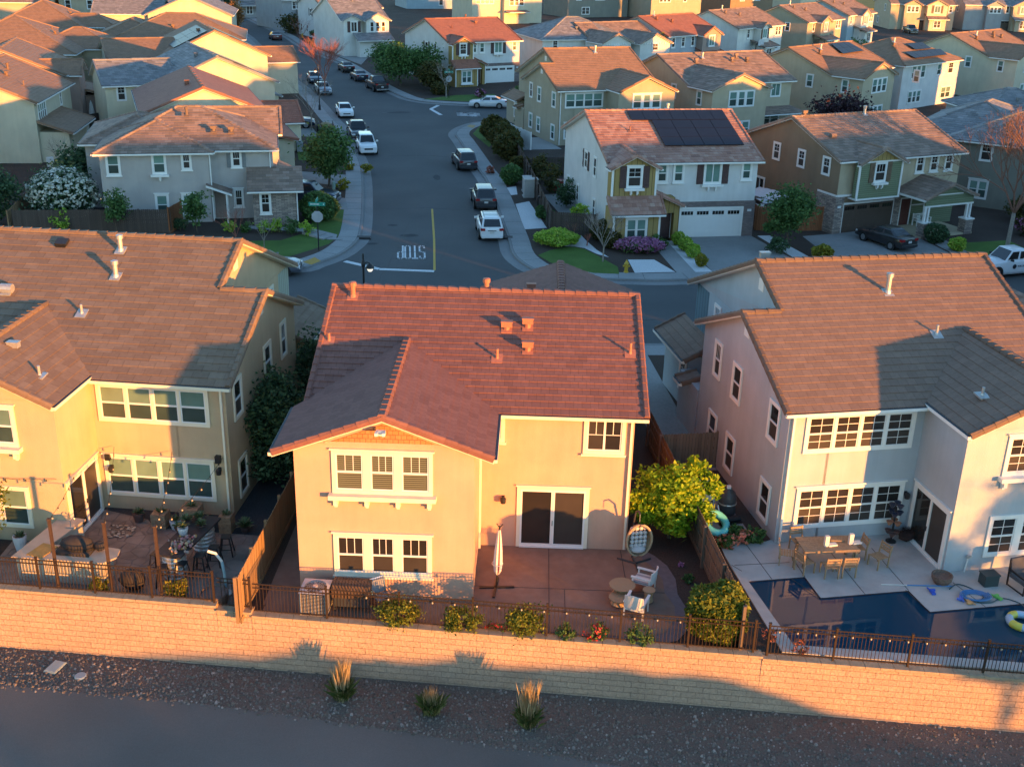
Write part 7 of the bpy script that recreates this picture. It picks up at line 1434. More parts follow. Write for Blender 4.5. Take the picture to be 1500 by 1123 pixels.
tree('street_tree', -16.4, 97.8, 5.2, (1.75, 1.75, 2.1), 4200, .13, LF_MID, 'dense green conical tree in front of the house behind the stone bay', trunk=.11, cz=2.9)
shrub('clipped_hedge', -15.3, 86.0, (1.5, 1.9, 1.05), 3000, .075, LF_MID, 'large clipped green hedge mound beside the ledge stone bay', 'hedge', hollow=.8, cl=.25)
for i, (x, y, m, s_, lb) in enumerate(((-24.8, 81.6, LF_DK, .5, 'dark shrub at the end of the board fence'), (-21.2, 81.5, LF_LIME, .42, 'small lime shrub under the narrow lower window'), (-19.9, 81.6, LF_MID, .42, 'small green shrub third from the left by the stone bay'), (-18.7, 81.7, LF_LIME, .45, 'lime shrub below the stone bay window'), (-17.6, 81.7, LF_LIME, .48, 'lime shrub at the middle of the stone bay'), (-16.5, 81.5, LF_MID, .6, 'green shrub at the right corner of the stone bay'), (-15.5, 81.3, LF_LIME, .5, 'lime shrub near the garden path steps'))): shrub('front_shrub', x, y, (s_, s_, s_*1.0), 420, .07, m, lb, 'shrub', 'shrubs along the taupe house front')
bare_tree('bare_shrub', -19.6, 77.0, 3.0, 'reddish leafless shrub above the khaki house ridge', TWIGR, .035, 3, 3, .45, 9); bare_tree('bare_shrub', -17.5, 76.4, 2.7, 'second reddish leafless shrub right of the first above the khaki ridge', TWIGG, .03, 3, 3, .4, 10)
for x, y, lb in ((-13.9, 103.6, 'yellow shrub beside the concrete driveway near the kerb'), (-15.6, 104.4, 'yellow green shrub between the conical tree and the lawn'), (-15.0, 96.4, 'yellowish shrub between the two driveways'), (-19.2, 118.2, 'lime shrub under the small porch roof')): shrub('yellow_shrub', x, y, (.55, .5, .45), 350, .08, LF_YEL if 'yellow' in lb else LF_LIME, lb, 'shrub')
bare_tree('bare_tree', -25.4, 151.0, 6.3, 'leafless tree with glowing rust twigs over the parked pale car', TWIGR, .09, 4, 4, .42, 21); bare_tree('bare_tree', -22.6, 124.8, 5.2, 'grey leafless street tree beside the low utility trailer', TWIGG, .06, 4, 3, .5, 22); bare_tree('bare_tree', -38.5, 205, 5, 'small rust twigged tree near the yellow hydrant up the street', TWIGR, .06, 3, 3, .5, 23); tree('autumn_tree', -53, 220, 7.5, (1.6, 1.6, 3.2), 1500, .16, L_('orange_leaves', (.22, .10, .03), (.32, .15, .05), (.2, .12, .05)), 'slim orange tree at the top edge left of the street', cz=4.2)
# right side gardens
for i, (x, y, r3, lb) in enumerate(((-2.6, 121.5, (1.5, 1.7, 1.25), 'far end of the tawny hedge, next to the white fence panel'), (-1.5, 117.0, (1.5, 2.0, 1.3), 'middle mound of the tawny hedge'), (-.9, 112.0, (1.5, 2.2, 1.3), 'near mound of the tawny hedge'), (.2, 105.8, (.95, .8, .7), 'small tawny clipped bush past the hedge end'))): shrub('tawny_hedge', x, y, r3, int(1500*r3[0]), .11, LF_TAWNY, lb, 'hedge', 'tawny hedge along the curved pavement', hollow=.75, cl=.3)
shrub('clipped_hedge', -.55, 100.3, (1.0, 1.0, .85), 1600, .08, LF_MID, 'clipped green hedge block beside the utility cabinets', 'hedge', hollow=.8, cl=.25); shrub('red_shrub', -2.6, 104.6, (.5, .5, .35), 260, .08, TWIGR, 'low reddish shrub in the mulch by the pavement', 'shrub')
for i, (x, y, lb) in enumerate(((2.0, 88.2, 'clipped box ball by the street lamp foot'), (2.6, 87.3, 'clipped box ball, middle of the cluster on white gravel'), (3.1, 85.5, 'clipped box ball nearest the lime ground cover'), (12.0, 81.2, 'clipped box ball nearest the garage beside the path'), (12.3, 79.6, 'clipped box ball second from the garage beside the path'), (12.55, 77.9, 'clipped box ball third from the garage beside the path'))): shrub('box_ball', x, y, (.5, .5, .5), 900, .05, LF_LIME if i > 2 else LF_MID, lb, 'shrub', 'clipped box balls on white gravel', hollow=.85, cl=.2)
shrub('box_ball', 12.85, 75.7, (.42, .42, .45), 600, .05, LF_YEL, 'small yellow clipped ball at the street end of the path', 'shrub', hollow=.85, cl=.2)
shrub('ground_cover', 3.0, 80.6, (1.6, 1.6, .5), 2600, .07, LF_LIME, 'broad lime green ground cover at the pavement corner', 'shrub', hollow=.8, cl=.25); shrub('lime_shrub', 4.75, 83.9, (.8, .5, 1.1), 1100, .09, LF_LIME, 'upright lime green shrub before the dark front fence', 'shrub'); shrub('round_shrub', 6.2, 81.9, (.7, .7, .8), 1000, .07, LF_TAWNY, 'round dark shrub at the front corner of the pale grey house', 'shrub', hollow=.8); shrub('round_shrub', 6.9, 79.9, (.7, .7, .7), 1000, .07, LF_TAWNY, 'round tawny shrub left of the pink flower bed', 'shrub', hollow=.8)
shrub('pink_flower_bed', 8.9, 78.9, (1.75, .75, .55), 1200, .07, LF_MID, 'bed of pink flowers below the ochre bay window', 'flower', flowers=FL_P, nf=520, fs=.08); shrub('garden_plant', 10.3, 79.9, (.7, .5, .5), 500, .1, LF_MID, 'leafy green plant between the pink flowers and the porch', 'plant')
bare_tree('bare_shrub', 6.1, 76.3, 3.4, 'pale leafless shrub rising behind the peach house roof', BARKP, .05, 3, 4, .42, 31); bare_tree('rose_bush', 5.2, 80.3, 1.0, 'small red stemmed bush on the white gravel', TWIGR, .04, 2, 3, .6, 33); bare_tree('thin_shrub', 4.2, 81.2, 1.6, 'thin tan leafless shrub beside the lime ground cover', TWIG, .03, 2, 3, .4, 34)
for x, y, lb in ((4.1, 92.3, 'dark green shrub inside the side fence of the pale grey house'), (2.9, 97.5, 'olive shrub along the side fence, further back'), (1.9, 101.5, 'brownish shrub in the back corner by the side fence')): shrub('side_shrub', x, y, (.9, 1.2, 1.2), 900, .1, LF_DK if 'dark' in lb else LF_TAWNY, lb, 'shrub', 'shrubs behind the side fence')
tree('street_tree', 20.0, 81.3, 4.4, (1.5, 1.5, 1.6), 3600, .11, LF_MID, 'bushy green tree between the two garage driveways', trunk=.08, cz=2.7, lumps=[(-1.2, -.2, -1.2, .8)]); shrub('dark_shrub', 18.9, 79.6, (.8, .7, .55), 700, .08, LF_DK, 'dark shrub at the foot of the bushy green tree', 'shrub'); shrub('round_shrub', 21.9, 78.4, (.75, .75, .5), 800, .08, LF_YEL, 'low yellow green round shrub beside the brown house driveway', 'shrub', hollow=.8)
shrub('round_shrub', 31.7, 83.8, (.85, .85, .75), 1300, .075, LF_DK, 'dark green clipped ball beside the black saloon', 'shrub', hollow=.85, cl=.2); shrub('round_shrub', 32.6, 81.6, (.6, .6, .5), 700, .07, LF_LIME, 'lime clipped ball beside the path of the brown house', 'shrub', hollow=.85)
bare_tree('bare_tree', 37.0, 83.2, 8.6, 'large bare street tree with rusty twigs beside the brown house', TWIG, .15, 4, 4, .5, 41, trunk=.3, buds=L_('bud_leaves', (.16, .10, .05), (.10, .09, .04), (.2, .11, .06)), nb=1600, bark=BARKP)
shrub('flowering_shrub', 40.3, 86.8, (1.3, 1.0, .8), 900, .1, LF_TAWNY, 'pink flowering shrub behind the white pickup truck', 'shrub', flowers=FL_P, nf=220, fs=.1); shrub('garden_shrub', 41.5, 91.0, (1.4, 1.2, 1.1), 900, .12, LF_TAWNY, 'tawny shrub to the right of the bare street tree', 'shrub'); shrub('garden_shrub', 40.0, 82.5, (.9, .6, .5), 400, .1, LF_DK, 'low dark shrub behind the pickup truck bed', 'shrub')
tree('purple_tree', 31.6, 112.5, 7.0, (3.3, 2.8, 2.5), 4200, .16, LF_PURP, 'dark purple leaved tree between the beige houses', cz=4.4); shrub('garden_shrub', 28.6, 107.5, (1.1, 1.0, 1.5), 600, .16, LF_MID, 'green shrub in front of the purple leaved tree', 'shrub'); shrub('garden_shrub', 37.2, 113.5, (1.9, 1.4, 1.6), 900, .16, LF_MID, 'light green shrub right of the purple leaved tree', 'shrub')
for i, (x, y, r_, h, lb) in enumerate(((-16.6, 160.8, 2.6, 5.6, 'broad dark green tree by the parked black pickup'), (-13.6, 162.8, 2.4, 5.2, 'dark green tree next to the redwood fence'), (-18.9, 167.5, 2.3, 5.0, 'dark green tree behind the parked saloons'), (-11.9, 157.4, 1.7, 3.6, 'lower olive tree beside the house with ochre bay'))): tree('garden_tree', x, y, h, (r_, r_, r_*.85), 2600, .17, LF_MID if i < 3 else LF_TAWNY, lb, 'trees by the far corner', cz=h-r_*.85)
shrub('clipped_hedge', -10.6, 153.8, (1.2, 1.2, .8), 700, .13, LF_TAWNY, 'clipped round bush by the far street sign', 'hedge', hollow=.8); bare_tree('bare_tree', -9.6, 151.4, 4.2, 'slim leafless tree beside the far street sign', BARKP, .08, 3, 3, .35, 44); shrub('flowering_shrub', -5.2, 152.5, (.7, .7, .5), 260, .12, LF_TAWNY, 'low magenta shrub below the far ochre bay', 'shrub', flowers=FL_P, nf=60, fs=.12); shrub('garden_shrub', .4, 153.5, (1.2, 1.5, .7), 500, .14, LF_MID, 'green shrub behind the white saloon', 'shrub'); shrub('garden_shrub', .8, 131.5, (1.2, .8, .5), 400, .12, LF_MID, 'low green plants under the olive house side window', 'shrub')
tree('cypress_tree', 21.6, 182, 6.8, (1.1, 1.1, 3.0), 1500, .2, LF_GOLD, 'tall cypress lit yellow at its tip beside the red roofed house', cz=3.6, hollow=.2)
for x, y, r_, lb in ((-53.8, 150.5, 1.9, 'dark green shrub by the fences in the left hand gap'), (-50.2, 146.5, 1.8, 'bushy green shrub behind the blue canopy'), (-46.3, 134.5, 2.2, 'broad dark tree in the garden left of the grey solar house'), (-44.6, 128.0, 1.6, 'olive shrub beside the blue bins'), (-59.5, 172, 1.5, 'dark shrub beside the low grey wing at the top left')): shrub('garden_shrub', x, y, (r_, r_, r_*.85), 1100, .16, LF_DK if 'dark' in lb else LF_MID, lb, 'shrub', 'garden shrubs between the left hand rows')
shrub('clipped_hedge', -36.8, 214.0, (1.8, 1.2, 1.1), 600, .18, LF_DK, 'dark round hedge left of the two white driveway cars', 'hedge'); shrub('garden_shrub', -44.5, 230.5, (2.6, 1.8, 1.8), 800, .2, LF_TAWNY, 'olive bushes near the top of the street', 'shrub'); shrub('garden_shrub', -25.5, 203.4, (1.6, 1.0, .8), 400, .16, LF_MID, 'low bushes behind the dark driveway car', 'shrub'); tree('garden_tree', -63.0, 249.0, 7, (3.5, 3, 2.6), 1500, .25, LF_DK, 'dark tree at the top edge left of the street', cz=4.4)
shrub('garden_shrub', 60.5, 214.0, (2.2, 2.0, 1.6), 600, .22, LF_MID, 'green bush between two houses in the upper right', 'shrub')
# ---------------------------------------------------------------- vehicles
def paint(n, c, metal=.0, rough=.28): return mat(n, c, rough, .03, 3, metal=metal, spec=.5, coat=.6)
P_WH = paint('white_car_paint', (.62, .63, .64)); P_BK = paint('black_car_paint', (.012, .012, .015)); P_DG = paint('dark_grey_car_paint', (.045, .047, .055), .4); P_NV = paint('navy_car_paint', (.02, .03, .055), .3); P_SL = paint('silver_blue_car_paint', (.16, .18, .22), .5); P_MR = paint('maroon_car_paint', (.09, .022, .022), .2)
CARGLASS = mat('car_glass', (.012, .014, .017), .06, .1, 2, spec=.7); TYRE = mat('tyre_rubber', (.014, .014, .014), .85, .1, 8); RIM = mat('alloy_rim', (.35, .35, .36), .3, .05, 5, metal=.8); TAIL = mat('tail_lamp_red', (.28, .012, .014), .25, .05, 5); HEADL = mat('head_lamp_clear', (.62, .64, .66), .1, .03, 5, spec=.8); PLATE = mat('number_plate', (.5, .5, .48), .5, .05, 5); TRIMB = mat('black_plastic_trim', (.02, .02, .021), .6, .1, 5)
SPEC = {  # length, half width, lower stations (x, belt z), roof stations (base x front, roof x front, roof x rear, base x rear), roof z, wheel radius
 'suv': dict(L=4.75, w=.93, prof=[(-2.37, .78), (-2.30, 1.06), (-1.0, 1.10), (.75, 1.06), (1.9, .98), (2.28, .86), (2.37, .62)], roof=(.95, .30, -1.85, -2.30), z=1.73, wr=.37, wb=(1.42, -1.42)),
 'sedan': dict(L=4.75, w=.91, prof=[(-2.37, .72), (-2.30, 1.0), (-1.55, 1.05), (.70, .97), (1.9, .86), (2.28, .74), (2.37, .55)], roof=(1.05, .28, -.95, -1.75), z=1.44, wr=.33, wb=(1.40, -1.40)),
 'pickup': dict(L=5.7, w=.99, prof=[(-2.85, .85), (-2.82, 1.20), (-.85, 1.22), (1.0, 1.20), (2.35, 1.14), (2.75, 1.05), (2.85, .72)], roof=(1.15, .55, -.70, -.98), z=1.90, wr=.41, wb=(1.80, -1.75))}
def make_car(kind, pm, label, x, y, head, z=ZR, group=None, rails=False, logo=False, name='parked_car'):
    S = SPEC[kind]; r = empty(name, (x, y, z), rad(head), label, {'suv': 'car', 'sedan': 'car', 'pickup': 'pickup truck'}[kind], group or 'parked vehicles'); w_, zb = S['w'], .27; b = MB(); st = S['prof']; n = len(st); vs = []; fs = []
    def half(xc):  # plan taper
        f = abs(xc)/(S['L']/2); return w_*(1-.13*max(0, f-.72)/.28)
    rings = []
    for xc, bt in st:
        h = half(xc); rings.append([(xc, -h*.93, zb), (xc, -h, zb+.16), (xc, -h, (zb+bt)/2+.1), (xc, -h*.94, bt-.04), (xc, -h*.80, bt+.015), (xc, 0, bt+.05), (xc, h*.80, bt+.015), (xc, h*.94, bt-.04), (xc, h, (zb+bt)/2+.1), (xc, h, zb+.16), (xc, h*.93, zb)])
    k_ = len(rings[0])
    for q in rings: vs += q
    for i in range(n-1):
        for j in range(k_): fs.append((i*k_+j, i*k_+(j+1) % k_, (i+1)*k_+(j+1) % k_, (i+1)*k_+j))
    fs += [tuple(range(k_)), tuple(reversed(range((n-1)*k_, n*k_)))]
    if kind == 'pickup':
        b.mesh(vs, fs)
    else: b.mesh(vs, fs)
    # cabin with pillars in the body colour
    fb, fr, rr, rb = S['roof']; zt = S['z']; zf = st[-3][1] if False else 1.0
    def belt(xc):
        for (x0, z0), (x1, z1) in zip(st, st[1:]):
            if x0 <= xc <= x1: return z0+(z1-z0)*(xc-x0)/(x1-x0)
        return .9
    wb_, wt = w_*.90, w_*.70; lo = [(fb, wb_*.94, belt(fb)), (rb, wb_*.94, belt(rb)-.02)]; A = [Vector((fb, -wb_*.95, belt(fb)-.02)), Vector((rb, -wb_*.95, belt(rb)-.02)), Vector((rb, wb_*.95, belt(rb)-.02)), Vector((fb, wb_*.95, belt(fb)-.02))]; B = [Vector((fr, -wt, zt-.05)), Vector((rr, -wt, zt-.06)), Vector((rr, wt, zt-.06)), Vector((fr, wt, zt-.05))]; C = [Vector((fr-.12, -wt*.82, zt)), Vector((rr+.1, -wt*.82, zt-.005)), Vector((rr+.1, wt*.82, zt-.005)), Vector((fr-.12, wt*.82, zt))]
    V = A+B+C; b.mesh(V, [(j, (j+1) % 4, (j+1) % 4+4, j+4) for j in range(4)]+[(j+4, (j+1) % 4+4, (j+1) % 4+8, j+8) for j in range(4)]+[(8, 9, 10, 11)])
    body = b.build('body', pm, r)
    bm = bmesh.new(); bm.from_mesh(body.data); bmesh.ops.remove_doubles(bm, verts=bm.verts, dist=.001); bmesh.ops.recalc_face_normals(bm, faces=bm.faces); bmesh.ops.bevel(bm, geom=[e for e in bm.edges if len(e.link_faces) == 2 and e.calc_face_angle(0) > .35], offset=.035, segments=2, affect='EDGES', profile=.6); bm.to_mesh(body.data); bm.free(); body.data.polygons.foreach_set('use_smooth', [True]*len(body.data.polygons))
    def pane(nm, quad, ins=(.07, .10, .09), n_=0):
        q = [Vector(p) for p in quad]; nn = (q[1]-q[0]).cross(q[3]-q[0]).normalized(); cen = sum(q, Vector())/4; nn = nn if nn.dot(cen-Vector((cen.x*.3, 0, .6))) > 0 else -nn
        f = lambda u, v: (q[0].lerp(q[1], u)).lerp(q[3].lerp(q[2], u), v)+nn*.012
        mb = MB(); mb.face([f(ins[0], ins[1]), f(1-ins[0], ins[1]), f(1-ins[0], 1-ins[2]), f(ins[0], 1-ins[2])]); return mb.build(nm, CARGLASS, r)
    pane('windscreen', (A[0], A[3], B[3], B[0]), (.06, .05, .04)); pane('rear_window', (A[1], A[2], B[2], B[1]), (.09, .12, .10))
    for s_ in (0, 1):
        a0, a1, b1, b0 = (A[0], A[1], B[1], B[0]) if s_ == 0 else (A[3], A[2], B[2], B[3])
        L3 = lambda p, q, t: p.lerp(q, t)
        cuts = ((0.02, .48), (.52, .97)) if kind != 'suv' else ((0.02, .36), (.39, .68), (.71, .97))
        for u0, u1 in cuts: pane('side_window', (L3(a0, a1, u0), L3(a0, a1, u1), L3(b0, b1, u1), L3(b0, b1, u0)), (.05, .16, .1))
    if kind == 'pickup':
        mb = MB(); mb.box(-2.72, -.78, 1.20, -1.05, .78, 1.285); mb.build('cargo_bed', TRIMB, r); mb = MB()
        for y_ in (-.9, .9): mb.box(-2.8, y_-.07, 1.2, -1.0, y_+.07, 1.33)
        mb.box(-2.83, -.9, 1.15, -2.72, .9, 1.32); mb.build('bed_rail', pm, r)
    for wx_ in S['wb']:
        for s_ in (-1, 1):
            y_ = s_*(w_-.10); wr = S['wr']; T = Matrix.Translation((wx_, y_, wr)) @ Matrix.Rotation(PI/2, 4, 'X')
            mb = MB(); mb.lathe([(wr+.07, -.02), (wr+.07, .0)], 20, (0, 0, 0), 0, Matrix.Translation((wx_, s_*(w_-.0), wr+.02)) @ Matrix.Rotation(PI/2, 4, 'X')); mb.build('wheel_arch', TRIMB, r)
            wh = MB(); wh.lathe([(wr*.62, -.12), (wr*.95, -.12), (wr, -.08), (wr, .08), (wr*.95, .125), (wr*.62, .125)], 20, (0, 0, 0), 0, T); wo = wh.build('wheel', TYRE, r)
            rm = MB(); rm.lathe([(wr*.66, -.128), (wr*.60, -.131)], 16, (0, 0, 0), 0, T); rm.lathe([(wr*.64, .131), (wr*.66, .128)], 16, (0, 0, 0), 0, T)
            for i in range(5):
                a = i*1.2566
                for zz in (-.132, .132): rm.mesh([T @ Vector(p) for p in ((.05*math.cos(a+1.2), .05*math.sin(a+1.2), zz), (wr*.62*math.cos(a+.16), wr*.62*math.sin(a+.16), zz), (wr*.62*math.cos(a-.16), wr*.62*math.sin(a-.16), zz), (.05*math.cos(a-1.2), .05*math.sin(a-1.2), zz))], [(0, 1, 2, 3)])
            rm.build('rim', RIM, wo)
    hx = S['L']/2
    for s_ in (-1, 1):
        mb = MB(); zz = st[-2][1]-.14; mb.cbox((hx-.09, s_*w_*.66, zz), (.16, .36, .15)); mb.cbox((hx-.22, s_*w_*.82, zz+.02), (.2, .14, .13)); mb.build('headlight', HEADL, r)
        mb = MB(); zz = st[1][1]-.12; mb.cbox((-hx+.05, s_*w_*.72, zz), (.12, .3, .17)); mb.cbox((-hx+.15, s_*w_*.845, zz), (.22, .12, .16)); mb.build('taillight', TAIL, r)
        mb = MB(); mb.cbox((fb-.35, s_*(w_+.09), belt(fb)+.10), (.12, .2, .13)); mb.bar((fb-.35, s_*w_*.9, belt(fb)+.05), (fb-.35, s_*(w_+.05), belt(fb)+.08), .05); mb.build('mirror', pm if kind != 'pickup' else TRIMB, r)
    for e in (-1, 1):
        mb = MB(); mb.box(e*hx-.06, -w_*.84, .33, e*hx+.05, w_*.84, .50); mb.build('bumper', pm if kind != 'pickup' else CHROME, r); mb = MB(); mb.box(e*hx-.03, -w_*.6, .27, e*hx+.03, w_*.6, .36); mb.build('lower_grille', TRIMB, r)
        if e < 0: mb = MB(); mb.cbox((-hx-.0, 0, .74), (.05, .32, .16)); mb.build('number_plate', PLATE, r); mb = MB(); mb.cbox((-hx+.015, 0, .86), (.05, .62, .05)); mb.build('tailgate_trim', TRIMB, r)
        else: mb = MB(); mb.cbox((hx-.03, 0, st[-2][1]-.2), (.08, w_*.9, .16)); mb.build('grille', TRIMB, r)
    if rails:
        for s_ in (-1, 1): mb = MB(); mb.tube([(fr-.25, s_*wt*.86, zt), (fr-.3, s_*wt*.86, zt+.06), (rr+.3, s_*wt*.86, zt+.06), (rr+.25, s_*wt*.86, zt)], .022, 5); mb.build('roof_rail', TRIMB, r)
        for xx in (fr-.6, rr+.7): mb = MB(); mb.bar((xx, -wt*.86, zt+.06), (xx, wt*.86, zt+.06), .05, .03); mb.build('roof_bar', TRIMB, r)
    if logo:
        mb = MB(); T = Matrix.Translation((.15, w_+.006, .86)) @ Matrix.Rotation(-PI/2, 4, 'X') @ Matrix.Rotation(PI, 4, 'Y')
        T = Matrix(((-1, 0, 0, .45), (0, 0, 1, w_+.008), (0, 1, 0, .82), (0, 0, 0, 1)))
        mb.lathe([(.10, 0), (.14, .001)], 18, (0, 0, 0), 0, T); mb.lathe([(.0, 0.001), (.05, .001)], 12, (0, -.02, 0), 0, T); mb.lathe([(.155, .0), (.165, .001)], 18, (0, 0, 0), 0, T)
        for i, (x0, wd) in enumerate(((.26, .10), (.40, .13), (.57, .08), (.69, .16), (.89, .12), (1.05, .07))): mb.mesh([T @ Vector(p) for p in ((x0, .0, .002), (x0+wd, .0, .002), (x0+wd, .07, .002), (x0, .07, .002))], [(0, 1, 2, 3)])
        mb.mesh([T @ Vector(p) for p in ((.26, -.06, .002), (1.12, -.06, .002), (1.12, -.035, .002), (.26, -.035, .002))], [(0, 1, 2, 3)]); mb.build('door_lettering', mat('dark_decal', (.03, .035, .05), .5), r)
    return r
make_car('suv', P_WH, 'white estate car with roof bars seen from behind at the right kerb', -2.0, 83.4, 96.5, rails=True)
make_car('suv', P_DG, 'dark grey car parked directly in front of the white estate at the right kerb', -2.75, 92.8, 97); make_car('suv', P_DG, 'dark people carrier parked alone beside the tawny hedge', -5.1, 107.9, 103)
make_car('suv', P_WH, 'white car facing the camera, nearest at the left kerb', -15.25, 114.3, 283); make_car('pickup', P_BK, 'black pickup truck directly behind the white car at the left kerb', -17.1, 121.3, 283); make_car('sedan', P_WH, 'white saloon facing the camera, farther along the left kerb', -20.6, 135.8, 285)
make_car('sedan', P_NV, 'dark blue saloon facing the camera far up the left kerb', -28.9, 163.5, 287); make_car('sedan', P_SL, 'pale car parked behind the rust twigged bare tree', -26.0, 153.2, 288)
make_car('pickup', P_BK, 'black pickup truck seen from behind by the dark green trees', -19.4, 157.6, 112); make_car('sedan', P_NV, 'dark saloon parked ahead of the black pickup on the far corner', -23.1, 166.9, 111); make_car('sedan', P_BK, 'black saloon, farthest of the three parked by the dark trees', -26.3, 176.3, 111)
make_car('sedan', P_BK, 'black car on the driveway left of the tall white house', -26.6, 198.5, 210, z=.015); make_car('suv', P_WH, 'white hatchback on the far driveway, left of its neighbour', -33.6, 213.6, 30, z=.01); make_car('suv', P_WH, 'white car on the far driveway, right of its neighbour', -30.8, 210.0, 30, z=.01)
make_car('pickup', P_WH, 'white pickup truck on a driveway at the very top of the street', -51.5, 248.5, 195, z=.01); make_car('sedan', P_MR, 'dark red car at the top of the street beyond the bare tree', -45.8, 219.6, 112)
make_car('sedan', P_WH, 'white saloon parked side on along the branch street', -3.9, 144.6, 181); make_car('suv', P_NV, 'dark blue car on the driveway beside the ledge stone bay', -16.9, 91.4, -9, z=.014); make_car('suv', P_NV, 'dark blue car parked behind the red roofed porch', -24.9, 126.2, 10, z=.014)
make_car('sedan', P_SL, 'grey car mostly hidden behind the khaki house roof edge', -16.5, 72.0, 3); make_car('sedan', P_BK, 'black saloon on the driveway of the brown house', 27.7, 82.9, 118, z=.014)
make_car('pickup', P_WH, 'white pickup truck with dark lettering on its door at the right edge', 34.35, 76.35, 199, logo=True); make_car('pickup', P_BK, 'dark pickup truck facing the camera by the tan house at the top right', 87.6, 267.0, 270, z=0)
def trailer():
    r = empty('utility_trailer', (-20.9, 124.2, 0), rad(102), 'low dark utility trailer with tarpaulin beside the left pavement', 'trailer'); b = MB(); b.box(-1.4, -.8, .45, 1.4, .8, .55); b.box(-1.4, -.8, .55, 1.4, -.74, .95); b.box(-1.4, .74, .55, 1.4, .8, .95); b.bar((1.4, 0, .5), (2.4, 0, .48), .08); b.build('bed', TRIMB, r)
    for s_ in (-1, 1): b = MB(); b.lathe([(.2, -.09), (.3, -.08), (.3, .08), (.2, .09)], 14, T=Matrix.Translation((0, s_*.92, .3)) @ Matrix.Rotation(PI/2, 4, 'X')); b.build('wheel', TYRE, r)
    b = MB(); b.ico((-.3, 0, .75), .6, 2, .08, (1.5, 1.05, .5)); b.build('tarpaulin', mat('tan_tarp', (.24, .18, .09), .8, .15), r)
trailer()
# ---------------------------------------------------------------- street furniture
def street_sign(px, py, h, label, stop=True, face=0):
    p = at(px, py); r = empty('street_sign', (p.x, p.y, 0), rad(face), label, 'sign'); b = MB(); b.tube([(0, 0, 0), (0, 0, h)], .045, 7); b.build('post', BLACK, r)
    if stop:
        b = MB(); o = [(.42*math.cos(PI/8+i*PI/4), .42*math.sin(PI/8+i*PI/4)) for i in range(8)]; b.prism(o, -.008, .008, 0, Matrix.Translation((0, -.06, h-.75)) @ Matrix.Rotation(PI/2, 4, 'X')); b.build('stop_plate_back', mat('plate_back', (.36, .37, .38), .5, .05), r)
        b = MB(); b.prism(o, .009, .011, 0, Matrix.Translation((0, -.038, h-.75)) @ Matrix.Rotation(PI/2, 4, 'X') @ Matrix.Rotation(PI, 4, 'X')); b.build('stop_plate_face', mat('stop_red', (.4, .03, .03), .4, .05), r)
    b = MB(); b.cbox((0, 0, h+.12), (1.15, .03, .26)); b.cbox((0, 0, h+.40), (.03, .9, .24)); b.build('name_blade', mat('sign_green', (.02, .27, .20), .4, .05), r)
    b = MB(); x = -.46
    for wd in (.05, .07, .05, .06, .05, .07, .05): b.cbox((x+wd/2, -.018, h+.12), (wd, .004, .10)); x += wd+.035
    b.cbox((.47, -.018, h+.12), (.08, .004, .07)); b.build('lettering', WHITE, r)
street_sign(467, 366, 3.15, 'green street name blades above the grey back of a stop sign on the corner lawn'); street_sign(657.5, 144, 3.2, 'green street name sign on a dark post at the far corner', face=20)
LAMPW = mat('lamp_glow', (1, .86, .68), .3, 0, 4, emit=.15)
def street_lamp(x, y, h, label, face=0):
    r = empty('street_lamp', (x, y, 0), face, label, 'street lamp', 'street lamps'); b = MB(); b.lathe([(.16, 0), (.14, .5), (.07, .7), (.055, h)], 10); b.build('pole', BLACK, r); b = MB(); b.lathe([(.05, h), (.10, h+.05), (.12, h+.2), (.05, h+.45), (.045, h+.75), (.02, h+.8)], 10); b.tube([(0, 0, h+.2), (.2, 0, h+.32), (.36, 0, h+.25)], .04, 6); b.lathe([(.06, .24), (.2, .1), (.24, 0), (.22, -.02)], 12, (.36, 0, h+.0)); b.build('lamp_head', BLACK, r); b = MB(); b.lathe([(.15, -.02), (.16, -.10), (.10, -.2), (0, -.23)], 12, (.36, 0, h)); b.build('glass_globe', LAMPW, r)
street_lamp(-8.2, 59.0, 4.3, 'black street lamp with lit globe rising behind the peach house ridge'); street_lamp(-24.0, 138.5, 4.6, 'black street lamp glowing inside the rust twigged tree', PI); street_lamp(-54.0, 250.5, 4.6, 'black street lamp at the top of the street', PI); b = MB(); b.lathe([(.06, 0), (.06, 1.3), (.11, 1.32), (.11, 1.5), (0, 1.53)], 8); o = b.build('garden_lamp_post', BLACK); o.location = (1.75, 89.3, 0); tag(o, 'short black garden lamp post behind the box balls', 'lamp post')
def hydrant(px, py, label):
    p = at(px, py); r = empty('fire_hydrant', (p.x, p.y, 0), 0, label, 'hydrant', 'yellow hydrants'); y = mat('hydrant_yellow', (.46, .30, .03), .5, .08); b = MB(); b.lathe([(.17, 0), (.17, .06), (.12, .08), (.12, .55), (.16, .58), (.16, .63), (.12, .7), (.05, .8), (.05, .86), (0, .87)], 12); b.build('barrel', y, r); b = MB(); b.tube([(-.24, 0, .45), (.24, 0, .45)], .07, 8); b.tube([(0, -.26, .42), (0, 0, .42)], .085, 8); b.build('outlet', y, r)
hydrant(917, 399, 'yellow fire hydrant between the lawn and the white gravel'); hydrant(443, 55.5, 'yellow fire hydrant far up the street by the dark hedge')
def cabinet(x, y, s_, h, label, m):
    r = empty('utility_cabinet', (x, y, 0), rad(8), label, 'cabinet'); b = MB(); b.cbox((0, 0, h/2), (s_, s_*.8, h)); b.cbox((0, 0, h+.03), (s_+.08, s_*.8+.08, .06)); b.cbox((0, 0, .04), (s_+.15, s_*.8+.15, .08)); b.build('box', m, r); b = MB(); b.cbox((0, -s_*.4-.012, h*.52), (s_*.86, .02, h*.8)); b.build('door', m, r)
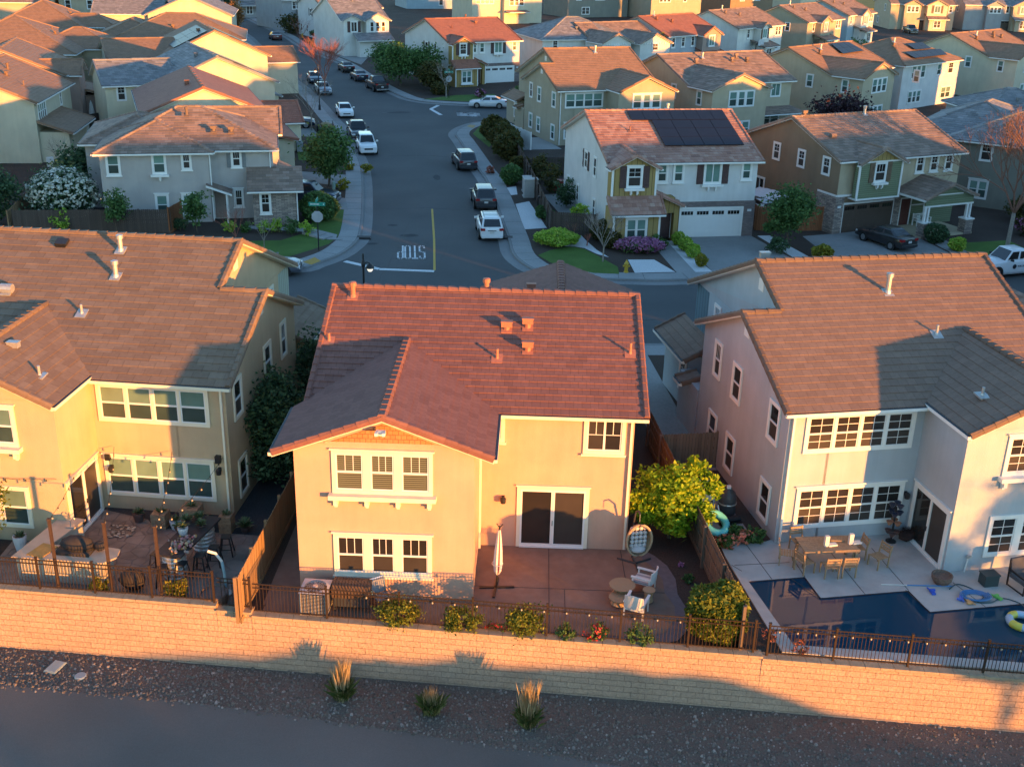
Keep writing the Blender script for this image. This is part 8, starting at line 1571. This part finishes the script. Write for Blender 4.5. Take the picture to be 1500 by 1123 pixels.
UC = mat('cabinet_beige', (.36, .345, .32), .6, .06); cabinet(1.15, 95.6, 1.15, 1.5, 'beige utility cabinet with door on the right pavement edge', UC); cabinet(1.0, 97.6, 1.0, 1.25, 'second beige utility cabinet just behind the first', UC)
def bin_(x, y, label, m):
    r = empty('wheelie_bin', (x, y, 0), rad(20), label, 'bin', 'wheeled bins'); b = MB(); b.mesh([(-.25, -.28, .1), (.25, -.28, .1), (.25, .28, .1), (-.25, .28, .1), (-.3, -.36, 1.0), (.3, -.36, 1.0), (.3, .36, 1.0), (-.3, .36, 1.0)], [(0, 1, 5, 4), (1, 2, 6, 5), (2, 3, 7, 6), (3, 0, 4, 7), (3, 2, 1, 0)]); b.build('body', m, r); b = MB(); b.mesh([(-.33, -.4, 1.0), (.33, -.4, 1.0), (.33, .38, 1.07), (-.33, .38, 1.07), (-.33, -.4, 1.05), (.33, -.4, 1.05), (.33, .38, 1.14), (-.33, .38, 1.14)], [(4, 5, 6, 7), (0, 1, 5, 4), (1, 2, 6, 5), (2, 3, 7, 6), (3, 0, 4, 7)]); b.build('lid', m, r)
    for s_ in (-1, 1): b = MB(); b.tube([(s_*.2, .32, .12), (s_*.28, .32, .12)], .12, 10); b.build('wheel', TYRE, r)
BB = mat('bin_blue', (.05, .10, .19), .5); BG = mat('bin_grey', (.22, .24, .26), .5)
bin_(-21.6, 112.2, 'pale grey wheeled bin beside the taupe house gable', BG); bin_(-42.2, 129.4, 'blue wheeled bin, left of the pair in the garden on the left', BB); bin_(-41.3, 129.8, 'blue wheeled bin, right of the pair in the garden on the left', BB)
b = MB(); b.lathe([(.16, 0), (.16, .65), (.1, .7), (0, .71)], 12); o = b.build('utility_pedestal', mat('pedestal_green', (.20, .30, .26), .6)); o.location = (*at(489, 278)[:2], 0); tag(o, 'pale green utility pedestal beside the stepping slabs', 'pedestal')
for px, py, lb in ((497, 269, 'pale stepping slab in the dark gravel, farther one'), (501, 275, 'pale stepping slab in the dark gravel, nearer one'), (490, 350.5, 'pale slab in the corner lawn by the pavement'), (494, 217, 'pale slab in the lawn below the brown mulch')): b = MB(); b.box(-.55, -.18, 0, .55, .18, .05); o = b.build('stepping_slab', CONC); o.location = (*at(px, py)[:2], .01); tag(o, lb, 'slab', 'stepping slabs')
for i, (x, y) in enumerate(((-15.2, 81.6), (-14.6, 81.1), (-14.0, 80.6))): b = MB(); b.box(-.35, -.5, -.02, .35, .5, .16-.04*i); o = b.build('garden_step', CONC); o.location = (x, y, .03); o.rotation_euler = (0, 0, rad(-35)); tag(o, ('top concrete step of the garden path on the corner', 'middle concrete step of the garden path on the corner', 'lowest concrete step of the garden path on the corner')[i], 'step')
def tarp():
    r = empty('covered_stack', (20.1, 89.6, 0), rad(15), 'stack under a white sheet between the pale grey and brown houses', 'covered stack'); b = MB(); rnd = random.Random(2); vs = []; n = 9
    for i in range(n):
        for j in range(n): u, v = i/(n-1)*2-1, j/(n-1)*2-1; e = max(abs(u), abs(v)); vs.append((u*1.5, v*2.2, (2.0+.25*math.sin(u*3+v*2)+rnd.uniform(-.06, .06)) if e < .9 else 1.2+rnd.uniform(-.15, .15)))
    b.mesh(vs, [(i*n+j, i*n+j+1, (i+1)*n+j+1, (i+1)*n+j) for i in range(n-1) for j in range(n-1)]); b.build('sheet', mat('white_tarpaulin', (.55, .58, .62), .6, .05), r, True); b = MB(); b.box(-1.3, -2.0, 0, 1.3, 2.0, 1.8); b.build('stack', W_DK, r)
tarp()
def hoop(x, y, label, rz):
    r = empty('basketball_hoop', (x, y, 0), rz, label, 'basketball hoop'); b = MB(); b.cbox((0, 0, .15), (.9, .7, .3)); b.tube([(0, 0, .2), (0, 0, 3.0), (0, -.9, 3.4)], .07, 7); b.build('stand', BLACK, r); b = MB(); b.cbox((0, -.95, 3.4), (1.6, .05, 1.0)); b.build('backboard', mat('backboard_white', (.5, .52, .54), .4), r); b = MB(); b.tube([(.23*math.cos(t*.4), -1.22+.23*math.sin(t*.4), 3.05) for t in range(17)], .015, 5); b.build('rim', mat('hoop_orange', (.5, .14, .04), .5), r)
hoop(40.0, 200.5, 'black basketball hoop with white backboard in front of the white and blue grey house', rad(45))
def canopy(x, y, label):
    r = empty('shade_canopy', (x, y, 0), rad(70), label, 'canopy'); b = MB(); b.mesh([(-1.6, -1.2, 2.0), (1.6, -1.2, 2.0), (1.6, 1.2, 2.0), (-1.6, 1.2, 2.0), (-1.0, 0, 2.6), (1.0, 0, 2.6)], [(0, 1, 5, 4), (2, 3, 4, 5), (1, 2, 5), (3, 0, 4)]); b.build('fabric', mat('canopy_blue', (.07, .20, .38), .8), r)
    for sx in (-1.5, 1.5):
        for sy in (-1.1, 1.1): b = MB(); b.bar((sx, sy, 0), (sx, sy, 2.0), .05); b.build('pole', BLACK, r)
canopy(-45.3, 136.5, 'blue fabric canopy in the gap between the left hand houses')
def closed_umbrella(x, y):
    r = empty('closed_parasol', (x, y, 0), 0, 'closed white parasol against the rose beige lean to on the left', 'parasol'); b = MB(); b.tube([(0, 0, 0), (0, 0, 2.6)], .035, 6); b.build('pole', PAINTW, r); b = MB(); b.lathe([(.06, .5), (.34, .7), (.30, 1.4), (.16, 2.2), (.03, 2.55)], 10); b.build('canopy', mat('off_white_canvas', (.58, .57, .54), .8), r, True)
closed_umbrella(-46.4, 124.6)
for x, y, lb in ((-39.9, 98.9, 'white garden chair by the lean to behind the white flowering shrub'), (-41.6, 100.4, 'white metal box against the cream wall on the left')):
    r = empty('garden_chair' if 'chair' in lb else 'meter_box', (x, y, 0), rad(30), lb, 'chair' if 'chair' in lb else 'box'); b = MB()
    if 'chair' in lb:
        b.box(-.3, -.3, .4, .3, .3, .45); b.box(-.3, .25, .45, .3, .3, 1.0); b.build('seat', PAINTW, r)
        for sx in (-.27, .27):
            for sy in (-.27, .27): b = MB(); b.bar((sx, sy, 0), (sx, sy, .4), .05); b.build('leg', PAINTW, r)
    else: b.cbox((0, 0, .9), (.6, .3, .8)); b.bar((0, 0, 0), (0, 0, .5), .1); b.build('casing', PAINTW, r)
for x0, y0, x1, y1, z_, lb in ((-33.2, 88.4, -30.6, 86.0, 3.2, 'short string of glowing bulbs beside the taupe house, upper one'), (-33.0, 85.0, -30.8, 84.6, 1.8, 'short string of glowing bulbs beside the taupe house, lower one')): string_light((x0, y0, z_), (x1, y1, z_), .25, 4, lb, 'glowing bulbs beside the taupe house', GLO)
b = MB(); b.box(-.5, -.4, .4, .5, .4, .9); b.box(-.6, -.5, 0, .6, .5, .4); o = b.build('garden_cushion_stack', mat('red_plastic', (.3, .03, .03), .5)); o.location = (3.6, 98.2, .02); tag(o, 'small red box in the side yard of the pale grey house', 'box')
# ---------------------------------------------------------------- the row goes on beyond the right edge
for i, (x, y, a, wl, rf) in enumerate(((30.2, 43.7, 15, S_BEIGE, T_BR), (39.5, 47.5, 19, S_LGREY, T_OR), (52, 53, 24, S_OLIVE, T_BR), (64, 59.5, 28, S_PALE, T_GR), (75, 67, 32, S_BEIGE, T_OR), (85, 76, 36, S_CREAM, T_BR))):
    rear_house((x, y, a), 'house of the near row beyond the right edge, number %s from the light grey house' % ('one', 'two', 'three', 'four', 'five', 'six')[i], wl, rf, st='teal', detail=False).finish()
for i, (x, y, a, wl, rf) in enumerate(((60, 100, 40, S_BEIGE, T_BR), (72, 110, 42, S_PALE, T_OR), (84, 121, 44, S_OLIVE, T_BR), (96, 133, 46, S_LGREY, T_GR), (108, 146, 48, S_BEIGE, T_OR), (119, 160, 50, S_CREAM, T_BR), (130, 175, 52, S_BEIGE, T_BR), (141, 192, 54, S_PALE, T_OR), (150, 210, 56, S_OLIVE, T_BR), (160, 230, 58, S_BEIGE, T_BR))):
    garage_house((x, y, a), 'house of the second row beyond the right edge, number %s from the pickup truck' % ('one', 'two', 'three', 'four', 'five', 'six', 'seven', 'eight', 'nine', 'ten')[i], wl, rf, Y_BB, SHUT, far=True)
# trees, and an added shading bank, on the open ground to the right of the trail
def sun_pt(T, s): a = rad(SUN_AZ); return (math.sin(a)*T+math.cos(a)*s, -math.cos(a)*T+math.sin(a)*s)
for i, (T, s, h, r_, rz) in enumerate(((16, 33.0, 4.6, 1.4, .7), (17, 35.2, 4.7, 1.6, .75), (15.5, 37.1, 5.0, 1.4, .95), (18, 39.7, 8.2, 1.7, 1.9), (17, 42.2, 8.5, 1.8, 2.0), (19, 44.6, 7.9, 1.9, 1.8))):
    x, y = sun_pt(T, s); tree('verge_tree', x, y, h, (r_, r_, rz), 1300, .14, LF_MID, 'tree on the verge beyond the right edge, number %s along the trail' % ('one', 'two', 'three', 'four', 'five', 'six')[i], 'verge trees beyond the frame', z=-2.06, cz=h-rz)
b = MB(); nS, nT = 90, 12; prof = [(-14, 2.6), (13.5, 2.7), (18.5, 3.15), (26.3, 3.1), (31, 1.45), (50, 1.4)]  # bank added out of view, its profile shaped to shade wall foot and trail
def bank_h(q):
    for (a, ha), (c, hc) in zip(prof, prof[1:]):
        if a <= q <= c: f = (q-a)/(c-a); f = f*f*(3-2*f); return ha+(hc-ha)*f
    return 0
for i in range(nS+1):
    for j in range(nT+1):
        s_ = -14+63*i/nS; T = 8+16*j/nT; hgt = bank_h(s_)*math.sin(PI*j/nT)**.6*(1+.025*math.sin(s_*2.1)+.02*math.sin(s_*5.3)); x, y = sun_pt(T, s_); b.v.append(Vector((x, y, -2.08+hgt)))
for i in range(nS):
    for j in range(nT): a = i*(nT+1)+j; b.f.append((a, a+1, a+nT+2, a+nT+1)); b.mi.append(0); b.uv.append(None)
struct('added_shade_bank', b, DRYG)
